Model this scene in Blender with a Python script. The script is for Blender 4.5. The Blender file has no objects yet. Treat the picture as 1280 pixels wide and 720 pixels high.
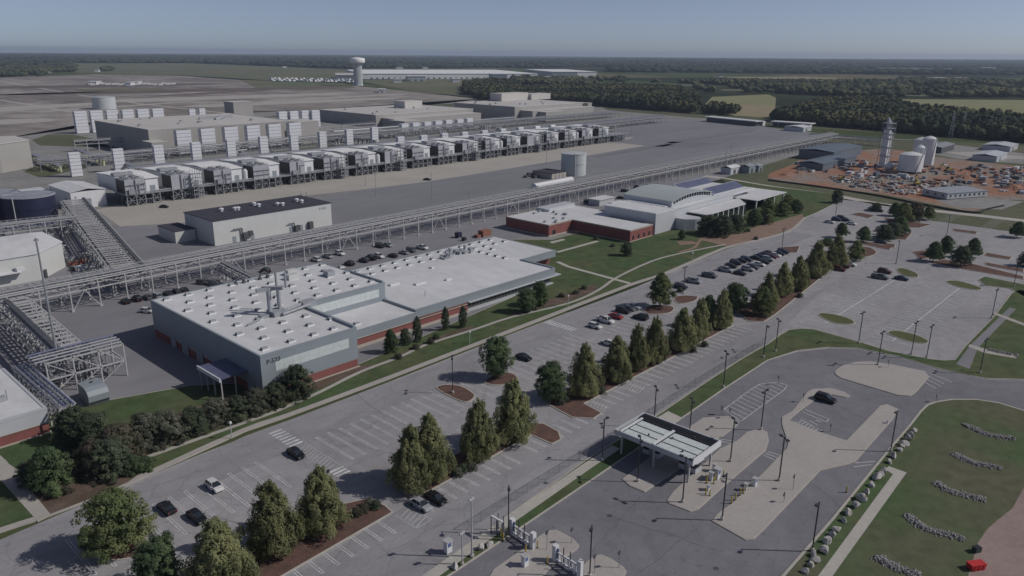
HAZE = 6.5e-5
import bpy, bmesh, math, random
import numpy as np
from mathutils import Matrix, Vector
R = math.radians
scene = bpy.context.scene
col = scene.collection
random.seed(7)
rng = np.random.default_rng(7)

# ---------------------------------------------------------------- camera
FOC, CAMH = 950.0, 75.0
PITCH = math.atan(295.0 / FOC)
ROLL = R(0.45)
YAW = R(42.846)

def at(px, py, z=0.0):
    """photo pixel (1280x720) -> world point at height z"""
    a, b = px - 640.0, py - 360.0
    x = a * math.cos(ROLL) + b * math.sin(ROLL)
    y = -a * math.sin(ROLL) + b * math.cos(ROLL)
    fw = FOC * math.cos(PITCH) - y * math.sin(PITCH)
    dn = FOC * math.sin(PITCH) + y * math.cos(PITCH)
    t = (CAMH - z) / dn
    x *= t; fw *= t
    return (x * math.sin(YAW) + fw * math.cos(YAW), -x * math.cos(YAW) + fw * math.sin(YAW))

def pts(l, z=0.0):
    return [at(p[0], p[1], z) for p in l]

rr = Vector((math.sin(YAW), -math.cos(YAW), 0)); hh = Vector((math.cos(YAW), math.sin(YAW), 0)); up = Vector((0, 0, 1))
F = hh * math.cos(PITCH) - up * math.sin(PITCH)
D = -hh * math.sin(PITCH) - up * math.cos(PITCH)
RI = rr * math.cos(ROLL) - D * math.sin(ROLL)
DN = rr * math.sin(ROLL) + D * math.cos(ROLL)
cam = bpy.data.cameras.new('camera')
cam.sensor_width = 36.0; cam.lens = 36.0 * FOC / 1280.0
cam.clip_start = 0.5; cam.clip_end = 60000
co = bpy.data.objects.new('camera', cam); col.objects.link(co)
m = Matrix((RI, -DN, -F)).transposed().to_4x4(); m.translation = (0, 0, CAMH)
co.matrix_world = m
scene.camera = co

# ---------------------------------------------------------------- materials
M = {}
def mat(name, c, rough=0.8, spec=0.3, metal=0.0, n1=0.0, s1=1.0, n2=0.0, s2=1.0, c2=None, stretch=(1, 1, 1), bump=0.0, bs=5.0, coord='Object', rnd=0.0, n3=0.0, s3=1.0, wave=0.0, ws=1.0, wdir='X', cracks=0.0):
    mt = bpy.data.materials.new(name); mt.use_nodes = True
    N = mt.node_tree.nodes; L = mt.node_tree.links
    b = N['Principled BSDF']
    b.inputs['Roughness'].default_value = rough
    b.inputs['Specular IOR Level'].default_value = spec
    b.inputs['Metallic'].default_value = metal
    tc = N.new('ShaderNodeTexCoord')
    if coord == 'World':
        g_ = N.new('ShaderNodeNewGeometry'); src = g_.outputs['Position']
    else:
        src = tc.outputs['Object']
    mp = N.new('ShaderNodeMapping'); mp.inputs['Scale'].default_value = stretch
    L.new(src, mp.inputs[0])
    rgb = N.new('ShaderNodeRGB'); rgb.outputs[0].default_value = (*c, 1); cur = rgb.outputs[0]
    if c2 is not None:
        nz = N.new('ShaderNodeTexNoise'); nz.inputs['Scale'].default_value = s1; nz.inputs['Detail'].default_value = 5
        L.new(mp.outputs[0], nz.inputs['Vector'])
        cr = N.new('ShaderNodeValToRGB'); cr.color_ramp.elements[0].position = 0.38; cr.color_ramp.elements[1].position = 0.62
        L.new(nz.outputs['Fac'], cr.inputs[0])
        mx = N.new('ShaderNodeMix'); mx.data_type = 'RGBA'
        L.new(cr.outputs[0], mx.inputs[0]); L.new(cur, mx.inputs[6]); mx.inputs[7].default_value = (*c2, 1); cur = mx.outputs[2]
        n1 = 0
    for (a, s) in ((n1, s1), (n2, s2), (n3, s3)):
        if a > 0:
            nz = N.new('ShaderNodeTexNoise'); nz.inputs['Scale'].default_value = s; nz.inputs['Detail'].default_value = 4; nz.inputs['Roughness'].default_value = 0.6
            L.new(mp.outputs[0], nz.inputs['Vector'])
            mr = N.new('ShaderNodeMapRange'); mr.inputs[1].default_value = 0.25; mr.inputs[2].default_value = 0.75
            mr.inputs[3].default_value = 1 - a; mr.inputs[4].default_value = 1 + a
            L.new(nz.outputs['Fac'], mr.inputs[0])
            vm = N.new('ShaderNodeVectorMath'); vm.operation = 'SCALE'
            L.new(cur, vm.inputs[0]); L.new(mr.outputs[0], vm.inputs['Scale']); cur = vm.outputs[0]
    if wave > 0:
        wv = N.new('ShaderNodeTexWave'); wv.bands_direction = wdir; wv.inputs['Scale'].default_value = ws
        L.new(src, wv.inputs['Vector'])
        mr = N.new('ShaderNodeMapRange'); mr.inputs[3].default_value = 1 - wave; mr.inputs[4].default_value = 1 + wave * .3
        L.new(wv.outputs['Fac'], mr.inputs[0])
        vm = N.new('ShaderNodeVectorMath'); vm.operation = 'SCALE'
        L.new(cur, vm.inputs[0]); L.new(mr.outputs[0], vm.inputs['Scale']); cur = vm.outputs[0]
    if cracks > 0:
        nz = N.new('ShaderNodeTexNoise'); nz.inputs['Scale'].default_value = .35; nz.inputs['Detail'].default_value = 3; L.new(src, nz.inputs['Vector'])
        ad = N.new('ShaderNodeMixRGB'); ad.blend_type = 'ADD'; ad.inputs[0].default_value = 5.0; L.new(src, ad.inputs[1]); L.new(nz.outputs['Color'], ad.inputs[2])
        vo = N.new('ShaderNodeTexVoronoi'); vo.feature = 'DISTANCE_TO_EDGE'; vo.inputs['Scale'].default_value = .085; L.new(ad.outputs[0], vo.inputs['Vector'])
        mr = N.new('ShaderNodeMapRange'); mr.inputs[1].default_value = .004; mr.inputs[2].default_value = .016; mr.inputs[3].default_value = 1 - cracks; mr.inputs[4].default_value = 1; L.new(vo.outputs['Distance'], mr.inputs[0])
        vm = N.new('ShaderNodeVectorMath'); vm.operation = 'SCALE'; L.new(cur, vm.inputs[0]); L.new(mr.outputs[0], vm.inputs['Scale']); cur = vm.outputs[0]
        nz = N.new('ShaderNodeTexNoise'); nz.inputs['Scale'].default_value = .55; nz.inputs['Detail'].default_value = 2; L.new(src, nz.inputs['Vector'])
        mr = N.new('ShaderNodeMapRange'); mr.inputs[1].default_value = .64; mr.inputs[2].default_value = .76; mr.inputs[3].default_value = 1; mr.inputs[4].default_value = .8; L.new(nz.outputs['Fac'], mr.inputs[0])
        vm = N.new('ShaderNodeVectorMath'); vm.operation = 'SCALE'; L.new(cur, vm.inputs[0]); L.new(mr.outputs[0], vm.inputs['Scale']); cur = vm.outputs[0]
    if rnd > 0:
        oi = N.new('ShaderNodeObjectInfo')
        mr = N.new('ShaderNodeMapRange'); mr.inputs[3].default_value = 1 - rnd; mr.inputs[4].default_value = 1 + rnd
        L.new(oi.outputs['Random'], mr.inputs[0])
        vm = N.new('ShaderNodeVectorMath'); vm.operation = 'SCALE'
        L.new(cur, vm.inputs[0]); L.new(mr.outputs[0], vm.inputs['Scale']); cur = vm.outputs[0]
    L.new(cur, b.inputs['Base Color'])
    if bump > 0:
        nz = N.new('ShaderNodeTexNoise'); nz.inputs['Scale'].default_value = bs; nz.inputs['Detail'].default_value = 3
        L.new(src, nz.inputs['Vector'])
        bp = N.new('ShaderNodeBump'); bp.inputs['Strength'].default_value = bump; bp.inputs['Distance'].default_value = 0.1
        L.new(nz.outputs['Fac'], bp.inputs['Height']); L.new(bp.outputs[0], b.inputs['Normal'])
    M[name] = mt
    return mt

W = 'World'
mat('asphalt_lot', (.315, .307, .32), .9, .2, n1=.16, s1=.03, n2=.14, s2=.35, n3=.14, s3=3, coord=W, cracks=.13)
mat('asphalt_lane', (.285, .279, .295), .9, .2, n1=.16, s1=.03, n2=.13, s2=.3, n3=.12, s3=3, coord=W, cracks=.11, stretch=(.45, 1.3, 1))
mat('asphalt_gate', (.195, .193, .213), .9, .2, n1=.15, s1=.04, n2=.12, s2=.3, n3=.12, s3=3, coord=W, cracks=.08)
mat('asphalt_yard', (.225, .222, .24), .9, .2, n1=.14, s1=.012, n2=.10, s2=.08, n3=.08, s3=3, coord=W, stretch=(.6, 1.4, 1))
mat('asphalt_plain', (.215, .215, .235), .9, .2, n1=.13, s1=.01, n2=.1, s2=.06, coord=W, stretch=(.5, 1.6, 1))
mat('site_gravel', (.25, .245, .24), .95, .2, n1=.22, s1=.02, n2=.2, s2=.3, n3=.15, s3=4, coord=W)
mat('seal', (.085, .085, .095), .8, .3, n1=.2, s1=.5, coord=W)
mat('patch', (.18, .18, .205), .9, .2, n1=.2, s1=.3, coord=W)
mat('concrete_warm', (.395, .37, .35), .9, .2, n1=.06, s1=.1, n2=.08, s2=1.2, coord=W)
mat('concrete_walk', (.44, .42, .385), .9, .2, n1=.06, s1=.1, n2=.10, s2=1.5, coord=W)
mat('concrete_beige', (.40, .38, .35), .9, .2, n1=.10, s1=.03, n2=.10, s2=.6, coord=W)
mat('kerb', (.44, .41, .37), .9, .2, n1=.12, s1=.4, coord=W)
mat('paint', (.56, .56, .57), .8, .2, n1=.35, s1=.5, n2=.35, s2=3, coord=W)
mat('paint_worn', (.45, .45, .46), .9, .2, n1=.2, s1=.5, n2=.35, s2=3, coord=W)
mat('grass', (.070, .106, .048), 1, .1, c2=(.098, .112, .058), s1=.05, n2=.28, s2=.25, n3=.3, s3=8, coord=W)
mat('grass_right', (.078, .118, .052), 1, .1, c2=(.12, .118, .078), s1=.035, n2=.2, s2=.4, n3=.25, s3=8, coord=W)
mat('grass_olive', (.10, .11, .05), 1, .1, n1=.15, s1=.1, n3=.25, s3=6, coord=W)
mat('grass_far', (.095, .11, .065), 1, .1, c2=(.13, .13, .085), s1=.012, n2=.2, s2=.2, coord=W)
mat('mulch', (.15, .088, .074), 1, .1, c2=(.11, .072, .062), s1=.5, n2=.35, s2=4, n3=.3, s3=12, coord=W)
mat('mulch_brown', (.15, .11, .092), 1, .1, c2=(.10, .075, .055), s1=.2, n2=.3, s2=3, coord=W)
mat('paver', (.25, .175, .14), .9, .2, n1=.15, s1=.2, n2=.15, s2=3, coord=W)
mat('red_dirt', (.31, .16, .105), 1, .1, c2=(.25, .225, .20), s1=.03, n2=.3, s2=.3, n3=.2, s3=2, coord=W)
mat('pink_dirt', (.29, .225, .205), 1, .1, n1=.12, s1=.1, n2=.12, s2=1, coord=W)
mat('brown_field', (.31, .285, .27), 1, .1, c2=(.20, .178, .168), s1=.006, n2=.35, s2=.02, n3=.2, s3=.06, coord=W, stretch=(1.3, .55, 1))
mat('seal_field', (.15, .125, .12), 1, .1, n1=.2, s1=.02, n2=.2, s2=.1, coord=W, stretch=(1.3, .5, 1))
mat('tan_field', (.30, .24, .16), 1, .1, c2=(.26, .25, .15), s1=.01, n2=.1, s2=.05, coord=W)
mat('yellow_field', (.24, .24, .13), 1, .1, n1=.1, s1=.02, coord=W)
mat('green_field', (.12, .14, .085), 1, .1, c2=(.17, .16, .11), s1=.004, n2=.15, s2=.02, coord=W)
mat('white_roof', (.63, .635, .65), .6, .3, n1=.10, s1=.05, n2=.10, s2=.3, n3=.05, s3=2.5, coord=W, stretch=(1, .5, 1), wave=.05, ws=.26, wdir='Y')
mat('shed_blue', (.13, .155, .19), .5, .4, n1=.1, s1=.1)
mat('white_metal', (.66, .67, .69), .5, .4, n1=.06, s1=.3)
mat('cream_metal', (.55, .56, .55), .6, .3, n1=.04, s1=.3, coord=W)
mat('panel_grey', (.255, .29, .32), .5, .4, n1=.05, s1=.2, coord=W)
mat('panel_light', (.48, .50, .53), .5, .4, n1=.05, s1=.2, coord=W)
mat('panel_arch', (.40, .44, .44), .5, .4, n1=.05, s1=.1, coord=W)
mat('translucent', (.55, .60, .60), .4, .5, n1=.12, s1=1.2, coord=W)
mat('brick', (.24, .095, .088), .9, .2, n1=.12, s1=.3, n2=.2, s2=5, coord=W)
mat('precast', (.42, .38, .33), .9, .2, n1=.08, s1=.4, coord=W)
mat('tan_wall', (.36, .35, .335), .8, .2, n1=.06, s1=.05, coord=W)
mat('tan_roof', (.52, .50, .48), .8, .2, n1=.06, s1=.04, n2=.05, s2=.3, coord=W)
mat('dark_roof', (.055, .055, .07), .8, .3, n1=.15, s1=.2, coord=W)
mat('blue_roof', (.11, .12, .20), .4, .5, n1=.15, s1=.3, coord=W)
mat('blue_tank', (.018, .022, .055), .5, .4, n1=.15, s1=.2, coord=W)
mat('tank_roof', (.30, .31, .36), .6, .3, n1=.15, s1=.3, coord=W)
mat('tank_grey', (.50, .53, .53), .5, .4, n1=.05, s1=.3, coord=W)
mat('steel_light', (.43, .43, .435), .6, .4, n1=.1, s1=.5, coord=W)
mat('steel_mid', (.26, .27, .29), .6, .4, n1=.2, s1=.5, coord=W)
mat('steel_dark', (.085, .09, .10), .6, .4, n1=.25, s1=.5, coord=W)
mat('galvanised', (.32, .335, .36), .5, .5, n1=.15, s1=.6, coord=W)
mat('pipe_grey', (.30, .31, .34), .4, .6, metal=.3, n1=.15, s1=.5, coord=W)
mat('pipe_blue', (.13, .15, .25), .4, .6, n1=.15, s1=.5, coord=W)
mat('louvre', (.64, .65, .69), .6, .3, n1=.05, s1=.3)
mat('louvre_gap', (.12, .12, .14), .8, .2, n1=.1, s1=.3)
mat('corrugated', (.40, .41, .45), .5, .4, n1=.15, s1=.4, wave=.2, ws=.9)
mat('black', (.02, .02, .024), .5, .4, n1=.2, s1=2)
mat('glass_dark', (.02, .028, .035), .08, .9, n1=.3, s1=.3)
mat('pole_dark', (.045, .045, .055), .5, .4, n1=.15, s1=2)
mat('yellow', (.48, .36, .07), .6, .4, n1=.15, s1=2)
mat('yellow_pale', (.50, .50, .32), .7, .3, n1=.15, s1=2)
mat('sign_blue', (.10, .14, .30), .4, .4, n1=.15, s1=2)
mat('red_paint', (.52, .03, .03), .5, .4, n1=.1, s1=1)
mat('green_box', (.03, .06, .05), .5, .4, n1=.1, s1=1)
mat('rust', (.26, .12, .085), .9, .2, n1=.25, s1=1)
mat('bright_roof', (.80, .80, .80), .6, .3, n1=.04, s1=.05, coord=W)
mat('boulder', (.46, .44, .42), .95, .2, n1=.25, s1=.8, n2=.3, s2=4, bump=.6, bs=3)
mat('riprap', (.27, .265, .265), .95, .2, n1=.35, s1=1.5, n2=.3, s2=6, coord=W)
mat('tyre', (.018, .018, .02), .8, .2, n1=.1, s1=3)
mat('lamp_glass', (.6, .58, .5), .3, .5, n1=.1, s1=2)
mat('bark', (.075, .06, .048), 1, .1, n1=.3, s1=3)
def leafmat(n, a, b, s=1.4, rnd=.18):
    mt = mat(n, a, .9, .1, c2=b, s1=s, n2=.3, s2=.5, n3=.25, s3=6, rnd=rnd)
    N = mt.node_tree.nodes; L = mt.node_tree.links; p = N['Principled BSDF']; o = N['Material Output']
    tr = N.new('ShaderNodeBsdfTranslucent'); mx = N.new('ShaderNodeMixShader'); mx.inputs[0].default_value = .5
    L.new(p.inputs['Base Color'].links[0].from_socket, tr.inputs[0]); L.new(p.outputs[0], mx.inputs[1]); L.new(tr.outputs[0], mx.inputs[2]); L.new(mx.outputs[0], o.inputs['Surface'])
    return mt
leafmat('leaf_cypress', (.24, .265, .135), (.36, .36, .19))
leafmat('leaf_green', (.125, .18, .10), (.20, .26, .13))
leafmat('leaf_bright', (.19, .235, .11), (.28, .31, .155))
leafmat('leaf_dark', (.115, .145, .10), (.19, .22, .14))
leafmat('leaf_grey', (.125, .145, .105), (.25, .25, .20), 2.2)
leafmat('leaf_brown', (.13, .135, .095), (.19, .165, .125), 2.2)
mat('woods_near', (.042, .056, .038), 1, .05, c2=(.115, .115, .062), s1=.008, n2=.3, s2=.09, n3=.25, s3=.5, coord=W)
mat('woods_far', (.040, .050, .036), 1, .05, c2=(.060, .068, .045), s1=.004, n2=.35, s2=.015, n3=.3, s3=.08, coord=W)

# ---------------------------------------------------------------- mesh builder
class MB:
    def __init__(s): s.v = []; s.f = []; s.np = []
    def add(s, vs, fs):
        o = len(s.v); s.v += [tuple(v) for v in vs]; s.f += [tuple(i + o for i in f) for f in fs]; return s
    def box(s, x0, x1, y0, y1, z0, z1):
        if x0 > x1: x0, x1 = x1, x0
        if y0 > y1: y0, y1 = y1, y0
        return s.add([(x0, y0, z0), (x1, y0, z0), (x1, y1, z0), (x0, y1, z0), (x0, y0, z1), (x1, y0, z1), (x1, y1, z1), (x0, y1, z1)],
                     [(0, 3, 2, 1), (4, 5, 6, 7), (0, 1, 5, 4), (1, 2, 6, 5), (2, 3, 7, 6), (3, 0, 4, 7)])
    def bar(s, p, q, w, h=None):
        h = h or w; p = Vector(p); q = Vector(q); d = (q - p)
        if d.length < 1e-6: return s
        d.normalize(); a = d.cross(Vector((0, 0, 1)))
        if a.length < 1e-3: a = Vector((1, 0, 0))
        a.normalize(); b = a.cross(d); a *= w / 2; b *= h / 2
        vs = [p - a - b, p + a - b, p + a + b, p - a + b, q - a - b, q + a - b, q + a + b, q - a + b]
        return s.add(vs, [(0, 1, 2, 3), (7, 6, 5, 4), (4, 5, 1, 0), (5, 6, 2, 1), (6, 7, 3, 2), (7, 4, 0, 3)])
    def tube(s, p, q, r, n=8, r2=None, cap=True):
        r2 = r if r2 is None else r2
        p = Vector(p); q = Vector(q); d = (q - p).normalized(); a = d.cross(Vector((0, 0, 1)))
        if a.length < 1e-3: a = Vector((1, 0, 0))
        a.normalize(); b = a.cross(d)
        vs = [p + (a * math.cos(t) + b * math.sin(t)) * r for t in [2 * math.pi * i / n for i in range(n)]] + \
             [q + (a * math.cos(t) + b * math.sin(t)) * r2 for t in [2 * math.pi * i / n for i in range(n)]]
        fs = [(i, i + n, (i + 1) % n + n, (i + 1) % n) for i in range(n)]
        if cap: fs += [tuple(range(n)), tuple(range(2 * n - 1, n - 1, -1))]
        return s.add(vs, fs)
    def lathe(s, c, prof, n=24):
        vs = []; fs = []
        for (r, z) in prof:
            vs += [(c[0] + r * math.cos(2 * math.pi * i / n), c[1] + r * math.sin(2 * math.pi * i / n), c[2] + z) for i in range(n)]
        for k in range(len(prof) - 1):
            fs += [(k * n + i, k * n + (i + 1) % n, (k + 1) * n + (i + 1) % n, (k + 1) * n + i) for i in range(n)]
        fs += [tuple(range(n - 1, -1, -1)), tuple(range((len(prof) - 1) * n, len(prof) * n))]
        return s.add(vs, fs)
    def prism(s, poly, z0, z1):
        n = len(poly)
        if area(poly) < 0: poly = poly[::-1]
        vs = [(x, y, z0) for x, y in poly] + [(x, y, z1) for x, y in poly]
        return s.add(vs, [tuple(range(n, 2 * n))] + [(i, (i + 1) % n, (i + 1) % n + n, i + n) for i in range(n)] + [tuple(range(n - 1, -1, -1))])
    def sheet(s, poly, z):
        if area(poly) < 0: poly = poly[::-1]
        return s.add([(x, y, z) for x, y in poly], [tuple(range(len(poly)))])
    def build(s, name, m, parent=None, local=False, smooth=False):
        off = Vector((0, 0, 0))
        if parent is not None and not local: off = wloc(parent)
        me = bpy.data.meshes.new(name)
        vs = s.v if off.length == 0 else [(v[0] - off.x, v[1] - off.y, v[2] - off.z) for v in s.v]
        me.from_pydata(vs, [], s.f)
        if any(len(f) > 4 for f in s.f):
            bm = bmesh.new(); bm.from_mesh(me)
            bmesh.ops.triangulate(bm, faces=[f for f in bm.faces if len(f.verts) > 4]); bm.to_mesh(me); bm.free()
        me.materials.append(M[m] if isinstance(m, str) else m)
        if smooth: me.polygons.foreach_set('use_smooth', [True] * len(me.polygons))
        me.update()
        o = bpy.data.objects.new(name, me); col.objects.link(o)
        if parent is not None: o.parent = parent
        return o

def wloc(o):
    v = Vector((0, 0, 0))
    while o is not None: v += Vector(o.location); o = o.parent
    return v
def area(p):
    return .5 * sum(p[i][0] * p[(i + 1) % len(p)][1] - p[(i + 1) % len(p)][0] * p[i][1] for i in range(len(p)))
def inset(p, d):
    if area(p) < 0: p = p[::-1]
    n = len(p); o = []
    for i in range(n):
        a = Vector(p[i - 1]); b = Vector(p[i]); c = Vector(p[(i + 1) % n])
        e1 = (b - a).normalized(); e2 = (c - b).normalized()
        n1 = Vector((-e1.y, e1.x)); n2 = Vector((-e2.y, e2.x)); k = n1 + n2
        if k.length < .3: k = n1
        k = k / max(.5, k.length * k.length / 2) if k.length else n1
        o.append(tuple(b + k * d))
    return o
def smooth(p, k=5, closed=True):
    o = []; n = len(p)
    rng_ = range(n) if closed else range(n - 1)
    for i in rng_:
        if closed: a, b, c, d = p[i - 1], p[i], p[(i + 1) % n], p[(i + 2) % n]
        else: a, b, c, d = p[max(i - 1, 0)], p[i], p[i + 1], p[min(i + 2, n - 1)]
        for j in range(k):
            t = j / k
            o.append(tuple(.5 * (2 * b[q] + (c[q] - a[q]) * t + (2 * a[q] - 5 * b[q] + 4 * c[q] - d[q]) * t * t + (3 * b[q] - a[q] - 3 * c[q] + d[q]) * t ** 3) for q in (0, 1)))
    if not closed: o.append(tuple(p[-1]))
    return o
def ribbon(path, w0, w1=None):
    """polygon around an open path: w0 to the left, w1 to the right"""
    w1 = w0 if w1 is None else w1; l = []; r = []
    for i, p in enumerate(path):
        a = Vector(path[max(i - 1, 0)]); b = Vector(path[min(i + 1, len(path) - 1)]); d = (b - a).normalized(); nn = Vector((-d.y, d.x))
        l.append(tuple(Vector(p) + nn * w0)); r.append(tuple(Vector(p) - nn * w1))
    return l + r[::-1]
def tag(o, label, cat, group=None, kind=None):
    if label: o['label'] = label
    if cat: o['category'] = cat
    if group: o['group'] = group
    if kind: o['kind'] = kind
    return o
def struct(o, label=None):
    o['kind'] = 'structure'
    if label: o['label'] = label
    return o
def thing(name, label, cat, loc=(0, 0, 0), group=None, rz=0.0):
    o = bpy.data.objects.new(name, None); o.empty_display_size = .5; col.objects.link(o)
    o.location = (loc[0], loc[1], loc[2] if len(loc) > 2 else 0.0); o.rotation_euler = (0, 0, rz)
    return tag(o, label, cat, group)
KIDS = {}
def copy_tree(o, parent=None):
    kids = KIDS.get(o.name)
    if kids is None:
        kids = [c for c in bpy.data.objects if c.parent == o]; KIDS[o.name] = kids
    c = o.copy(); col.objects.link(c)
    if parent is not None: c.parent = parent
    for k in kids: copy_tree(k, c)
    return c
ORD = ['first', 'second', 'third', 'fourth', 'fifth', 'sixth', 'seventh', 'eighth', 'ninth', 'tenth', 'eleventh', 'twelfth', 'thirteenth', 'fourteenth', 'fifteenth', 'sixteenth', 'seventeenth', 'eighteenth', 'nineteenth', 'twentieth', 'twenty-first', 'twenty-second', 'twenty-third', 'twenty-fourth', 'twenty-fifth', 'twenty-sixth']

# ---------------------------------------------------------------- light
EL, AZ = R(39.4), R(-49.6)
world = bpy.data.worlds.new('World'); scene.world = world; world.use_nodes = True
wn = world.node_tree.nodes; wl = world.node_tree.links
sky = wn.new('ShaderNodeTexSky'); sky.sky_type = 'NISHITA'; sky.sun_disc = False
sky.sun_elevation = EL; sky.sun_rotation = R(139.6); sky.altitude = 200; sky.air_density = 0.45; sky.dust_density = 0.62; sky.ozone_density = 6.5
bg = wn['Background']; bg.inputs['Strength'].default_value = 0.096
tint = wn.new('ShaderNodeVectorMath'); tint.operation = 'MULTIPLY'; tint.inputs[1].default_value = (.95, .895, .865)   # hazy, slightly desaturated sky
hs = wn.new('ShaderNodeHueSaturation'); hs.inputs['Saturation'].default_value = .72; wl.new(sky.outputs[0], hs.inputs['Color']); wl.new(hs.outputs[0], tint.inputs[0]); wl.new(tint.outputs[0], bg.inputs[0])
sl = bpy.data.lights.new('sun', 'SUN'); sl.energy = 2.75; sl.angle = R(.6); sl.color = (1, .95, .88)
so = bpy.data.objects.new('sun', sl); col.objects.link(so); so.location = (0, 0, 200)
sd = Vector((math.cos(AZ) * math.cos(EL), math.sin(AZ) * math.cos(EL), math.sin(EL)))
so.rotation_euler = sd.to_track_quat('Z', 'Y').to_euler()
scene.view_settings.view_transform = 'Standard'; scene.view_settings.look = 'None'
scene.view_settings.exposure = -0.14; scene.view_settings.gamma = 1
# ---------------------------------------------------------------- ground
def base_ground():
    mt = bpy.data.materials.new('countryside'); mt.use_nodes = True
    N = mt.node_tree.nodes; L = mt.node_tree.links; b = N['Principled BSDF']; b.inputs['Roughness'].default_value = 1; b.inputs['Specular IOR Level'].default_value = .05
    g_ = N.new('ShaderNodeNewGeometry'); mp = N.new('ShaderNodeMapping'); mp.inputs['Rotation'].default_value = (0, 0, .35); L.new(g_.outputs['Position'], mp.inputs[0])
    vo = N.new('ShaderNodeTexVoronoi'); vo.feature = 'F1'; vo.distance = 'CHEBYCHEV'; vo.inputs['Scale'].default_value = 1 / 520.; vo.inputs['Randomness'].default_value = .8
    L.new(mp.outputs[0], vo.inputs['Vector'])
    sp = N.new('ShaderNodeSeparateColor'); L.new(vo.outputs['Color'], sp.inputs[0])
    cr = N.new('ShaderNodeValToRGB'); cr.color_ramp.interpolation = 'CONSTANT'
    els = [(0, (.030, .040, .022)), (.45, (.045, .055, .03)), (.60, (.085, .10, .05)), (.74, (.13, .12, .07)), (.84, (.20, .165, .10)), (.91, (.07, .09, .04))]
    while len(cr.color_ramp.elements) < len(els): cr.color_ramp.elements.new(.5)
    for e, (p, c) in zip(cr.color_ramp.elements, els): e.position = p; e.color = (*c, 1)
    L.new(sp.outputs[0], cr.inputs[0])
    nz = N.new('ShaderNodeTexNoise'); nz.inputs['Scale'].default_value = .012; nz.inputs['Detail'].default_value = 6; L.new(g_.outputs['Position'], nz.inputs['Vector'])
    mr = N.new('ShaderNodeMapRange'); mr.inputs[3].default_value = .75; mr.inputs[4].default_value = 1.25; L.new(nz.outputs['Fac'], mr.inputs[0])
    vm = N.new('ShaderNodeVectorMath'); vm.operation = 'SCALE'; L.new(cr.outputs[0], vm.inputs[0]); L.new(mr.outputs[0], vm.inputs['Scale'])
    L.new(vm.outputs[0], b.inputs['Base Color'])
    M['countryside'] = mt
    r = MB(); n = 96; Rr = 15500
    rings = [0.0001, 300, 1200, 4000, 9000, Rr]; vs = []; fs = []
    for q in rings: vs += [(q * math.cos(2 * math.pi * i / n), q * math.sin(2 * math.pi * i / n), -.05) for i in range(n)]
    for k in range(len(rings) - 1): fs += [(k * n + i, (k + 1) * n + i, (k + 1) * n + (i + 1) % n, k * n + (i + 1) % n) for i in range(n)]
    r.add(vs, fs); struct(r.build('ground', 'countryside'))
base_ground()
def flat(name, poly, m, lvl, px=True, kind='structure', sm=0):
    p = pts(poly) if px else poly
    if sm: p = smooth(p, sm)
    o = MB().sheet(p, .005 * lvl).build(name, m); o['kind'] = kind; return o

flat('graded_field', [(-700, 108), (0, 97), (120, 93), (220, 94.5), (330, 102), (440, 107), (520, 115), (600, 124), (540, 131), (390, 137), (300, 140), (130, 150), (100, 160), (0, 174), (-700, 215)], 'brown_field', 1)
flat('dirt_track', ribbon(pts([(-60, 96.5), (0, 101), (60, 112), (120, 122), (170, 129), (240, 137), (300, 143)]), 4), 'concrete_beige', 2, px=False)
flat('dirt_track', ribbon(pts([(0, 125), (50, 133), (90, 140)]), 4), 'concrete_beige', 3, px=False)
flat('field', [(300, 100), (345, 101), (430, 104), (445, 110), (380, 113), (320, 110)], 'green_field', 2)
flat('field', [(90, 112), (200, 110), (230, 116), (120, 118)], 'green_field', 2)
flat('field', [(85, 79), (240, 79), (440, 87), (430, 100), (330, 100), (220, 93), (95, 91)], 'green_field', 1)
flat('field', [(440, 100), (640, 98), (650, 108), (600, 122), (520, 114)], 'green_field', 1)
flat('site_ground', [(-900, 260), (0, 174), (130, 150), (390, 137), (590, 124), (700, 126), (770, 134), (880, 147), (960, 159), (1060, 171), (1180, 176), (1280, 186), (1280, 270), (1120, 245), (1050, 240), (1010, 240), (900, 222), (700, 300), (0, 600), (-900, 900)], 'site_gravel', 1)
flat('plant_yard', [(-300, 500), (-300, 330), (0, 290), (60, 275), (150, 283), (235, 283), (420, 244), (640, 210), (700, 235), (900, 215), (960, 214), (905, 223), (870, 232), (760, 262), (640, 300), (640, 375), (450, 470), (330, 500), (235, 488), (140, 503), (60, 530), (-100, 560)], 'asphalt_yard', 2)
flat('paved_plain', [(232, 282), (420, 243), (532, 227), (640, 210), (737, 194), (808, 182.5), (760, 176), (770, 160), (790, 152), (880, 150), (960, 159), (1015, 166), (1012, 175), (960, 184), (700, 236), (560, 270), (430, 300), (300, 312)], 'asphalt_plain', 3)
flat('concrete_apron', [(120, 262), (150, 283), (235, 278), (320, 252), (420, 240.5), (532, 227.5), (640, 210), (737, 194), (806, 182), (775, 179), (740, 178), (600, 196), (300, 232)], 'concrete_beige', 4)
flat('concrete_apron', [(715, 180), (745, 176), (792, 171), (788, 173.5), (760, 178)], 'concrete_beige', 5)
for i, pl in enumerate([[(812, 183), (840, 177), (905, 179), (870, 184)], [(740, 196), (835, 180), (842, 181), (748, 197)], [(830, 178), (940, 163), (946, 164), (840, 179.5)]]):
    flat('asphalt_patch', pl, 'patch', 6)
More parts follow.
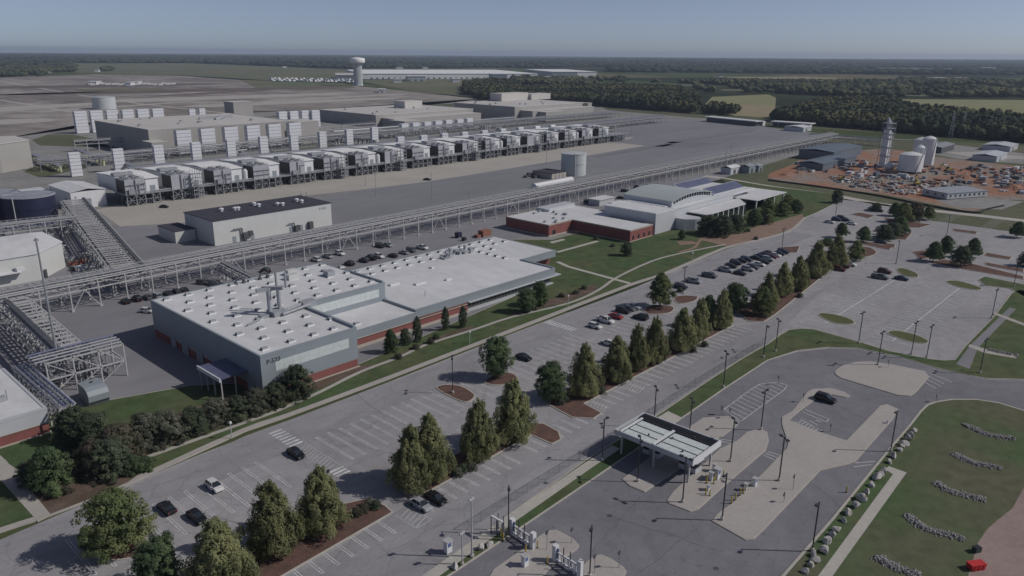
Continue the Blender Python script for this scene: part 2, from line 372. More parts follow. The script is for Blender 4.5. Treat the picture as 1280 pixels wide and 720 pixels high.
for pl in [[(40, 175), (60, 168), (90, 168), (150, 180), (130, 184), (50, 182)], [(30, 215), (45, 205), (100, 204), (110, 210), (50, 222)], [(130, 170), (200, 186), (185, 192), (100, 180)], [(270, 150), (700, 120), (740, 124), (580, 138), (380, 145)], [(740, 128), (880, 142), (990, 149), (1120, 160), (1110, 166), (1000, 160), (880, 148), (760, 138)], [(480, 195), (560, 180), (565, 182), (490, 198)], [(340, 190), (420, 180), (470, 184), (380, 196)]]:
    flat('lawn', pl, 'grass_far', 7)
flat('field', [(890, 121), (960, 118), (970, 122), (968, 146), (918, 147), (900, 140), (880, 132)], 'tan_field', 2)
flat('field', [(890, 121), (960, 118), (970, 122), (969, 132), (930, 131), (885, 128)], 'yellow_field', 3)
flat('field', [(1080, 124), (1150, 124), (1400, 126), (1400, 172), (1280, 158), (1225, 152), (1150, 141), (1110, 133)], 'yellow_field', 2)
flat('field', [(760, 112), (848, 112), (845, 116), (780, 117)], 'yellow_field', 2)
flat('field', [(890, 96), (1010, 96), (1100, 100), (990, 103)], 'tan_field', 2)
flat('field', [(1000, 84), (1280, 86), (1280, 89), (1100, 89)], 'green_field', 2)
for pl in [[(1105, 117.5), (1180, 118.5), (1172, 120.5), (1100, 119.5)], [(815, 106), (880, 105), (878, 107.5), (828, 108.5)], [(1035, 109.5), (1100, 111), (1092, 113), (1045, 112.5)], [(905, 111), (950, 111.5), (944, 114), (900, 113)], [(1190, 110), (1290, 111), (1290, 112.5), (1200, 112)], [(690, 105.5), (760, 106), (750, 107.5), (700, 107)]]:
    flat('field', pl, 'green_field', 3)
for pl in [[(0, 108), (260, 104), (262, 106), (0, 111)], [(40, 116), (400, 108), (410, 110), (60, 119)], [(-100, 140), (120, 128), (118, 131), (-100, 146)], [(150, 124), (420, 116), (425, 118), (170, 128)], [(-50, 152), (60, 148), (62, 152), (-50, 158)], [(250, 131), (480, 122), (486, 124), (262, 134)], [(0, 118), (120, 114.5), (122, 115.5), (2, 119.5)], [(200, 119), (330, 112), (333, 113), (205, 120.5)], [(60, 138), (230, 127), (233, 128), (64, 139.5)], [(330, 126), (500, 117), (503, 118), (335, 127.3)]]:
    flat('graded_field', pl, 'concrete_beige' if pl[0][0] % 40 else 'seal_field', 4, sm=2)
# right hand construction area
flat('lawn', [(1040, 172), (1180, 176), (1400, 190), (1400, 330), (1170, 278), (1110, 258), (960, 232), (905, 222), (960, 205), (1010, 190)], 'grass_far', 8)
flat('construction_ground', [(960, 222), (985, 208), (1015, 194), (1060, 190), (1110, 186), (1170, 196), (1230, 203), (1400, 225), (1400, 262), (1280, 250), (1240, 254), (1225, 262), (1200, 262), (1110, 244), (1040, 235)], 'red_dirt', 9, sm=3)
flat('gravel_yard', [(1168, 250), (1185, 244), (1280, 252), (1252, 262), (1230, 261), (1200, 260)], 'site_gravel', 10)
flat('gravel_yard', [(1150, 176), (1210, 183), (1280, 192), (1280, 205), (1200, 199), (1150, 190)], 'site_gravel', 10)
flat('gravel_yard', [(1180, 190), (1225, 190), (1280, 196), (1280, 199), (1220, 197)], 'concrete_warm', 11)
flat('perimeter_road', ribbon(smooth(pts([(880, 220), (900, 222.5), (960, 233), (1035, 243), (1100, 255), (1172, 264), (1280, 276), (1500, 305)]), 3, False), 3.5), 'concrete_walk', 9, px=False)

# campus lot base
flat('parking_lot', [(-500, 1000), (-250, 760), (0, 675), (250, 568), (480, 480), (640, 417), (787, 362), (907, 312), (992, 288), (1007, 272), (1055, 250), (1090, 253), (1110, 256), (1165, 276), (1280, 292), (1500, 325), (1900, 700), (1400, 1200)], 'asphalt_lot', 9)
flat('road', [(-500, 1000), (-250, 760), (0, 675), (60, 653), (160, 612), (307, 545), (480, 482), (599, 436), (640, 419), (787, 365), (835, 346), (907, 313), (960, 300), (992, 290), (1020, 294), (990, 306), (905, 345), (820, 385), (700, 432), (565, 482), (300, 590), (160, 655), (60, 700), (-250, 860), (-400, 1000)], 'asphalt_lane', 10)
flat('gate_road', [(500, 760), (560, 722), (650, 662), (756, 590), (862, 517), (905, 487), (960, 451), (997, 440), (1035, 436), (1072, 437), (1122, 447), (1172, 462), (1210, 471), (1235, 475), (1280, 476), (1500, 480), (1500, 590), (1280, 513), (1249, 504), (1220, 500), (1189, 500), (1169, 502), (1158, 506), (1150, 514), (1135, 533), (1097, 581), (977, 720), (741, 996), (300, 996)], 'asphalt_gate', 11)
flat('service_road', [(318, 765), (367, 721), (490, 642), (530, 620), (637, 561), (732, 506), (918, 408), (955, 404), (1035, 341), (1052, 344), (1010, 380), (960, 430), (825, 517), (640, 641), (480, 765)], 'asphalt_lane', 12)

def island(name, poly, m, px=True, h=.19, k=.28, sm=0, lvl=0, top=.02):
    p = pts(poly) if px else poly
    if sm: p = smooth(p, sm)
    o = MB().prism(p, 0, h).build('kerb', 'kerb'); o['kind'] = 'structure'
    q = inset(p, k)
    o2 = MB().prism(q, .01, h + top + .004 * lvl).build(name, m); o2['kind'] = 'structure'
    return q
# big campus lawn
KL = [(-250, 752), (0, 667), (60, 647), (160, 607), (307, 540), (365, 520), (480, 477), (599, 431), (640, 415), (787, 358), (835, 342), (907, 311), (960, 298), (992, 287.5), (1007, 272), (1022, 266), (1055, 249)]
island('lawn', KL + [(1045, 243), (960, 233), (900, 223), (925, 238), (860, 262), (817, 290), (750, 284), (690, 300), (640, 300), (640, 372), (450, 455), (330, 478), (240, 482), (140, 500), (60, 520), (0, 545), (-250, 620)], 'grass', k=.3)
flat_z = [0]
def slab(name, poly, m, z=.16, px=True, sm=0):
    p = pts(poly) if px else poly
    if sm: p = smooth(p, sm)
    o = MB().prism(p, 0.02, z + .06).build(name, m); o['kind'] = 'structure'; return o
# pale gutter and walk strip along the road edge
slab('pavement', ribbon(smooth(pts(KL[:-2]), 3, False), 1.5, 0.0), 'concrete_warm', .17, False)
PATH = [(160, 581), (250, 549), (335, 519), (357, 510), (400, 491), (450, 466), (500, 447), (532, 432), (595, 412), (640, 397), (710, 380), (747, 364), (772, 347), (815, 327), (852, 317), (907, 306)]
slab('footpath', ribbon(smooth(pts(PATH), 3, False), .55), 'concrete_warm', .19, False)
slab('footpath', ribbon(pts([(696, 316), (747, 302)]), .9), 'concrete_walk', .18, False)
slab('footpath', ribbon(pts([(697, 328), (710, 334), (787, 355)]), .9), 'concrete_walk', .20, False)
slab('footpath', ribbon(smooth(pts([(848, 316), (868, 310), (874, 302), (882, 298)]), 3, False), .7), 'paver', .21, False)
slab('concrete_pad', [(687, 303), (704, 299), (707, 300.5), (690, 305)], 'concrete_walk', .18)
slab('footpath', [(0, 570), (8, 577), (64, 645), (47, 653), (0, 600), (-30, 570)], 'concrete_beige', .192)
slab('footpath', [(-40, 588), (0, 574), (25, 590), (-20, 612)], 'concrete_beige', .185)
slab('plaza', [(872, 300), (886, 294), (925, 292), (945, 284), (975, 276), (1003, 268), (1004, 273), (990, 286), (960, 296.5), (907, 308.5), (890, 304)], 'paver', .185)
slab('mulch_bed', [(58, 646), (25, 600), (40, 575), (100, 560), (160, 535), (230, 515), (320, 486), (385, 480), (452, 458), (475, 456), (450, 464), (400, 487), (330, 516), (230, 552), (190, 565), (187, 585), (160, 604), (120, 622)], 'mulch_brown', .18)
slab('mulch_bed', [(640, 392), (663, 380), (700, 372), (735, 358), (747, 356), (745, 364), (705, 379), (640, 395)], 'mulch_brown', .18)
slab('mulch_bed', [(477, 456), (500, 444), (530, 430), (560, 417), (590, 408), (592, 411), (533, 430), (500, 445.5)], 'mulch_brown', .175)
slab('mulch_bed', [(845, 302), (866, 302), (872, 305), (850, 307)], 'paver', .182)
slab('lawn', [(120, 515), (150, 504), (235, 485), (300, 490), (290, 500), (200, 515), (120, 530)], 'grass', .175)
# building skirts
slab('concrete_pad', [(818, 292), (880, 296), (860, 300), (822, 299)], 'grass', .176)

# lot islands
island('mulch_bed', [(545, 485.5), (556, 481.5), (576, 483), (592, 492), (593, 498), (582, 503.5), (562, 496)], 'mulch', sm=3)
island('mulch_bed', [(605, 478), (620, 468), (640, 467), (648, 474), (640, 480), (618, 482)], 'mulch', sm=3)
island('mulch_bed', [(805, 388), (815, 382), (838, 383), (843, 387), (835, 392), (812, 393)], 'mulch', sm=3)
island('mulch_bed', [(842, 374), (850, 370), (872, 371), (868, 377), (850, 380)], 'mulch', sm=3)
island('mulch_bed', [(108, 686), (125, 675), (150, 670), (175, 671), (185, 683), (173, 695), (150, 701), (125, 700)], 'mulch', sm=3)
island('mulch_bed', [(300, 765), (352, 722), (492, 641), (482, 632), (457, 624), (430, 630), (370, 655), (300, 692), (255, 735), (230, 765)], 'mulch')
island('mulch_bed', [(529, 619), (637, 560), (665, 545), (690, 556), (702, 550), (699, 540), (680, 530), (655, 528), (600, 552), (540, 583), (498, 606), (505, 617)], 'mulch')
island('mulch_bed', [(686, 507), (715, 522.5), (742, 524), (753, 517), (731, 505), (917, 407), (908, 396), (890, 400), (820, 432), (750, 467), (690, 496)], 'mulch')
island('mulch_bed', [(919, 389), (935, 402), (955, 403), (969, 394), (1036, 340), (1050, 331), (1040, 325), (1005, 338), (950, 372), (922, 384)], 'mulch')
island('mulch_bed', [(1062, 318), (1080, 322), (1096, 317), (1088, 310), (1070, 309)], 'mulch', sm=3)
for k, pl in enumerate([[(1024, 392), (1025, 396), (1042, 404), (1060, 406), (1069, 404), (1060, 398), (1040, 393)], [(1110, 415), (1112, 419), (1135, 427), (1155, 430), (1161, 427), (1145, 419), (1122, 414)], [(1182, 352), (1197, 359), (1222, 363), (1226, 360), (1200, 352)], [(1120, 337), (1130, 345), (1147, 347), (1146, 342), (1130, 336)]]):
    island('lawn', pl, 'grass_olive', sm=3, lvl=k)
island('lawn', [(1222, 350), (1230, 346), (1280, 356), (1400, 385), (1400, 410), (1280, 372), (1262, 361), (1230, 357)], 'grass')
for k, pl in enumerate([[(1062, 268), (1075, 266), (1094, 270), (1086, 273)], [(1070, 300), (1116, 309), (1112, 313), (1066, 303)], [(1103, 304), (1120, 306), (1118, 310), (1104, 309)], [(1010, 308), (1050, 302), (1068, 303), (1040, 309)], [(970, 310), (1000, 308), (997, 316), (985, 316)], [(1120, 263), (1135, 262), (1150, 268), (1140, 274), (1115, 270)], [(1105, 272), (1140, 278), (1165, 281), (1150, 285), (1112, 284)], [(1110, 290), (1140, 292), (1133, 300), (1100, 298)], [(1140, 315), (1170, 312), (1175, 320), (1150, 325)], [(1190, 286), (1223, 290), (1220, 293), (1192, 289)], [(1232, 316), (1266, 322), (1262, 325), (1230, 320)], [(1160, 328), (1200, 336), (1280, 350), (1280, 346), (1215, 330), (1180, 325)], [(1230, 328), (1280, 337), (1280, 341), (1232, 332)]]):
    island('mulch_bed', pl, 'mulch', lvl=k % 3)
# strip lawn and curved lawn
SL = [(480, 765), (560, 700), (640, 641), (730, 577), (825, 517), (880, 479.5), (925, 450), (960, 430), (975, 419), (985, 413), (1000, 411), (1017, 412), (1065, 425), (1110, 439), (1160, 449), (1180, 451), (1193, 450), (1205, 434), (1242, 396), (1264, 367), (1272, 363), (1300, 365), (1500, 430), (1500, 482), (1280, 475), (1235, 474), (1210, 470), (1172, 461), (1122, 446), (1072, 436), (1035, 435), (997, 439), (960, 451), (905, 487), (862, 517), (756, 590), (650, 662), (560, 722), (500, 765)]
island('lawn', SL, 'grass')
slab('footpath', ribbon(pts([(470, 770), (560, 706), (640, 649), (735, 583), (770, 560)]), 1.0), 'concrete_walk', .17, False)
slab('concrete_pad', [(820, 524), (835, 515), (852, 523), (840, 532)], 'concrete_walk', .17)
slab('drainage_channel', [(1195, 456), (1215, 430), (1262, 385), (1270, 387), (1222, 436), (1212, 462)], 'asphalt_yard', .16)
slab('rock_channel', [(1212, 431), (1235, 438), (1272, 445), (1270, 449), (1230, 442), (1210, 434)], 'concrete_beige', .17)
slab('rock_channel', [(1243, 391), (1262, 398), (1280, 405), (1280, 408), (1258, 400), (1241, 393)], 'concrete_beige', .17)
RL = [(741, 996), (977, 720), (1040, 648), (1097, 578), (1111, 561), (1135, 533), (1150, 514), (1158, 506.5), (1169, 502.5), (1189, 499.5), (1220, 499.5), (1249, 504), (1280, 513.5), (1500, 590), (1700, 800), (1500, 1200), (900, 1200)]
island('lawn', RL, 'grass_right', k=.5)
slab('footpath', [(1106, 588), (1111, 584), (1133, 592), (1040, 722), (900, 900), (870, 900), (1022, 722), (1116, 594)], 'concrete_walk', .17)
slab('dirt_track', [(1290, 600), (1280, 610), (1265, 637), (1242, 655), (1232, 665), (1222, 680), (1210, 720), (1190, 800), (1150, 1000), (1700, 1000), (1700, 700)], 'pink_dirt', .172)
# far right verge between lot and perimeter road
# gate islands
T = [(890, 652), (896, 644), (915, 630), (948, 598), (970, 575), (983, 562), (985, 556), (977.5, 531), (977.5, 522), (990, 515), (1009, 491), (1016, 487), (1039, 486), (1055, 490.6), (1063, 496), (1058, 497.5), (1040, 494), (1024, 497), (1017, 501.6), (1000, 514), (986, 526), (1019, 539), (1058, 551.6), (1100, 508), (1109, 506), (1123, 512.5), (1115.6, 525), (1083, 562), (1070, 577), (1060, 581), (1025, 589), (955, 663), (942, 675), (932, 676)]
island('traffic_island', T, 'concrete_warm', k=.18)
island('traffic_island', [(x / 6.4 + 1000, y / 6.4 + 450) for x, y in [(275, 100), (300, 75), (350, 45), (450, 20), (560, 15), (730, 40), (880, 70), (1000, 95), (1030, 140), (980, 200), (920, 270), (880, 292), (780, 285), (330, 150), (290, 125)]], 'concrete_warm', k=.18, lvl=1)
island('traffic_island', [(834, 626), (842, 615), (870, 590), (900, 562), (921, 552), (934, 541), (949, 536), (959, 541), (961, 552), (957, 564), (909, 605), (873, 637.5), (863, 640.6), (852, 636), (836, 630)], 'concrete_warm', k=.18, lvl=2)
island('traffic_island', [(820, 566), (863, 534), (879, 523), (892, 522), (910, 521), (924, 528), (921, 533), (902, 547), (899, 547), (845, 590), (806, 616), (787, 608), (778, 600)], 'concrete_warm', k=.18, lvl=3)
island('traffic_island', [(600, 740), (612, 722), (617, 713), (644, 694), (660, 682), (675.6, 670.5), (685, 664.5), (696, 663.5), (716, 674), (724, 683), (721, 688), (711.6, 694), (685, 714), (665, 735)], 'concrete_warm', k=.18, lvl=1)
island('traffic_island', [(700, 740), (722, 715), (735, 702), (744, 695), (752, 694.5), (765, 700), (779, 709.6), (783, 715), (780, 723), (765, 745)], 'concrete_warm', k=.18, lvl=2)

# ---------------------------------------------------------------- painted markings
def lines(name, segs, w=.12, m='paint', z=.165):
    b = MB()
    for (p, q) in segs:
        d = Vector((q[0] - p[0], q[1] - p[1]))
        if d.length < .01: continue
        d.normalize(); nn = Vector((-d.y, d.x)) * w / 2
        b.add([(p[0] + nn.x, p[1] + nn.y, z), (p[0] - nn.x, p[1] - nn.y, z), (q[0] - nn.x, q[1] - nn.y, z), (q[0] + nn.x, q[1] + nn.y, z)], [(0, 1, 2, 3)])
    o = b.build(name, m); o['kind'] = 'structure'; return o
def row(x0, x1, y0, y1, step=2.75, dbl=True, slant=0.0):
    s = []; x = x0
    while x < x1:
        if dbl:
            s += [((x - .22, y0), (x - .22 + slant, y1)), ((x + .22, y0), (x + .22 + slant, y1)), ((x - .22, y0), (x + .22, y0)), ((x - .22 + slant, y1), (x + .22 + slant, y1))]
        else: s.append(((x, y0), (x + slant, y1)))
        x += step
    return s
ZL = .066
S = row(28, 62, 110.2, 122.8) + row(74.5, 118, 110.2, 122.8) + row(126, 158, 110.2, 122.8)
S += row(44, 56, 99.8, 104.6) + row(80, 118, 99.8, 104.6) + row(128, 195, 100.2, 105.0)
S += row(165, 300, 110.5, 123.2)
lines('parking_markings', S, .13, 'paint', ZL)
S = row(46, 68, 86.0, 90.6) + row(73.5, 98, 86.2, 90.9) + row(101, 124, 86.8, 91.6) + row(126.5, 196, 88.0, 92.6) + row(210, 270, 89.6, 94.6)
lines('parking_markings', S, .13, 'paint', ZL)
# cross hatched bays and crossings
def zebra(x0, x1, y0, y1, n, w=.5, m='paint'):
    b = []
    for i in range(n):
        y = y0 + (y1 - y0) * (i + .5) / n
        b.append(((x0, y), (x1, y)))
    return b
S = zebra(68.6, 71.6, 122.8, 131.6, 7) + zebra(68.6, 71.6, 106.8, 110.0, 3) + zebra(158.6, 161.5, 124.0, 134.6, 9)
S += zebra(62.5, 65.5, 135.6, 136.4, 1)
lines('pedestrian_crossing', S, .6, 'paint', ZL + .004)
S = [((68.6, 110.3), (68.6, 122.7)), ((71.6, 110.3), (71.6, 122.7))] + [((68.6, y), (71.6, y + 1.2)) for y in np.arange(110.6, 121.6, 1.0)]
S += [((124.8, y), (127.4, y + 1.0)) for y in np.arange(88, 92, .9)] + [((68.4, 84.5), (71.8, 84.5)), ((68.4, 84.5), (68.4, 90)), ((71.8, 84.5), (71.8, 90))] + [((68.4, y), (71.8, y + 1.2)) for y in np.arange(84.7, 89, 1.0)]
S += [((137.5, y), (141.5, y + 1.0)) for y in np.arange(87.5, 92.3, .9)]
lines('hatched_markings', S, .16, 'paint_worn', ZL + .006)
# big right lot rows
S = []
for (ya, yb, xa, xb) in ((75.2, 80.6, 216, 285), (69.8, 75.0, 216, 285), (56.2, 61.4, 214, 292), (50.8, 56.0, 214, 292)):
    S += row(xa, xb, ya, yb, 2.75, True)
lines('parking_markings', [((216, 75.1), (284, 75.1)), ((214, 56.1), (292, 56.1))], .3, 'paint', ZL + .004)
lines('parking_markings', S, .24, 'paint_worn', ZL)
S = []
for (ya, yb) in ((112, 117), (88, 93), (70, 75), (52, 57)):
    S += row(330, 430, ya, yb, 2.75, False)
lines('parking_markings', S, .3, 'paint_worn', ZL)
# gate hatching
hat = pts([(905, 512), (937, 488), (950, 480.5), (970, 478), (984, 481.5), (981, 487), (956, 505), (926, 527)])
S = [(hat[i], hat[(i + 1) % len(hat)]) for i in range(len(hat))]
def clipseg(p, q, poly):
    ts = []
    for i in range(len(poly)):
        a = poly[i]; b = poly[(i + 1) % len(poly)]
        r_ = (q[0] - p[0], q[1] - p[1]); s_ = (b[0] - a[0], b[1] - a[1]); den = r_[0] * s_[1] - r_[1] * s_[0]
        if abs(den) < 1e-9: continue
        t = ((a[0] - p[0]) * s_[1] - (a[1] - p[1]) * s_[0]) / den; u = ((a[0] - p[0]) * r_[1] - (a[1] - p[1]) * r_[0]) / den
        if 0 <= u <= 1: ts.append(t)
    ts.sort()
    return [((p[0] + r_[0] * ts[0], p[1] + r_[1] * ts[0]), (p[0] + r_[0] * ts[-1], p[1] + r_[1] * ts[-1]))] if len(ts) >= 2 else []
for x in np.arange(120, 175, 1.9):
    S += clipseg((x, 40), (x + 12, 90), hat)
lines('hatched_markings', S, .16, 'paint', ZL + .004)
S = []
for (a, b) in [((1003, 515), (1033, 528)), ((1006, 512), (1036, 524)), ((1033, 528), (1036, 524)), ((1000, 524), (1020, 535)), ((994, 528), (1012, 536)), ((1012, 526), (1022, 532)), ((1020, 525), (1026, 528)),
               ((893, 548), (925, 553)), ((899, 551), (917, 556)), ((954, 569), (968, 575)), ((957, 567), (972, 572.5)), ((960, 565), (977, 570)),
               ((1160, 470), (1180, 480)), ((1158, 474), (1176, 483)), ((1156, 478), (1170, 486)), ((1163, 467), (1190, 478)), ((1067, 584), (1090, 581)), ((1069, 579), (1094, 577))]:
    S.append((at(*a), at(*b)))
for k in range(7): S.append((at(996 + k * 4.2, 530 + k * 1.9), at(1002 + k * 4.2, 526.5 + k * 1.9)))
lines('lane_markings', S, .25, 'paint_worn', ZL + .004)
# tar seams and stains
S = []
for (a, b) in [((800, 620), (740, 690)), ((870, 660), (800, 716)), ((1000, 470), (930, 520)), ((1190, 490), (1120, 495)), ((750, 640), (900, 690)), ((240, 640), (420, 680)), ((420, 470), (480, 520)), ((700, 440), (650, 460)), ((1060, 640), (1010, 600)), ((560, 650), (470, 700))]:
    p = at(*a); q = at(*b); n_ = 9; pp = [(p[0] + (q[0] - p[0]) * i / n_ + random.uniform(-.3, .3), p[1] + (q[1] - p[1]) * i / n_ + random.uniform(-.3, .3)) for i in range(n_ + 1)]
    S += list(zip(pp[:-1], pp[1:]))
lines('tar_seams', S, .06, 'seal', ZL + .002)
# ---------------------------------------------------------------- buildings
def wall_band(b, poly, z0, z1, off=0.0):
    b.prism(inset(poly, -off) if off else poly, z0, z1)
def parapet(b, poly, z, h=.35, t=.35, out=.06):
    p = inset(poly, -out); q = inset(poly, t); n = len(p)
    if area(poly) < 0: pass
    for i in range(n):
        a, c, d, e = p[i], p[(i + 1) % n], q[(i + 1) % n], q[i]
        b.add([(a[0], a[1], z - .25), (c[0], c[1], z - .25), (c[0], c[1], z + h), (a[0], a[1], z + h), (e[0], e[1], z - .25), (d[0], d[1], z - .25), (d[0], d[1], z + h), (e[0], e[1], z + h)],
              [(0, 1, 2, 3), (3, 2, 6, 7), (7, 6, 5, 4)])
def rect(x0, x1, y0, y1): return [(x0, y0), (x1, y0), (x1, y1), (x0, y1)]

# --- P-523 production building
t = thing('production_building', 'large white-roofed production building marked P-523 with grey panel walls above brick', 'building', (76.2, 146.3, 0))
A = [(76.2, 146.3), (102, 146.3), (102, 171.5), (130.3, 171.5), (130.3, 203.5), (76.2, 203.5)]
B = [(102.02, 157), (129.5, 157), (129.5, 171.48), (102.02, 171.48)]
C = [(129.52, 157), (190.5, 157), (190.5, 172.4), (209.3, 172.4), (209.3, 203.5), (130.32, 203.5), (130.32, 171.5), (129.52, 171.5)]
b = MB(); wall_band(b, A, 2.4, 10.3); wall_band(b, B, 2.5, 5.0); wall_band(b, C, 3.2, 5.5); b.build('wall', 'panel_grey', t)
b = MB(); b.prism(inset(A, .12), 0, 2.4); b.prism(inset(B, .15), 0, 2.5); b.prism([(129.6, 157.2), (150, 157.2), (150, 203), (129.6, 203)], 0, 3.2); b.prism(rect(150, 209.1, 175, 203.2), 0, 3.2)
b.build('brick_base', 'brick', t)
b = MB(); b.prism(inset(A, .05), 2.28, 2.45); b.box(76, 102.15, 145.9, 146.2, .0, .5); b.box(102.2, 150, 156.6, 157, 0, .7); b.box(102, 150, 156.85, 157.1, 2.5, 2.7)
b.build('precast_trim', 'precast', t)
b = MB(); b.box(150.02, 190, 158.4, 174, .5, 3.19); b.build('window_band', 'glass_dark', t)
b = MB()
for x in np.arange(151, 190, 1.6): b.box(x, x + .08, 158.3, 158.4, .5, 3.19)
for z in (1.2, 1.9, 2.6): b.box(150.1, 190, 158.24, 158.3, z, z + .06)
b.box(150, 193, 156.2, 158.5, 3.05, 3.2); b.box(150, 190.2, 157.2, 158.7, 0, .5)
b.build('canopy_edge', 'panel_light', t)
b = MB(); parapet(b, A, 10.3, .25, .45); b.box(101.3, 102.0, 146.8, 171.3, 10.3, 11.0); b.box(129.6, 130.2, 172, 189, 10.3, 10.95); b.build('parapet', 'panel_grey', t)
b = MB(); b.prism(inset(A, .4), 10.2, 10.4); rf = b.build('roof', 'white_roof', t)
b = MB(); parapet(b, C, 5.5, .18, .4); b.box(189.7, 190.3, 157.3, 172, 5.5, 6.0); b.box(129.3, 129.5, 157.3, 171.3, 5.0, 5.55); b.build('parapet', 'panel_grey', t)
b = MB(); b.prism(inset(C, .35), 5.4, 5.56); rf2 = b.build('roof', 'white_roof', t)
b = MB(); b.prism(inset(B, .02), 4.9, 5.06); b.build('roof', 'white_roof', t)
# translucent wall panels
def panel(x0, x1, y, z0, z1, n):
    b = MB(); b.box(x0, x1, y - .06, y + .02, z0, z1); o = b.build('translucent_panel', 'translucent', t)
    g2 = MB(); zm = (z0 + z1) / 2
    g2.box(x0, x1, y - .075, y - .06, zm - .05, zm + .05)
    for i in range(n + 1):
        x = x0 + (x1 - x0) * i / n; g2.box(x - .03, x + .03, y - .07, y - .06, z0, z1)
    g2.build('glazing_bar', 'panel_light', o)
panel(79.7, 99.5, 146.3, 5.9, 8.3, 9)
panel(103.5, 128, 171.5, 6.6, 9.0, 10)
# west wall: darker lower wall panels and dock doors
for y0, y1 in ((150, 153), (175, 178.5), (183, 186.5), (190, 193)): MB().box(76.03, 76.2, y0, y1, .1, 3.2).build('dock_door', 'panel_grey', t)
# skylights
sk = MB().add([(-.85, -.6, 0), (.85, -.6, 0), (.85, .6, 0), (-.85, .6, 0), (-.72, -.5, .62), (.72, -.5, .5), (.72, .5, .5), (-.72, .5, .62)], [(4, 5, 6, 7), (0, 1, 5, 4), (1, 2, 6, 5), (2, 3, 7, 6), (3, 0, 4, 7)])
sk1 = sk.build('roof_vent', 'galvanised', t, local=True)
sk2 = MB().box(-.9, .9, -.72, -.58, -.02, .2).box(.86, 1.25, -.55, .55, -.02, .06).build('flashing', 'bright_roof', sk1, local=True)
sk3 = MB().add([(-.86, -.52, .08), (-.86, .52, .08), (-.75, .46, .55), (-.75, -.46, .55)], [(0, 3, 2, 1)]).build('louvre_opening', 'steel_dark', sk1, local=True)
P0 = wloc(t); first = True; nsk = 0
def sky_at(x, y, z):
    global first, nsk
    if nsk >= 95: return
    nsk += 1
    if first: o = sk1; first = False
    else: o = copy_tree(sk1, t)
    o.location = (x - P0.x, y - P0.y, z - P0.z)
for i, x in enumerate(np.arange(79.5, 129, 6.1)):
    for j, y in enumerate(np.arange(149.5, 202, 6.4)):
        if x > 100 and y < 173: continue
        if 92 < x < 98 and 164 < y < 172: continue
        sky_at(x + random.uniform(-.4, .4) + (3 if j % 2 else 0), y, 10.4)
for x in (106, 112): sky_at(x, 160.5, 5.06)
for i, x in enumerate(np.arange(136, 207, 5.2)):
    for y in (200.5, 195): sky_at(x + (2 if y < 200 else 0), y, 5.56)
for x in (188, 194, 200, 205):
    for y in (190, 186, 182, 178): sky_at(x, y, 5.56)
# roof plant
u = MB()
u.tube((92.5, 170, 10.4), (92.5, 170, 17.5), .55, 10).tube((95, 169.5, 10.4), (95, 169.5, 17.0), .55, 10)
u.bar((89.5, 170.5, 17.3), (96.5, 169.5, 17.0), .9).bar((92, 172, 17.2), (95, 167, 17.6), .8)
u.tube((95.2, 170.5, 17), (95.2, 170.5, 21), .3, 8).tube((97.6, 170.2, 16.5), (97.6, 170.2, 20.5), .3, 8)
u.build('exhaust_stack', 'galvanised', t)
u = MB()
u.tube((95, 167.8, 11.3), (104, 169.5, 11.6), .45, 8).tube((94, 166.5, 11), (103, 168, 11.2), .4, 8).box(101, 105, 168, 170.5, 10.4, 12).box(89, 91, 168, 170, 10.4, 11.2).box(92, 96, 167, 171, 10.4, 11.6).bar((84, 166, 10.9), (92, 169, 10.9), .3)
u.build('duct', 'galvanised', t)
for (x, y, w, d, h) in ((112, 193, 3.2, 2, 1.6), (114.5, 197.5, 3.2, 2, 1.6), (122, 188, 2.5, 2.5, 1.6)):
    MB().box(x, x + w, y, y + d, 10.4, 10.4 + h).build('roof_unit', 'cream_metal' if x < 120 else 'galvanised', t)
u = MB()
for (x, y) in ((100.5, 200.5), (108, 200.3)):
    for a_ in range(8):
        t0, t1 = math.pi * a_ / 8, math.pi * (a_ + 1) / 8
        u.tube((x + 1.3 * math.cos(t0), y, 10.8 + 1.6 * math.sin(t0)), (x + 1.3 * math.cos(t1), y, 10.8 + 1.6 * math.sin(t1)), .25, 6)
    u.box(x - 1.6, x - .9, y - .5, y + .5, 10.4, 11.1).box(x + .9, x + 1.6, y - .5, y + .5, 10.4, 11.1).tube((x + 1.6, y, 10.4), (x + 1.6, y, 14), .08, 6)
u.build('vent_pipe', 'steel_dark', t)
for i in range(16):
    x, y = 170 + random.uniform(0, 18), 193 + random.uniform(-2, 5); MB().box(x, x + random.uniform(.6, 1.8), y, y + random.uniform(.6, 1.6), 5.56, 5.56 + random.uniform(.5, 1.7)).tube((x, y, 5.6), (x + random.uniform(-1.5, 2), y, 5.6 + random.uniform(.5, 2.2)), .14, 6).build('roof_equipment', 'galvanised', t)
MB().tube((186, 199, 5.5), (186, 199, 10), .1, 6).build('antenna', 'galvanised', t); MB().tube((140, 165, 5.5), (140, 165, 7.2), .12, 6).build('vent_pipe', 'galvanised', t)
u = MB(); u.tube((131, 203, 5.6), (133, 198, 5.9), .12, 6).tube((131, 203.4, 5.6), (134, 199, 5.9), .12, 6).tube((131.6, 203.4, 3), (131.6, 203.4, 6), .12, 6).tube((133.5, 190, 5.8), (133.5, 199, 5.8), .12, 6); u.build('red_pipe', 'rust', t)
for (x, y, w, d) in ((139, 180, 3.5, 1.2), (145, 175, 4, 1.2), (155, 172, 2, 1), (161, 186, 1.2, 1.2)):
    MB().box(x, x + w, y, y + d, 5.56, 6.1).build('roof_hatch', 'white_metal', t)
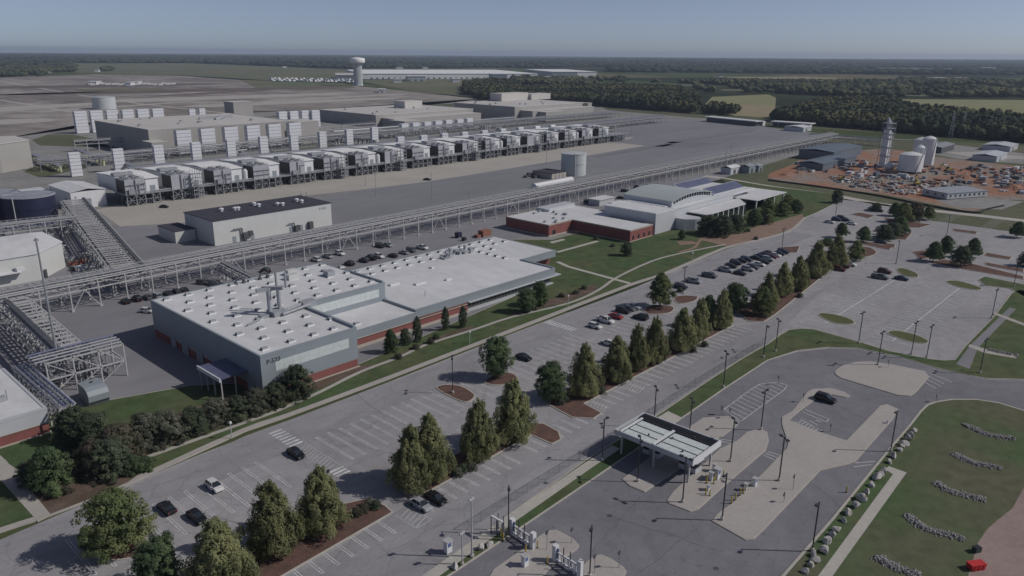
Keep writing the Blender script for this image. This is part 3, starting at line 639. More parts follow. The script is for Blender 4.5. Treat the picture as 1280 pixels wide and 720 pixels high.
def text(s, size, m, parent, loc, rot, name='lettering', ext=.04):
    cu = bpy.data.curves.new('lettering', 'FONT'); cu.body = s; cu.size = size; cu.extrude = ext; cu.align_x = 'LEFT'; cu.resolution_u = 2
    o = bpy.data.objects.new('tmp', cu); col.objects.link(o)
    me = bpy.data.meshes.new_from_object(o); bpy.data.objects.remove(o)
    me.materials.clear(); me.materials.append(M[m]); q = bpy.data.objects.new(name, me); col.objects.link(q)
    q.parent = parent; w_ = wloc(parent); q.location = (loc[0] - w_.x, loc[1] - w_.y, loc[2] - w_.z); q.rotation_euler = rot; return q
text('P-523', 1.5, 'steel_dark', t, (77.6, 146.22, 8.2), (R(90), 0, 0))
# door canopy on the west wall
t = thing('door_canopy', 'flat steel canopy on posts over the dock doors, on the shaded west wall', 'canopy', (73, 153, 0))
MB().box(69.5, 76.1, 152.4, 163, 5.05, 5.3).build('roof', 'blue_roof', t)
MB().box(69.2, 69.5, 152.2, 163.1, 4.6, 5.5).build('fascia', 'white_metal', t)
for (x, y) in ((69.7, 152.6), (69.7, 156), (69.7, 159.4), (69.7, 162.7), (73, 152.6), (73, 162.7)): MB().box(x - .12, x + .12, y - .12, y + .12, 0, 5.05).build('post', 'steel_light', t)

# --- brick office wing and canteen
t = thing('brick_wing', 'low dark red brick wing with a white flat roof beside the lawn', 'building', (241.5, 172.4, 0))
P = [(241.5, 203), (257.3, 203), (257.3, 172.4), (274, 172.4), (274, 196), (284, 196), (284, 228), (241.5, 228)]
MB().prism(P, 0, 5.0).build('wall', 'brick', t)
b = MB(); parapet(b, P, 5.0, .2, .4); b.build('coping', 'precast', t)
MB().prism(inset(P, .35), 4.9, 5.1).build('roof', 'white_roof', t)
b = MB(); b.prism(inset(P, -.12), 0, .5); b.build('plinth', 'precast', t)
for x in (259, 263, 267, 271): MB().box(x, x + 1.2, 172.33, 172.45, 1.0, 2.6).build('window', 'glass_dark', t)
for y in (206, ): MB().box(244, 246, 202.93, 203.05, .2, 2.4).build('window', 'glass_dark', t)
b = MB()
for i in range(12): x, y = 252 + random.uniform(-8, 14), 208 + random.uniform(-6, 16); b.box(x, x + 1.1, y, y + 1, 5.1, 5.1 + random.uniform(.6, 1.3))
b.build('roof_unit', 'galvanised', t)
b = MB().box(262, 283, 222, 228, 5.1, 6.4); b.build('parapet_screen', 'panel_light', t)

t = thing('white_hall', 'pale metal-clad hall with a barrel roof and arched window band by the brick wing', 'building', (276.3, 172.5, 0))
MB().prism([(276.3, 172.6), (292, 172.6), (292, 199.5), (276.3, 199.5)], 0, 9.3).build('wall', 'panel_light', t)
b = MB(); parapet(b, rect(276.3, 292, 172.6, 199.5), 9.3, .2, .4); b.build('coping', 'white_metal', t)
MB().prism(rect(276.8, 291.6, 173, 199), 9.2, 9.42).build('roof', 'white_roof', t)
MB().box(292, 362, 176, 200, 0, 9.0).build('wall', 'panel_light', t)
MB().box(292, 347, 173.2, 176.0, 0, 8.9).build('gallery', 'panel_light', t)
MB().box(292, 348, 172.9, 176.1, 8.9, 9.1).build('gallery_roof', 'white_metal', t)
b = MB(); X0, X1, YF, YB, ZE, ZP = 295.2, 331, 176.2, 203, 11.7, 13.7
arc = []
for i in range(17):
    u = i / 16.; arc.append((X0 + (X1 - X0) * u, ZE + (ZP - ZE) * (1 - (2 * u - 1) ** 2)))
n = len(arc); vs = [(x, YF, z) for x, z in arc] + [(x, YB, z) for x, z in arc]
b.add(vs, [(i, i + 1, i + 1 + n, i + n) for i in range(n - 1)]); rr_ = b.build('barrel_roof', 'panel_arch', t)
sm_ = rr_.modifiers.new('s', 'SOLIDIFY'); sm_.thickness = .35
b = MB(); vs = [(x, YF + .4, z - .1) for x, z in arc] + [(x, YF + .4, 9.0) for x, z in arc] + [(x, YB - .3, z - .1) for x, z in arc] + [(x, YB - .3, 9.0) for x, z in arc]
b.add(vs, [(i, i + n, i + 1 + n, i + 1) for i in range(n - 1)] + [(i + 2 * n, i + 1 + 2 * n, i + 1 + 3 * n, i + 3 * n) for i in range(n - 1)] + [(0, 2 * n, 3 * n, n), (n - 1, 2 * n - 1, 4 * n - 1, 3 * n - 1)])
b.build('gable_wall', 'panel_light', t)
b = MB()
for i in range(1, 16):
    x, z = arc[i]; b.box(x - .75, x + .75, YF + .25, YF + .38, max(10.3, z - 1.9), z - .4)
b.build('arched_window', 'glass_dark', t)
b = MB(); b.box(292.2, 295.1, 178, 199, 9, 9.6); b.box(284, 292, 199.6, 203, 4, 9.2); b.build('roof_edge', 'white_metal', t)
# monitors and wide low roof
b = MB()
for (x0, x1, y0, y1) in ((336, 368, 196, 201), (336, 368, 178, 184)):
    b.add([(x0, y0, 9.0), (x1, y0, 9.0), (x1, y1, 9.0), (x0, y1, 9.0), (x0, y0, 9.4), (x1, y0, 9.4), (x1, y1, 11.8), (x0, y1, 11.8)], [(4, 5, 6, 7), (0, 1, 5, 4), (1, 2, 6, 5), (2, 3, 7, 6), (3, 0, 4, 7)])
b.build('roof_monitor', 'panel_light', t)
b = MB()
for (x0, x1, y0, y1) in ((336, 368, 196, 201), (336, 368, 178, 184)):
    b = MB()
    for k in range(5):
        xa = x0 + .6 + k * 6.3; b.add([(xa, y0 + .2, 9.56), (xa + 6.1, y0 + .2, 9.56), (xa + 6.1, y1 - .3, 11.75), (xa, y1 - .3, 11.75)], [(0, 1, 2, 3)])
    b.build('skylight_glass', 'blue_roof', t)
MB().box(331.2, 371, 174, 204, 8.0, 9.02).build('roof', 'white_roof', t)
MB().box(362.1, 370.5, 177, 203, 0, 8).build('wall', 'panel_light', t)
MB().box(352, 386, 163, 183, 6.0, 6.3).build('entrance_roof', 'white_roof', t)
for x in (353, 362, 373, 384): MB().box(x, x + .6, 163.6, 164.2, 0, 6.0).build('column', 'white_metal', t)
MB().box(371, 384, 168, 181, 0, 6.0).build('entrance_glazing', 'glass_dark', t)
# front low block with glazed stair
MB().prism([(296, 164.5), (301.5, 161), (303, 172.8), (292.4, 172.8), (292.4, 168)], 0, 5.2).build('low_wall', 'panel_light', t)
MB().prism([(303.2, 163), (340, 163), (352, 172.8), (303.2, 172.8)], 6.0, 6.4).build('low_roof', 'white_roof', t)
MB().box(304, 345, 165, 172.8, 0, 6.0).build('entrance_glazing', 'glass_dark', t)
for x in (304, 309, 314, 319, 324, 329, 334, 339): MB().box(x, x + .5, 163.4, 163.9, 0, 6).build('column', 'white_metal', t)
b = MB()
for x in np.arange(302, 318, 1.0): b.box(x, x + .1, 157.4, 157.5, 0, 1.4)
b.box(302, 318, 157.35, 157.55, 1.3, 1.45); tag(b.build('entrance_railing', 'steel_light'), 'pale metal railing in front of the hall entrance terrace', 'railing')
# small shed roof behind brick wing
t = thing('shed', 'small flat white-roofed shed behind the brick wing', 'shed', (*at(752, 256), 0))
x, y = at(752, 255); MB().box(x - 6, x + 7, y - 3, y + 4, 0, 3.0).build('wall', 'panel_light', t); MB().box(x - 6.4, x + 7.4, y - 3.4, y + 4.4, 3.0, 3.25).build('roof', 'white_roof', t)

# --- long dark-roofed process building
t = thing('process_building', 'white building with a flat black roof between the pipe rack and concrete apron', 'building', (135, 287.5, 0))
MB().box(135.4, 190.5, 287.5, 312.5, 0, 10.0).build('wall', 'cream_metal', t)
MB().box(135.1, 190.8, 287.2, 312.8, 10.0, 10.25).build('roof', 'dark_roof', t)
for k, (x, y) in enumerate([(147, 303), (152, 301), (153.2, 300.6), (163, 305), (163, 301), (170, 297.5), (171.5, 296), (181, 300), (181, 296)]):
    MB().lathe((x, y, 10.25), [(.7, 0), (.7, .7), (1.0, .8), (1.0, 1.2), (.3, 1.5)], 12).build('roof_fan', 'white_metal', t)
for x in (183, 185.5): MB().tube((x, 299, 10.2), (x, 299, 14), .12, 6).build('flue', 'steel_dark', t)
for x in (143, 147.5, 151, 169, 174, 178): MB().box(x, x + 1.5, 287.38, 287.5, 0.1, 2.6).build('door', 'panel_grey', t)
b = MB().tube((143, 286.8, 5.6), (147, 286.8, 5.6), .2, 8).tube((147, 286.8, 1), (147, 286.8, 5.6), .3, 8).box(147.3, 149.5, 286.2, 287.4, .8, 3.6).box(149.8, 151.5, 286.2, 287.4, 2, 3.9)
b.build('wall_pipework', 'steel_dark', t); MB().tube((168, 286.8, 4), (171, 286.8, 4), .2, 8).tube((171, 286.8, 1), (171, 286.8, 4.2), .25, 8).box(171.2, 173.6, 286.2, 287.4, .5, 2.8).build('wall_pipework', 'steel_dark', t); MB().box(178, 180, 286.0, 287.4, .4, 3.4).build('wall_cabinet', 'steel_dark', t)
text('P-101', 1.6, 'steel_mid', t, (184.3, 287.46, 7.6), (R(90), 0, 0))
t = thing('annex', 'low black-roofed white annex on the shaded end of the black-roofed building', 'building', (126.5, 303, 0))
MB().box(126.6, 135.0, 303, 319, 0, 4.7).build('wall', 'cream_metal', t); MB().box(126.4, 135.05, 302.8, 319.2, 4.7, 4.95).build('roof', 'dark_roof', t)

# --- polygonal building at left edge
t = thing('corner_building', 'cream metal building with chamfered corner and pale roof at the left edge', 'building', (60, 288, 0))
P = [(20, 284.5), (72.2, 284.5), (83.6, 296.5), (83.6, 318), (20, 318)]
MB().prism(P, 0, 9.3).build('wall', 'cream_metal', t)
b = MB(); n = len(P); Q = [(24, 300.5), (66, 300.5), (78, 304), (78, 312), (24, 312)]
PP = inset(P, -.35); b.add([(x, y, 9.3) for x, y in PP] + [(x, y, 10.9) for x, y in Q] + [(x, y, 9.1) for x, y in PP], [(i, (i + 1) % n, (i + 1) % n + n, i + n) for i in range(n)] + [tuple(range(n, 2 * n))] + [(i + 2 * n, (i + 1) % n + 2 * n, (i + 1) % n, i) for i in range(n)])
b.build('roof', 'white_roof', t)
b = MB(); b.box(30, 66, 281, 284.4, 4.6, 4.9); b.box(65, 67.5, 281.5, 284, 4.9, 6); b.build('awning', 'white_metal', t)
MB().box(73.8, 74.6, 285.5, 286.5, 0, 3).build('door', 'steel_dark', t)
# --- low building bottom left
t = thing('laboratory_building', 'low white-roofed building with brick base at the lower left edge', 'building', (20, 163, 0))
P = [(-10, 163.2), (38.2, 163.2), (38.2, 192), (30, 192), (30, 205), (-10, 205)]
MB().prism(inset(P, .12), 0, 2.6).build('brick_base', 'brick', t)
MB().prism(P, 2.6, 5.6).build('wall', 'panel_light', t)
b = MB(); b.prism(inset(P, -.05), 2.5, 2.68); b.prism(inset(P, -.1), 0, .5); b.build('precast_trim', 'precast', t)
b = MB(); parapet(b, P, 5.6, .25, .5); b.build('coping', 'panel_light', t)
MB().prism(inset(P, .4), 5.5, 5.72).build('roof', 'white_roof', t)
MB().box(14, 30, 205.2, 216, 0, 7.4).build('rear_block', 'white_roof', t)
b = MB()
for (x, y) in ((33, 173), (30, 168.5), (26, 180), (20, 172), (32, 184)): b.box(x - .6, x + .6, y - .5, y + .5, 5.7, 6.9); b.tube((x + .9, y, 5.7), (x + .9, y, 8), .1, 6)
b.build('roof_unit', 'galvanised', t)
# horizontal curved hopper
t = thing('curved_bin', 'grey steel bin with a rounded end on the grass edge beside the pipe tower', 'bin', (*at(125, 497), 0))
x, y = at(123, 500)
prof = [(-3.0, 0.3), (2.2, 0.3), (3.0, 1.2), (3.1, 2.6), (2.4, 3.6), (1.0, 4.1), (-3.0, 4.1)]
n = len(prof); b = MB(); b.add([(x + 1.5, y + p, z) for p, z in [(-q[0], q[1]) for q in prof]] + [(x - 2.8, y + p, z) for p, z in [(-q[0], q[1]) for q in prof]], [tuple(range(n - 1, -1, -1)), tuple(range(n, 2 * n))] + [(i, (i + 1) % n, (i + 1) % n + n, i + n) for i in range(n)])
b.build('shell', 'panel_grey', t); MB().box(x - 2.8, x + 1.6, y - 2.6, y + 2.8, 0.0, .3).build('skid', 'steel_dark', t)
MB().lathe((x - .5, y + 1, 4.1), [(.3, 0), (.3, .3)], 8).build('hatch', 'steel_dark', t)

# --- the elevated row of cooling houses
cell = thing('cooling_house', 'x', 'cooling house', (0, 0, 0), 'elevated cooling houses in a long row')
WY = 0.0
b = MB()
for x in (0.3, 4.8, 9.3, 13, 16.6):
    b.box(x - .15, x + .15, .1, 14.2, 5.2, 5.6)
    for y in (.3, 7, 14): b.box(x - .2, x + .2, y - .2, y + .2, 0, 5.6)
for (x0, x1) in ((.3, 4.8), (4.8, 9.3), (13, 16.6)):
    b.bar((x0, .3, .3), (x1, .3, 5.4), .22); b.bar((x1, .3, .3), (x0, .3, 5.4), .22)
for y0, y1 in ((.3, 7), (7, 14)): b.bar((.3, y0, .3), (.3, y1, 5.4), .2)
b.box(-.1, 22.8, -.1, .25, 5.3, 5.65).box(-.1, 17, -.1, .2, 2.7, 2.9)
b.build('support_frame', 'steel_mid', cell)
b = MB(); b.box(-.2, 22.9, -.3, 15, 5.65, 5.85); b.box(9.5, 22.9, -.35, -.25, 6.7, 6.8)
for x in np.arange(9.5, 23, 1.5): b.box(x, x + .07, -.35, -.28, 5.85, 6.8)
b.build('platform', 'galvanised', cell)
b = MB()
for x, y, w, d, z in ((1, 2, 3, 5, 2.2), (5.5, 2, 2.5, 6, 1.8), (10.5, 2.5, 4, 4, 2.6), (1, 9, 6, 4, 3.4), (11, 9, 5, 4, 3.2), (17.5, 4, 3, 5, 2.4)): b.box(x, x + w, y, y + d, 0, z)
for x in (2.5, 7, 12.5): b.tube((x, 1, 0), (x, 1, 5.6), .3, 6)
b.tube((0, 4, 4.6), (22.9, 4, 4.6), .35, 8).tube((0, 6, 4.4), (22.9, 6, 4.4), .3, 8)
b.build('machinery', 'steel_dark', cell)
MB().box(0, 9.6, 0, 11.5, 5.85, 13.2).build('louvre_box', 'corrugated', cell)
MB().box(-.06, 0, .4, 11.2, 6.2, 12.6).build('painted_shade', 'black', cell)  # black sheet paints the shade onto the box's left face
for x in (2.5, 7):
    for y in (3, 8): MB().lathe((x, y, 13.2), [(1.5, 0), (1.6, .9), (1.35, .95), (1.3, .4)], 12).build('fan', 'steel_mid', cell)
b = MB()
for z in (13.6, 14.1): b.box(.1, 9.5, .1, .2, z, z + .08).box(.1, 9.5, 11.3, 11.4, z, z + .08).box(.1, .2, .1, 11.4, z, z + .08).box(9.4, 9.5, .1, 11.4, z, z + .08)
for x in (.1, 3.2, 6.3, 9.4): b.box(x, x + .08, .1, .2, 13.2, 14.2).box(x, x + .08, 11.3, 11.4, 13.2, 14.2)
b.build('guard_rail', 'galvanised', cell)
b = MB(); b.box(9.65, 17.2, 2.5, 36, 5.9, 12.6).box(0, 9.6, 11.6, 36, 5.9, 13.2); b.build('wall', 'white_metal', cell)
b = MB()
def slabroof(b, x0, x1, y0, y1, z0, z1, th=.3):
    b.add([(x0, y0, z0), (x1, y0, z0), (x1, y1, z1), (x0, y1, z1), (x0, y0, z0 + th), (x1, y0, z0 + th), (x1, y1, z1 + th), (x0, y1, z1 + th)], [(0, 3, 2, 1), (4, 5, 6, 7), (0, 1, 5, 4), (1, 2, 6, 5), (2, 3, 7, 6), (3, 0, 4, 7)])
slabroof(b, 9.3, 17.6, 1.8, 18, 12.7, 13.6); slabroof(b, 9.3, 17.6, 18, 36.5, 13.6, 12.9)
slabroof(b, -.4, 9.3, 11.3, 20, 13.3, 13.7); slabroof(b, -.4, 9.3, 20, 36.5, 13.7, 12.9)
cr_ = b.build('roof', 'bright_roof', cell)
b = MB().box(13, 15.5, 2.35, 2.5, 5.9, 9); b.build('door', 'panel_grey', cell)
MB().box(1.2, 4.2, -1.2, -.05, 6.0, 8.4).build('control_box', 'steel_mid', cell)
b = MB().tube((5, -.5, 6), (5, -.5, 12.8), .3, 6).tube((5, -.5, 12.8), (5, 3, 14.2), .3, 6).tube((6.6, -.5, 6), (6.6, -.5, 11), .22, 6).tube((6.6, -.5, 11), (9.8, -.4, 11), .22, 6).tube((9.8, -.4, 11), (9.8, 2.2, 11), .22, 6).tube((10.6, 1.8, 5.9), (10.6, 1.8, 12.9), .2, 6)
b.tube((11.6, 0, 6.6), (22, 0, 6.6), .3, 6); b.build('front_pipe', 'galvanised', cell)
b = MB()
for z in (8.1, 10.5): b.box(-.5, 9.7, -.7, -.1, z, z + .1)
for x in (-.4, 3, 6.2, 9.4): b.box(x, x + .12, -.7, -.58, 5.85, 11.6)
b.bar((-.4, -.65, 5.9), (3, -.65, 8.1), .1); b.bar((6.2, -.65, 8.1), (9.4, -.65, 10.5), .1); b.build('access_gantry', 'steel_mid', cell)
b = MB(); b.box(-.2, 9.2, 11.8, 15.5, 13.9, 15.2).box(1, 5, 15.6, 19, 13.9, 14.9); b.build('roof_duct', 'galvanised', cell)
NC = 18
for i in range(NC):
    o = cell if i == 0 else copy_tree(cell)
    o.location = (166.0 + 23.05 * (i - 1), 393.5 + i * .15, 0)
    o['label'] = '%s cooling house from the left in the long elevated row behind the apron' % ORD[i]
    for k in [c for c in bpy.data.objects if c.parent == o]:
        n_ = k.name.split('.')[0]
        if (n_ == 'access_gantry' and i % 3 == 1) or (n_ == 'roof_duct' and i % 4 == 2) or (n_ == 'control_box' and i % 2) or (n_ == 'front_pipe' and i % 5 == 3): bpy.data.objects.remove(k)
    if i in (1, 5, 7, 10, 13):
        b = MB()
        for z in np.arange(2, 15, 2.2): b.box(10, 15, -3.2, -.5, z, z + .12)
        for x in (10, 12.5, 15):
            for y in (-3.2, -.5): b.box(x - .1, x + .1, y - .1, y + .1, 0, 15.3)
        for k in range(6): b.bar((10, -3.2, k * 2.2), (15, -3.2, k * 2.2 + 2.2), .16)
        q = b.build('stair_tower', 'galvanised'); q.parent = o
    if i in (2, 6, 11, 15):
        q = MB().lathe((19.5, 3, 5.9), [(1.3, 0), (1.3, 5), (.4, 6)], 10).build('vessel', 'white_metal'); q.parent = o
o = copy_tree(cell); o.location = (166.0 + 23.05 * (NC - 1), 393.5 + NC * .15, 0)
for k in [c for c in bpy.data.objects if c.parent == o and c.name.split('.')[0] in ('wall', 'roof', 'louvre_box', 'painted_shade', 'fan', 'guard_rail', 'door', 'control_box', 'front_pipe', 'access_gantry', 'roof_duct')]: bpy.data.objects.remove(k)
tag(o, 'open steel staircase frame at the right end of the cooling house row', 'steel frame'); o.name = 'steel_frame'; del o['group']
b = MB()
for z in (8.5, 11, 13.5): b.box(0, 6, 0, 8, z, z + .15)
for x in (.2, 5.8):
    for y in (.2, 7.8): b.box(x - .12, x + .12, y - .12, y + .12, 5.85, 14.5)
for k in range(4): b.bar((.2, .1, 5.85 + k * 2.2), (5.8, .1, 8 + k * 2.2), .25)
q = b.build('stair_tower', 'steel_mid'); q.parent = o

# white end shed left of the row
t = thing('compressor_shed', 'plain white gabled shed at the left end of the cooling house row', 'shed', (124, 398, 0))
x0, x1, y0, y1 = 121.5, 137.5, 405, 436
MB().box(x0, x1, y0, y1, 0, 8.2).build('wall', 'white_metal', t)
b = MB(); slabroof(b, x0 - .4, (x0 + x1) / 2, y0 - .4, y1, 8.2, 8.2); b.v = [(v[0], v[1], v[2] + (1.3 if abs(v[0] - (x0 + x1) / 2) < .1 else 0)) for v in b.v]
k0 = len(b.v); slabroof(b, (x0 + x1) / 2, x1 + .4, y0 - .4, y1, 8.2, 8.2); b.v = b.v[:k0] + [(v[0], v[1], v[2] + (1.3 if abs(v[0] - (x0 + x1) / 2) < .1 else 0)) for v in b.v[k0:]]
b.build('roof', 'white_roof', t); MB().box(x0 + 3, x0 + 9, y0 - .08, y0, 0, 4.6).build('door', 'panel_grey', t)
MB().box(x0 - .08, x0, y0 + 6, y0 + 9, 0, 5).build('door', 'galvanised', t)
MB().box(110, 121, 432, 448, 0, 6).build('lean_to', 'white_roof', t)

# white louvred stacks
def stack(loc, w, d, h, label, group, seg=2.2):
    t = thing('louvred_stack', label, 'stack', loc, group)
    b = MB(); z = .4
    while z < h - .3:
        z1 = min(z + seg - .22, h); b.box(-w / 2, w / 2, -d / 2, d / 2, z, z1); z += seg
    b.build('louvre_panel', 'louvre', t, local=True)
    MB().box(-w / 2 + .15, w / 2 - .15, -d / 2 + .15, d / 2 - .15, 0, h - .2).build('core', 'louvre_gap', t, local=True)
    return t
for i in range(10):
    stack((159 + 25.7 * i, 512 + .8 * i, 0), 6.2, 3, 14.8, '%s louvred white stack from the left standing behind the cooling house roofs' % ORD[i], 'white stacks behind the cooling houses')
for i in range(9):
    x, y = at([500, 529, 555, 580, 605, 628, 650, 671, 690][i], [173, 171, 168.5, 167, 165, 163, 161, 159.5, 158][i] - .5, 14)
    stack((x, y, 0), 6, 3, 15, '%s short white chimney from the left rising above the right half of cooling roofs' % ORD[i], 'short white chimneys')
for i in range(6):
    stack((251 + 18.6 * i, 566, 0), 10.8, 5, 18.6, '%s tall white cooling tower panel from the left in front of the tan hall' % ORD[i], 'white cooling towers before the tan hall', 2.6)
pp = [(99, 139), (119, 138.3), (139, 137.5), (158.5, 137), (177.5, 136.4), (196, 135.7)]
for i, (px, py) in enumerate(pp):
    x, y = at(px, py, 20); stack((x, y, 0), 10.5, 5, 20, '%s white cooling tower panel from the left behind the tan hall' % ORD[i], 'white cooling towers behind the tan hall', 3.0)
for i, (px, py) in enumerate([(352, 139.5), (366, 139), (380, 138.2), (393, 137.8)]):
    x, y = at(px, py, 17); stack((x, y, 0), 9 if i != 2 else 8, 5, 17, '%s white tower panel from the left beside the middle tan hall' % ORD[i], 'white tower panels beside the middle hall', 3.0)
for i, (px, py) in enumerate([(239, 136), (251.5, 135.3)]):
    x, y = at(px, py, 19); stack((x, y, 0), 6, 4, 19, '%s narrow white tower peeking over the nearest tan hall roof' % ORD[i], 'narrow white towers over the roof', 3.0)
x, y = at(303, 146); t = thing('storage_tank', 'dark square-looking grey tank block behind the roof of the nearest tan hall', 'tank', (x, y, 0)); MB().box(x - 13, x + 11, y - 6, y + 16, 0, 17).build('shell', 'tan_wall', t); MB().box(x - 13.4, x + 11.4, y - 6.4, y + 16.4, 17, 17.4).build('roof', 'tan_roof', t)
for i in range(7):
    px = [505.5, 519.5, 534, 547.5, 560.5, 574.5, 586.5][i]; x, y = at(px, 167 - i * 1.3 + .5)
    t = thing('air_cooler', '%s white air cooler from the left along the front of the middle tan hall' % ORD[i], 'air cooler', (x, y, 0), 'white air coolers along the middle hall')
    MB().box(-4, 4, -1.5, 3.2, 1.2, 9.6).build('casing', 'louvre', t, local=True)
    b = MB()
    for s in (-3.7, 3.7): b.box(s - .2, s + .2, -1.2, -.8, 0, 1.2); b.box(s - .2, s + .2, 2.5, 2.9, 0, 1.2)
    b.lathe((-1.8, -3, 0), [(1.1, 0), (1.3, 1.8), (1.1, 1.9)], 10); b.lathe((1.8, -3, 0), [(1.1, 0), (1.3, 1.8), (1.1, 1.9)], 10)
    b.build('stand', 'steel_mid', t, local=True)

# tan halls
def hall(name, label, x0, x1, y0, y1, h, fronts, extra=None):
    t = thing(name, label, 'industrial hall', (x0, y0, 0))
    MB().box(x0, x1, y0, y1, 0, h).build('wall', 'tan_wall', t)
    b = MB(); parapet(b, rect(x0, x1, y0, y1), h, .4, .8, .15); b.build('coping', 'tan_roof', t)
    MB().box(x0 + .7, x1 - .7, y0 + .7, y1 - .7, h - .1, h + .1).build('roof', 'tan_roof', t)
    for (a, b_, c, d, z) in fronts:
        MB().box(a, b_, c, d, 0, z).build('block', 'tan_wall', t); MB().box(a - .2, b_ + .2, c - .2, d, z, z + .35).build('block_roof', 'tan_roof', t)
    g = MB()
    for x in np.arange(x0 + 12, x1, 12.5): g.box(x, x + .35, y0 - .12, y0, 0, h - .4)
    g.build('pilaster', 'tan_roof', t)
    g = MB()
    for i in range(10):
        x = random.uniform(x0 + 5, x1 - 5); y = random.uniform(y0 + 8, y1 - 10); g.box(x, x + random.uniform(1, 3), y, y + random.uniform(1, 2.5), h, h + random.uniform(.8, 2))
    g.build('roof_unit', 'steel_mid', t)
    return t
t = hall('process_hall', 'nearest tan flat-roofed hall with a dark shaded end wall behind the white stacks', 233.5, 352, 583, 688, 18.2, [(228, 240, 566, 582.9, 10.5), (352.2, 374, 575, 600, 17.2)])
b = MB(); x, y = at(352, 139); b.box(300, 330, 640, 642, 18.2, 20.5); b.tube((310, 632, 18.2), (316, 632, 20.2), 2, 10); b.build('roof_duct', 'galvanised', t)
t = hall('process_hall', 'middle tan hall with white air coolers along its front and a rooftop tank', 488.6, 628, 646, 750, 11.9, [(496, 620, 625, 645.9, 8.6), (488.8, 512, 600, 624.9, 8.2)])
x, y = at(507, 134, 12); MB().box(x - 14, x + 12, y - 16, y + 4, 12, 20).build('rooftop_tank', 'tan_roof', t)
t = hall('process_hall', 'farthest tan hall on the right with a long rooftop box', 646, 772, 597, 697, 15.6, [(655, 768, 578, 596.9, 11.5), (664, 700, 566, 577.9, 10.5), (772.2, 780, 590, 640, 15)])
b = MB(); x, y = at(649, 124, 16); b.box(x - 48, x + 2, y - 14, y + 6, 15.8, 25); b.box(x + 4, x + 42, y - 18, y + 2, 15.8, 23); b.build('rooftop_box', 'tan_roof', t)
# tan building at left edge
t = thing('storage_hall', 'tan metal hall with a pale roof cut by the left edge behind the tanks', 'building', (120, 575, 0))
MB().prism([(60, 560), (132, 560), (153, 574), (153, 606), (60, 640)], 0, 17.5).build('wall', 'tan_wall', t); MB().prism(inset([(60, 560), (132, 560), (153, 574), (153, 606), (60, 640)], -.4), 17.5, 18).build('roof', 'tan_roof', t)
# tanks
def tank(name, label, px, py, r, h, m, rm, g=None, cone=1.0, parts=True):
    x, y = at(px, py); t = thing(name, label, 'tank', (x, y, 0), g)
    MB().lathe((x, y, 0), [(r, 0), (r, h)], 40).build('shell', m, t, smooth=False)
    MB().lathe((x, y, h), [(r + .2, -.3), (r + .2, .12), (r * .5, cone * .6), (.2, cone)], 40).build('roof', rm, t)
    if parts:
        b = MB()
        for k in range(int(h / .6)): pass
        b.bar((x - r * .75, y - r * .75, 0), (x - r * .75, y - r * .75, h + 1), .35); b.build('ladder', 'steel_light', t)
        b = MB(); n = 40
        for i in range(n):
            a0, a1 = 2 * math.pi * i / n, 2 * math.pi * (i + 1) / n
            b.bar((x + (r + .1) * math.cos(a0), y + (r + .1) * math.sin(a0), h * .55), (x + (r + .1) * math.cos(a1), y + (r + .1) * math.sin(a1), h * .55), .25)
            b.bar((x + (r) * math.cos(a0), y + (r) * math.sin(a0), h + 1), (x + (r) * math.cos(a1), y + (r) * math.sin(a1), h + 1), .08)
        b.build('railing', m, t)
    return t
x, y = at(41, 283); tank('storage_tank', 'dark navy storage tank with grey roof, right one of the pair at left edge', 40, 276, 10.8, 12, 'blue_tank', 'tank_roof', 'navy tanks at the left edge')
tank('storage_tank', 'dark navy storage tank cut by the left edge of the photo', -7, 276, 10.8, 12.6, 'blue_tank', 'tank_roof', 'navy tanks at the left edge')
tank('water_tank', 'tall pale grey cylindrical tank beside the flat-roofed pump house', 716.5, 218, 8.0, 13.6, 'tank_grey', 'tank_grey', cone=.6)
tank('storage_tank', 'distant pale cylindrical tank behind the nearest tan hall', 131, 136, 14, 15, 'tank_grey', 'tank_grey', parts=False)
t = thing('pump_house', 'flat dark-roofed pump house beside the pale grey tank', 'shed', (350, 293, 0))
x, y = at(691, 224); MB().box(x - 1, x + 13, y - 0, y + 16, 0, 3.4).build('wall', 'precast', t); MB().box(x - 1.3, x + 13.3, y - .3, y + 16.3, 3.4, 3.7).build('roof', 'dark_roof', t)
for k in range(3): MB().box(x + 2 + k * 3.6, x + 3.4 + k * 3.6, y - .08, y, .1, 2.4).build('door', 'panel_grey', t)
b = MB()
for k in range(7): xx = x - 6 + random.uniform(-3, 3); yy = y + 12 + random.uniform(-4, 4); b.box(xx, xx + 2, yy, yy + 2, 0, random.uniform(1, 2.8))
b.build('pump_set', 'steel_dark', t)
t = thing('long_white_shed', 'long low white arched shed beside the pipe rack below the pump house', 'shed', (*at(690, 232), 0))
p, q = at(667, 236), at(714, 227); d = Vector((q[0] - p[0], q[1] - p[1])); L_ = d.length; d.normalize(); nn = Vector((-d.y, d.x))
b = MB(); prof = [(-2, 0), (-2, 2), (-1.2, 2.8), (0, 3.1), (1.2, 2.8), (2, 2), (2, 0)]; n = 7
b.add([(p[0] + nn.x * a_, p[1] + nn.y * a_, z) for a_, z in prof] + [(q[0] + nn.x * a_, q[1] + nn.y * a_, z) for a_, z in prof], [tuple(range(n)), tuple(range(2 * n - 1, n - 1, -1))] + [(i, i + n, (i + 1) % n + n, (i + 1) % n) for i in range(n)])
b.build('shell', 'white_metal', t)
for k in range(2): MB().box(p[0] - .1 + k, p[0] + .6 + k, p[1] - 2.2, p[1] - 2.0, 0, 2).build('door', 'panel_grey', t)

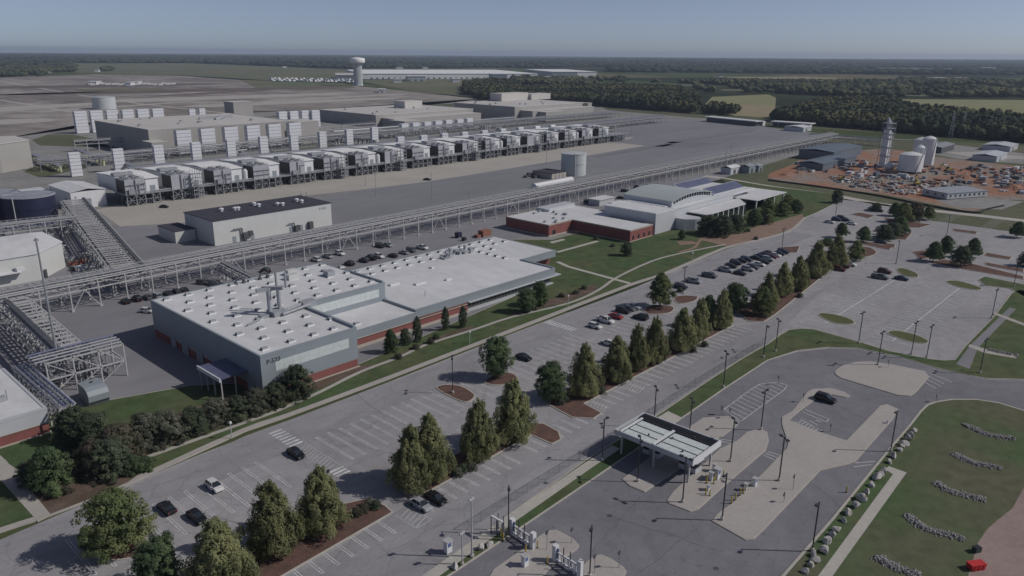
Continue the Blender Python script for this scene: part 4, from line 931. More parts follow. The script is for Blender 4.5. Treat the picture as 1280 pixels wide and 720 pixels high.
# long dock buildings beyond the plain
for (a, c, lab) in (((890, 151), (955, 157.5), 'long low open-fronted dock shed beyond the far end of the paved plain'), ((962, 158), (1013, 161.5), 'shorter open-fronted dock shed nearest the pipe rack end')):
    p, q = at(*a), at(*c); t = thing('dock_shed', lab, 'shed', (p[0], p[1], 0), None)
    d = Vector((q[0] - p[0], q[1] - p[1])); L_ = d.length; d.normalize(); nn = Vector((-d.y, d.x)) * 14
    if nn.y < 0: nn = -nn
    Q = [p, q, (q[0] + nn.x, q[1] + nn.y), (p[0] + nn.x, p[1] + nn.y)]
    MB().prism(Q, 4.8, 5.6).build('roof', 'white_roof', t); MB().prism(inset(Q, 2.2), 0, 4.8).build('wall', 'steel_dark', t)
    b = MB(); k = 0
    while k < L_: b.box(p[0] + d.x * k - .2, p[0] + d.x * k + .2, p[1] + d.y * k - .2, p[1] + d.y * k + .2, 0, 4.8); k += 9
    b.build('post', 'steel_light', t)
    MB().box(q[0] + d.x - 1, q[0] + d.x + 5, q[1] + 1, q[1] + 9, 0, 5).build('end_room', 'white_metal', t)

# ---------------------------------------------------------------- pipe racks
def rack(label, p, q, width, h, bay=7.0, z2=None, slats=False, group=None, mat_='steel_light', pipes=6, xb=5, side=1):
    p = Vector((*p, 0)); q = Vector((*q, 0)); d = q - p; L_ = d.length; d.normalize(); nn = Vector((-d.y, d.x, 0)) * width * side
    t = thing('pipe_rack', label, 'pipe rack', (p.x, p.y, 0), group)
    z2 = z2 or h - 2.6; nb = max(2, min(99, int(round(L_ / bay)))); bay = L_ / nb
    for i in range(nb + 1):
        c = p + d * bay * i; e = c + nn; b = MB()
        b.bar(c, c + Vector((0, 0, h)), .32); b.bar(e, e + Vector((0, 0, h)), .32)
        b.bar(c + Vector((0, 0, h)), e + Vector((0, 0, h)), .3); b.bar(c + Vector((0, 0, z2)), e + Vector((0, 0, z2)), .3)
        if i % xb == xb - 1 and i < nb:
            f = c + d * bay; m_ = (c + f) / 2 + Vector((0, 0, z2)); b.bar(c, m_, .22); b.bar(f, m_, .22); b.bar(e, m_ + nn, .2)
        b.bar(c + Vector((0, 0, .0)), c + Vector((0, 0, .5)), .8); b.bar(e, e + Vector((0, 0, .5)), .8)
        b.build('bent', mat_, t)
    b = MB()
    for z in (h - .05, z2 - .05):
        for o_ in (Vector((0, 0, 0)), nn): b.bar(p + o_ + Vector((0, 0, z)), q + o_ + Vector((0, 0, z)), .32)
    b.build('longitudinal_beam', mat_, t)
    b = MB()
    for i in range(nb):
        c = p + d * bay * i; f = c + d * bay
        if i % 2: b.bar(c + Vector((0, 0, z2)), f + Vector((0, 0, h)), .14)
        else: b.bar(c + Vector((0, 0, h)), f + Vector((0, 0, z2)), .14)
    b.build('truss_diagonal', mat_, t)
    for k in range(pipes):
        u = (k + .7) / (pipes + .4); r_ = random.choice((.1, .16, .2, .28)); zz = (z2 if (k % 2 or slats) else h) + r_ + .12
        o_ = nn * u + Vector((0, 0, zz)); MB().tube(p + o_, q + o_, r_, 8).build('pipe', random.choice(('steel_mid', 'pipe_grey', 'steel_dark')) if slats else random.choice(('pipe_grey', 'pipe_grey', 'galvanised', 'steel_mid', 'pipe_blue', 'steel_light', 'steel_dark')), t)
    if slats:
        b = MB(); k = .8
        while k < L_:
            c = p + d * k; b.bar(c + nn * .08 + Vector((0, 0, h + .5)), c + nn * .72 + Vector((0, 0, h + .5)), .75, .18); k += 3.1
        b.bar(p + nn * .1 + Vector((0, 0, h + .42)), q + nn * .1 + Vector((0, 0, h + .42)), .12).bar(p + nn * .7 + Vector((0, 0, h + .42)), q + nn * .7 + Vector((0, 0, h + .42)), .12)
        b.build('cross_plate', 'steel_light', t)
        b = MB().bar(p + nn * .88 + Vector((0, 0, h + .7)), q + nn * .88 + Vector((0, 0, h + .7)), 1.2, .5); b.build('cable_tray', 'steel_dark', t)
    else:
        b = MB().bar(p + nn * .5 + Vector((0, 0, h + .5)), q + nn * .5 + Vector((0, 0, h + .5)), .9, .1); b.build('walkway', 'steel_mid', t)
        b = MB(); k = 0
        while k < L_:
            c = p + d * k + Vector((0, 0, h - .05)); b.bar(c, c + nn, .14); c = p + d * (k + 1) + Vector((0, 0, z2 - .05)); b.bar(c, c + nn, .14); k += 2.2
        for o_ in (nn * .42, nn * .58):
            b.bar(p + o_ + Vector((0, 0, h + 1.5)), q + o_ + Vector((0, 0, h + 1.5)), .07); b.bar(p + o_ + Vector((0, 0, h - .1)), q + o_ + Vector((0, 0, h - .1)), .1)
            k = 0
            while k < L_: c = p + d * k + o_; b.bar(c + Vector((0, 0, h - .1)), c + Vector((0, 0, h + 1.5)), .07); k += 2.2
        b.build('cross_beams', mat_, t)
    return t
rack('long two-level steel pipe rack crossing the whole site from left edge to right', (-20, 240), (692, 252), 9, 8.6, 8.0, group=None, pipes=7, xb=6)
rack('short raised pipe rack in front of the navy tanks on the left', at(0, 309), at(98, 297), 8, 8.0, 6, pipes=6)
rack('wide pipe rack with pale cross plates leading to the cooling houses', (82.5, 249), (111, 385), 10.5, 8.2, 6.5, slats=True, pipes=9, side=-1)
rack('pipe rack running from the long rack down to the pipe tower at lower left', (56.5, 237), (54.0, 186), 6.5, 8.0, 6, slats=True, pipes=6, side=-1)
rack('slim pipe bridge from the long rack to the back wall of the production building', (116, 240), (113, 206), 2.6, 6.2, 6, pipes=4, xb=9, side=-1)
rack('pipe rack passing between the cooling houses and the tan halls', (150, 548), (780, 548), 12, 7, 9, pipes=8, mat_='steel_mid', xb=4)
rack('pipe rack close behind the cooling houses', (175, 470), (760, 470), 10, 7.5, 9, pipes=8, mat_='steel_mid', xb=4)
rack('grey pipe rack in front of the middle tan hall', (400, 590), (640, 588), 8, 5, 8, pipes=6, mat_='steel_mid')
rack('white-beamed pipe rack behind the white stacks at left', at(95, 190), at(182, 184.5), 3, 8, 8, pipes=4)
rack('white-beamed pipe rack before the middle tan hall end wall', at(398, 172), at(470, 166), 3, 9, 9, pipes=3)
rack('low pipe rack at the far end beyond the plain', at(1010, 176), at(1100, 183), 7, 6, 8, pipes=5)
# pipe tower lower-left
t = thing('pipe_tower', 'open white steel pipe tower beside the low brick-based building', 'pipe tower', (44, 180, 0))
b = MB()
for x in (44, 49.5, 55, 60.5):
    for y in (182, 190): b.box(x - .15, x + .15, y - .15, y + .15, 0, 8.2)
for z in (4, 8):
    for y in (182, 190): b.box(44, 60.5, y - .15, y + .15, z - .15, z + .15)
    for x in (44, 49.5, 55, 60.5): b.box(x - .15, x + .15, 182, 190, z - .15, z + .15)
for x0, x1 in ((44, 49.5), (49.5, 55), (55, 60.5)): b.bar((x0, 182, .2), (x1, 182, 4), .18); b.bar((x0, 182, 8), (x1, 182, 4), .18)
b.build('frame', 'steel_light', t)
for k in range(7): MB().tube((42, 182.8 + k * .95, 8.5 + (k % 2) * .4), (60.5, 182.8 + k * .95, 8.5 + (k % 2) * .4), .22, 8).build('pipe', ('pipe_grey', 'galvanised', 'pipe_blue')[k % 3], t)
b = MB()
for k in range(26):
    x, y, z = random.uniform(44, 60), random.uniform(182.5, 189.5), random.uniform(.5, 6.5); b.box(x, x + random.uniform(.4, 1.6), y, y + random.uniform(.4, 1.2), z, z + random.uniform(.4, 1.4))
for k in range(8): x = 45 + k * 2; b.tube((x, 184 + k % 3 * 2, 0), (x, 184 + k % 3 * 2, 8), .18, 6)
b.build('pipework', 'steel_mid', t)
t = thing('pipe_tower', 'narrow ladder-like pipe bridge along the edge of the low white roof', 'pipe tower', (40, 172, 0))
b = MB()
for y in np.arange(160, 190, 3.2): b.box(39.2, 39.5, y, y + .25, 0, 6); b.box(42.6, 42.9, y, y + .25, 0, 6); b.box(39.2, 42.9, y, y + .25, 5.8, 6.1)
b.box(39.2, 39.5, 160, 190, 5.8, 6.1); b.box(42.6, 42.9, 160, 190, 5.8, 6.1); b.build('frame', 'steel_light', t)
for k in range(4): MB().tube((39.8 + k * .8, 160, 6.4), (39.8 + k * .8, 190, 6.4), .25, 8).build('pipe', 'pipe_blue' if k % 2 else 'pipe_grey', t)
MB().tube((40, 162.5, 1.5), (44, 162.5, 1.5), 1.4, 12).build('drum', 'steel_light', t)
# drainage trenches / pipe supports rows
def supports(lab, p, q, n, h=3.4, m='yellow_pale'):
    t = thing('pipe_support_row', lab, 'pipe supports', (*p, 0))
    for i in range(n):
        u = i / (n - 1); x, y = p[0] + (q[0] - p[0]) * u, p[1] + (q[1] - p[1]) * u; MB().lathe((x, y, 0), [(.9, 0), (.9, h)], 8).build('support', m, t)
    MB().bar((*p, h + .5), (*q, h + .5), 3.5, .8).build('pipe_bundle', 'pipe_grey', t)
supports('diagonal row of pale pipe supports nearest the tan building at left', at(42, 199), at(76, 215), 12)
supports('row of pale pipe supports between the first two white stacks', at(96, 194), at(130, 207), 9, 4)
supports('row of pale pipe supports right of the second white stack', at(152, 211), at(178, 221), 8, 4.5)
supports('row of pale pipe supports before the middle tan hall', at(412, 176), at(470, 182), 12, 4.0, 'steel_light')
for i in range(16):
    x, y = 88 + random.uniform(0, 24), 262 + i * 7 + random.uniform(-2, 2); x = min(x, 84 + i * 2.2 + 10)
    t = thing('process_skid', 'small steel process skid beneath the wide pipe rack near the navy tanks', 'process skid', (x - 4, y, 0), 'process skids under the wide rack'); b = MB()
    b.box(-1.6, 1.6, -1.2, 1.2, .2, 1.6)
    for q in range(3): b.tube((-1.2 + q, -1 + q * .8, 0), (-1.2 + q, -1 + q * .8, random.uniform(3, 6)), .2, 6)
    b.tube((-2.5, .5, 3), (2.5, .5, 3), .2, 6); b.build('frame', ('steel_mid', 'galvanised', 'steel_light')[i % 3], t, local=True); MB().tube((-1.4, 0, 2.2), (1.4, 0, 2.2), .55, 8).build('vessel', 'galvanised', t, local=True)
# process clutter between the rows: one vessel/skid each
k = 0
for i in range(42):
    x = 170 + i * 10.0 + random.uniform(-2, 2); y = random.choice((446, 455, 488, 498, 560, 532)) + random.uniform(-3, 3)
    if y > 500 and x > 640: y = 455
    kind = i % 3
    lab = ('%s %s vessel between the pipe racks behind the cooling houses', 0)
    t = thing('process_skid', 'steel process skid with pipework among the racks behind the cooling houses', 'process skid', (x, y, 0), 'process skids behind the cooling houses')
    if kind == 0: MB().tube((-4, 0, 2.5), (4, 0, 2.5), 1.3, 10).build('vessel', 'galvanised', t, local=True); MB().box(-3, -2.4, -1, 1, 0, 2).box(2.4, 3, -1, 1, 0, 2).build('saddle', 'steel_mid', t, local=True)
    elif kind == 1:
        b = MB()
        for q in (-3, 0, 3): b.tube((q, 0, 0), (q, 0, random.uniform(3, 6)), .7, 8)
        b.build('vessel', 'steel_light', t, local=True); MB().box(-4, 4, -1.5, 1.5, 1.8, 2.1).build('deck', 'steel_mid', t, local=True)
    else:
        b = MB().box(-4, 4, -2, 2, .3, 2.2); b.box(-2, 1, -1.5, 1.5, 2.2, 3.4); b.build('casing', 'steel_mid', t, local=True); MB().tube((-4, 1, 4), (4, 1, 4), .3, 8).build('pipe', 'pipe_grey', t, local=True)
# ---------------------------------------------------------------- trees
def np_mesh(name, V, Fq, m, attr=None):
    me = bpy.data.meshes.new(name); nv = len(V); nf = len(Fq); k = Fq.shape[1]
    me.vertices.add(nv); me.vertices.foreach_set('co', V.astype(np.float32).ravel())
    me.loops.add(nf * k); me.loops.foreach_set('vertex_index', Fq.astype(np.int32).ravel())
    me.polygons.add(nf); me.polygons.foreach_set('loop_start', np.arange(0, nf * k, k, dtype=np.int32)); me.polygons.foreach_set('loop_total', np.full(nf, k, dtype=np.int32))
    me.update(calc_edges=True); me.materials.append(M[m]); return me
def leaves(C, Nrm, size, asp=1.5):
    """quads centred on C facing roughly Nrm, folded a little"""
    n = len(C); r1 = rng.normal(size=(n, 3)); a = np.cross(Nrm, r1); a /= np.linalg.norm(a, axis=1)[:, None] + 1e-9
    b = np.cross(Nrm, a); b /= np.linalg.norm(b, axis=1)[:, None] + 1e-9
    s = (size * rng.uniform(.6, 1.3, n))[:, None]; a = a * s * asp * .5; b = b * s * .5
    V = np.stack([C - a - b * .6, C + a * .2 - b, C + a + b * .5, C - a * .3 + b], 1).reshape(-1, 3)
    Fq = np.arange(4 * n).reshape(n, 4); return V, Fq
def crown_mesh(name, kind, m, seed, nclump=230, nleaf=70):
    """unit crown: height 1 (z 0..1), radius .5 at the widest"""
    global rng
    rng = np.random.default_rng(seed); Cs = []; Ns = []; S = []
    lob = rng.uniform(0, 6.28, 6); amp = rng.uniform(.04, .12, 6)
    def wob(th, z): return 1 + sum(amp[i] * np.sin((i + 2) * th + lob[i] + z * (3 + i)) for i in range(6))
    tips = []
    if kind == 'multi': tips = [(rng.uniform(-.22, .22), rng.uniform(-.22, .22), rng.uniform(.75, 1.0)) for _ in range(4)]
    for i in range(nclump):
        th = rng.uniform(0, 2 * math.pi)
        if kind == 'cone':
            z = 1 - rng.uniform(0, 1) ** .60; z = max(.02, z); R_ = .5 * (1 - z) ** .68 * min(1, .62 + 2.5 * z) + .012
        elif kind == 'ball':
            z = rng.uniform(0.02, .98); R_ = .5 * math.sqrt(max(0, 1 - (2 * z - 1) ** 2)) ** .8
        elif kind == 'egg':
            z = rng.uniform(0.03, .99); R_ = .5 * math.sin(math.pi * min(1, (z * .85 + .15)) ** .8) ** .75
        else:
            z = rng.uniform(0.0, .97); R_ = .5 * math.sqrt(max(0, 1 - max(0, (z - .35) / .65) ** 2.2))
        R_ *= wob(th, z); rad = R_ * (rng.uniform(.0, 1) ** .38)
        cx, cy = rad * math.cos(th), rad * math.sin(th); rc = rng.uniform(.05, .09) * (1.15 if kind != 'cone' else .9)
        if kind == 'cone': rc *= (.65 + .55 * (1 - z))
        n = nleaf; P = rng.normal(size=(n, 3)); P /= np.linalg.norm(P, axis=1)[:, None]; P *= (rng.uniform(.3, 1, n) ** .5)[:, None]
        P *= np.array([rc, rc, rc * (1.25 if kind == 'cone' else .75)])
        if kind == 'cone': P[:, 2] += -np.hypot(P[:, 0], P[:, 1]) * .1
        c = np.array([cx, cy, z]); out = np.array([cx, cy, (z - .45) * .8]); out /= np.linalg.norm(out) + 1e-6
        N_ = P / rc * .6 + out * .8 + rng.normal(size=(n, 3)) * .35 + np.array([0, 0, .35]); N_ /= np.linalg.norm(N_, axis=1)[:, None]
        Cs.append(P + c); Ns.append(N_)
    C = np.concatenate(Cs); Nn = np.concatenate(Ns); C[:, 2] = np.clip(C[:, 2], 0, 1.02)
    V, Fq = leaves(C, Nn, np.full(len(C), .020 if kind == 'cone' else .025))
    # opaque heart of larger shaded leaf masses
    n = 500; th = rng.uniform(0, 2 * math.pi, n)
    z = rng.uniform(.05, .9, n)
    if kind == 'cone': R_ = .40 * (1 - z) ** .75
    else: R_ = .36 * np.sqrt(np.clip(1 - (2 * z - 1) ** 2, 0, 1))
    rad = R_ * rng.uniform(0, 1, n) ** .5; C2 = np.stack([rad * np.cos(th), rad * np.sin(th), z], 1); N2 = rng.normal(size=(n, 3)); N2 /= np.linalg.norm(N2, axis=1)[:, None]
    V2, F2 = leaves(C2, N2, np.full(n, .07)); F2 = F2 + len(V)
    return np_mesh(name, np.concatenate([V, V2]), np.concatenate([Fq, F2]), m)
CR = {}
def crowns(key, kind, m, seeds, **k): CR[key] = [crown_mesh('crown', kind, m, s, **k) for s in seeds]
crowns('cypress', 'cone', 'leaf_cypress', (11, 12, 13, 14), nclump=360, nleaf=72)
crowns('round', 'ball', 'leaf_green', (21, 22, 23))
crowns('bright', 'egg', 'leaf_bright', (31, 32))
crowns('broad', 'dome', 'leaf_bright', (36,), nclump=260, nleaf=70)
crowns('egg', 'egg', 'leaf_green', (33, 34))
crowns('dark', 'dome', 'leaf_dark', (41, 42, 43))
crowns('grey', 'dome', 'leaf_grey', (51, 52))
crowns('brown', 'dome', 'leaf_brown', (61,))
crowns('column', 'egg', 'leaf_dark', (71,), nclump=120)
def trunk_mesh(kind):
    b = MB(); b.tube((0, 0, 0), (.01, 0, .45), .024, 8, .017).tube((.01, 0, .45), (0, .01, .85), .017, 8, .006)
    for i in range(7):
        th = i * 2.4; z = .22 + i * .08; l = .28 if kind != 'cone' else .2 * (1.1 - z)
        b.tube((0, 0, z), (l * math.cos(th), l * math.sin(th), z + .1 + .1 * (kind != 'cone')), .008, 5, .003)
    o = b.build('trunk', 'bark'); me = o.data; bpy.data.objects.remove(o); return me
TR = {'cone': trunk_mesh('cone'), 'x': trunk_mesh('x')}
def tree(name, key, px, py, h, w, label, group=None, z0=.08, cat='tree', var=None, base=.16, xy=None):
    if key == 'cypress': w *= 1.10
    else: w *= .80; h *= .93
    x, y = xy if xy else at(px, py); t = thing(name, label, cat, (x, y, base), group, rz=random.uniform(0, 6.28))
    o = bpy.data.objects.new('crown', CR[key][(var if var is not None else random.randrange(99)) % len(CR[key])]); col.objects.link(o); o.parent = t
    o.location = (0, 0, z0 * h); o.scale = (w, w, h * (1 - z0))
    o = bpy.data.objects.new('trunk', TR['cone' if key == 'cypress' else 'x']); col.objects.link(o); o.parent = t; k_ = (w + h) / 2; o.scale = (k_, k_, h * .95)
    return t
CY = 'cypress trees along the planted median'
cy = [(278, 742, 12.6, 9.5, 'tall olive cypress at the bottom edge, leftmost of the median row'), (343, 692, 12.6, 9, 'olive cypress second from the left in the median row'), (403, 664, 11.8, 8.6, 'olive cypress third from the left, beside the open mulch patch'),
      (516, 612, 12.6, 8.6, 'large olive cypress left of the close pair in the median'), (538, 602, 13.9, 8, 'large olive cypress right of the close pair, by the silver sedan'), (598, 574, 12.5, 7.8, 'olive cypress between the close pair and the traffic lane gap'), (641, 554, 14, 8.4, 'olive cypress at the right tip of the second mulch bed'),
      (730, 498, 13.2, 7.8, 'pointed olive cypress right of the dark round tree'), (770, 480, 12.2, 7.6, 'olive cypress in the median third bed, second cypress from its left tip'), (795, 466, 12.6, 6.2, 'slim olive cypress left of a touching pair in the third bed'), (817, 458, 13, 6.8, 'slim olive cypress right of a touching pair in the third bed'),
      (852, 442, 12.3, 8.0, 'hazy olive cypress right of the pair in the third bed'), (873, 428, 12.6, 6.4, 'narrow olive cypress behind the hazy wide one in the third bed'), (901, 414, 11.8, 6.4, 'last olive cypress at the right end of the third bed'),
      (958, 388, 11.8, 6.6, 'olive cypress at the left of the fourth bed behind a green tree'), (977, 374, 11.8, 6.6, 'second olive cypress in the fourth bed'), (996, 367, 12.6, 7, 'third olive cypress in the fourth bed, tall and slim'), (1019, 350, 13.6, 8.8, 'broad olive cypress in the fourth bed'), (1044, 337, 12.4, 8.8, 'broad olive cypress at the right end of the fourth bed by parked maroon cars')]
for i, (px, py, h, w, lab) in enumerate(cy): tree('cypress_tree', 'cypress', px, py - (2 if i < 7 else 4), h - (.2 if i < 7 else .5), w, lab, CY, .07, var=i)
for (key, px, py, h, w, lab, z0) in [
    ('broad', 150, 690, 11.4, 11.6, 'spreading yellow-green tree on the round mulch island at lower left', .10), ('round', 200, 742, 9.5, 9, 'round green tree cut by the bottom edge left of the cypresses', .10),
    ('round', 621, 473, 11.2, 9.2, 'round dark green tree standing between the front lot bays', .10), ('round', 688, 502, 9.8, 8.8, 'dense dark green round tree at the left tip of the third bed', .06),
    ('bright', 825, 384, 11.6, 9.6, 'single green tree on the island by the parked pickup', .12), ('round', 918, 391, 9.8, 9.5, 'round green tree left of the fourth median bed', .08), ('bright', 952, 394, 9.2, 9.6, 'round bright green tree at the left tip of the fourth bed', .08), ('egg', 884, 408, 10, 7.2, 'green tree behind the cypresses at the right of the third bed', .08),
    ('round', 658, 391, 8.0, 7.6, 'left one of two round green trees at the production building corner', .06), ('round', 674, 383, 8.4, 7.0, 'right one of two round green trees at the production building corner', .06),
    ('egg', 489, 441, 6.8, 5.0, 'small light green conical tree on the lawn by the brick band', .05), ('dark', 507, 431, 4.8, 4, 'small olive shrub between the light conical tree and the first column shrub', .02),
    ('dark', 783, 320, 6.0, 5.6, 'small tree alone on the lawn before the brick wing', .1), ('egg', 852, 300, 4.5, 4, 'sapling on the small paved circle before the white hall', .1),
    ('bright', 1069, 326, 8.0, 8.0, 'bright green rounded tree at the end of the median by the maroon cars', .05),
    ('dark', 1046, 254, 7.5, 7.4, 'lone dark tree beside the perimeter road bend', .06)]:
    tree('tree', key, px, py, h, w, lab, None, z0)
for i, (px, py, h, w) in enumerate([(522, 427, 7.6, 4.0), (557, 413, 7.4, 3.3), (579, 410, 7.0, 3.6)]):
    tree('column_shrub', 'column', px, py, h, w, ['leftmost dark column shrub along the brick band', 'middle dark column shrub along the brick band', 'rightmost dark column shrub along the brick band'][i], 'column shrubs by the production building', .02, 'shrub')
SH = [('dark', 372, 497, 8.2, 8.6, 'rounded dark tree hiding the corner lettering side of the production building'), ('dark', 345, 508, 6.0, 6.2, 'dark shrub tree left of the rounded one at the building corner'), ('grey', 322, 517, 6.2, 7, 'greyish shrub tree below the door canopy'), ('dark', 298, 524, 5.4, 7.5, 'dark shrub tree left of the greyish one below the door canopy'),
      ('grey', 270, 532, 6.4, 7.5, 'pale grey-green shrub tree in the middle of the hedge row'), ('dark', 243, 541, 6.0, 7.5, 'dark shrub tree in the hedge row above the footpath'), ('grey', 210, 553, 7.2, 9, 'wide grey-green shrub tree at the hedge row left part'), ('grey', 183, 560, 7.6, 9, 'tall pale grey-green shrub tree beside the grass patch'),
      ('brown', 152, 576, 8.0, 9.5, 'brownish shrub tree at the left of the hedge row'), ('dark', 118, 566, 8.8, 10, 'big dark tree behind the brownish shrub tree'), ('dark', 95, 553, 8.0, 9, 'big dark tree beside the low brick-based building'), ('brown', 124, 592, 7, 8.5, 'brown-leaved tree at the mulch bed edge'),
      ('dark', 142, 596, 8, 8.5, 'dark tree by the gutter strip right of the brown one'), ('egg', 66, 614, 9.2, 9.2, 'fresh green tree beside the beige footpath at lower left'), ('grey', 42, 606, 5, 6.5, 'small grey shrub touching the beige footpath'), ('egg', 168, 592, 4, 5, 'low green shrub where hedge meets the footpath line'), ('egg', 183, 588, 3, 4.4, 'lowest green shrub at the right end of the mulch bed')]
for key, px, py, h, w, lab in SH: tree('shrub_tree', key, px, py, h, w, lab, None, .02)
# trees by the hall and in the right-hand lots
for (key, px, py, h, w, lab, z0) in [
    ('dark', 884, 293, 9.2, 11, 'left dark tree of the dense clump before the white hall', .05), ('dark', 902, 296, 10.0, 11, 'middle dark tree of the dense clump before the white hall', .05), ('dark', 920, 291, 8.6, 10, 'right dark tree of the dense clump before the white hall', .05),
    ('egg', 942, 282, 8, 9.5, 'green tree just right of the dense dark clump', .08), ('bright', 958, 280, 7.5, 9, 'green tree second right of the dark clump', .08), ('bright', 960, 266, 7.0, 9.5, 'pale green tree behind, near the hall entrance roof', .08), ('bright', 978, 270, 7, 10, 'pale green tree on the lawn right of the hall', .08),
    ('egg', 995, 266, 7, 9, 'pale green tree closest to the lot bend', .08), ('bright', 985, 258, 6.5, 9.5, 'pale green tree farthest right behind the lawn', .08),
    ('egg', 1051, 297, 6.8, 7.0, 'small tree left of two in the far lot island', .12), ('egg', 1079, 303, 7.2, 7.4, 'small tree right of two in the far lot island', .12),
    ('dark', 1104, 300, 7, 9, 'dark tree at the left of the far lot clump', .06), ('dark', 1116, 297, 7, 9, 'dark tree in the middle of the far lot clump', .06), ('egg', 1125, 294, 8.6, 9, 'green tree at the front of the far lot clump', .06), ('bright', 1128, 278, 9.8, 11, 'tall pale tree at the back left of the far lot clump', .05), ('brown', 1142, 276, 9.4, 10, 'brownish tree at the back middle of the far lot clump', .05), ('bright', 1160, 275, 7, 7.5, 'pale green tree at the back right of the far lot clump', .12), ('egg', 1118, 270, 7, 8, 'small tree behind the far lot clump', .1), ('dark', 1095, 264, 4.5, 6.5, 'low dark tree by the white pickup at the lot edge', .1),
    ('egg', 1166, 327, 8.2, 8.4, 'front left tree of four in the right lot islands', .12), ('egg', 1181, 319, 8.2, 7.6, 'rear left tree of four in the right lot islands', .12), ('dark', 1200, 333, 8.4, 8.4, 'front right tree of four in the right lot islands', .12), ('egg', 1215, 322, 8.2, 7.8, 'rear right tree of four in the right lot islands', .12),
    ('egg', 1271, 297, 7.4, 8.6, 'tree near the right edge above the shadowed lot', .12), ('dark', 1283, 333, 5.8, 8, 'dark tree cut by the right edge beside the lot', .08), ('egg', 1034, 306, 3, 7, 'low spreading shrub on the far lot island left of the small trees', .05)]:
    tree('tree', key, px, py, h, w, lab, None, z0)
# low shrubs in the beds
sh = [(300, 700 - 52), ]
k = 0
for (px, py) in [(455, 640), (462, 634), (470, 636), (446, 645), (572, 595), (578, 590), (583, 586), (590, 588), (752, 492), (748, 486), (700, 506), (706, 503), (866, 440), (880, 433), (668, 388), (702, 372), (720, 368), (730, 362), (745, 300), (766, 309), (545, 424), (538, 430), (1000, 372), (850, 365), (520, 437), (498, 449), (108, 602), (84, 618), (945, 300), (935, 290)]:
    tree('low_shrub', ('brown', 'grey', 'dark')[k % 3], px, py, 1.5, 2.6, 'low scrubby bush growing in a bed', 'low bushes in the planting beds', .0, 'bush'); k += 1
# ---------------------------------------------------------------- vehicles
PAINT = {'black': (.012, .012, .015), 'white': (.62, .62, .62), 'silver': (.30, .31, .33), 'grey': (.10, .105, .115), 'dark blue': (.02, .028, .06), 'red': (.28, .02, .02), 'maroon': (.09, .015, .02), 'blue': (.03, .06, .2)}
for k_, c_ in PAINT.items(): mat('paint_' + k_, c_, .28, .6, n1=.08, s1=2, n2=.1, s2=.4)
mat('headlight', (.7, .7, .7), .2, .6, n1=.1, s1=5); mat('tail_light', (.35, .02, .02), .2, .6, n1=.1, s1=5)
def loft(b, secs):
    """secs: (x, zlow, ztop, halfw_low, halfw_mid, halfw_top, zmid)"""
    rings = []
    for (x, zl, zt, wl_, wm, wt, zm) in secs: rings.append([(x, -wl_, zl), (x, -wm, zm), (x, -wt, zt), (x, wt, zt), (x, wm, zm), (x, wl_, zl)])
    n = 6; vs = [v for r_ in rings for v in r_]; fs = [tuple(range(n - 1, -1, -1)), tuple(range((len(rings) - 1) * n, len(rings) * n))]
    for k in range(len(rings) - 1): fs += [(k * n + i, k * n + (i + 1) % n, (k + 1) * n + (i + 1) % n, (k + 1) * n + i) for i in range(n)]
    b.add(vs, fs)
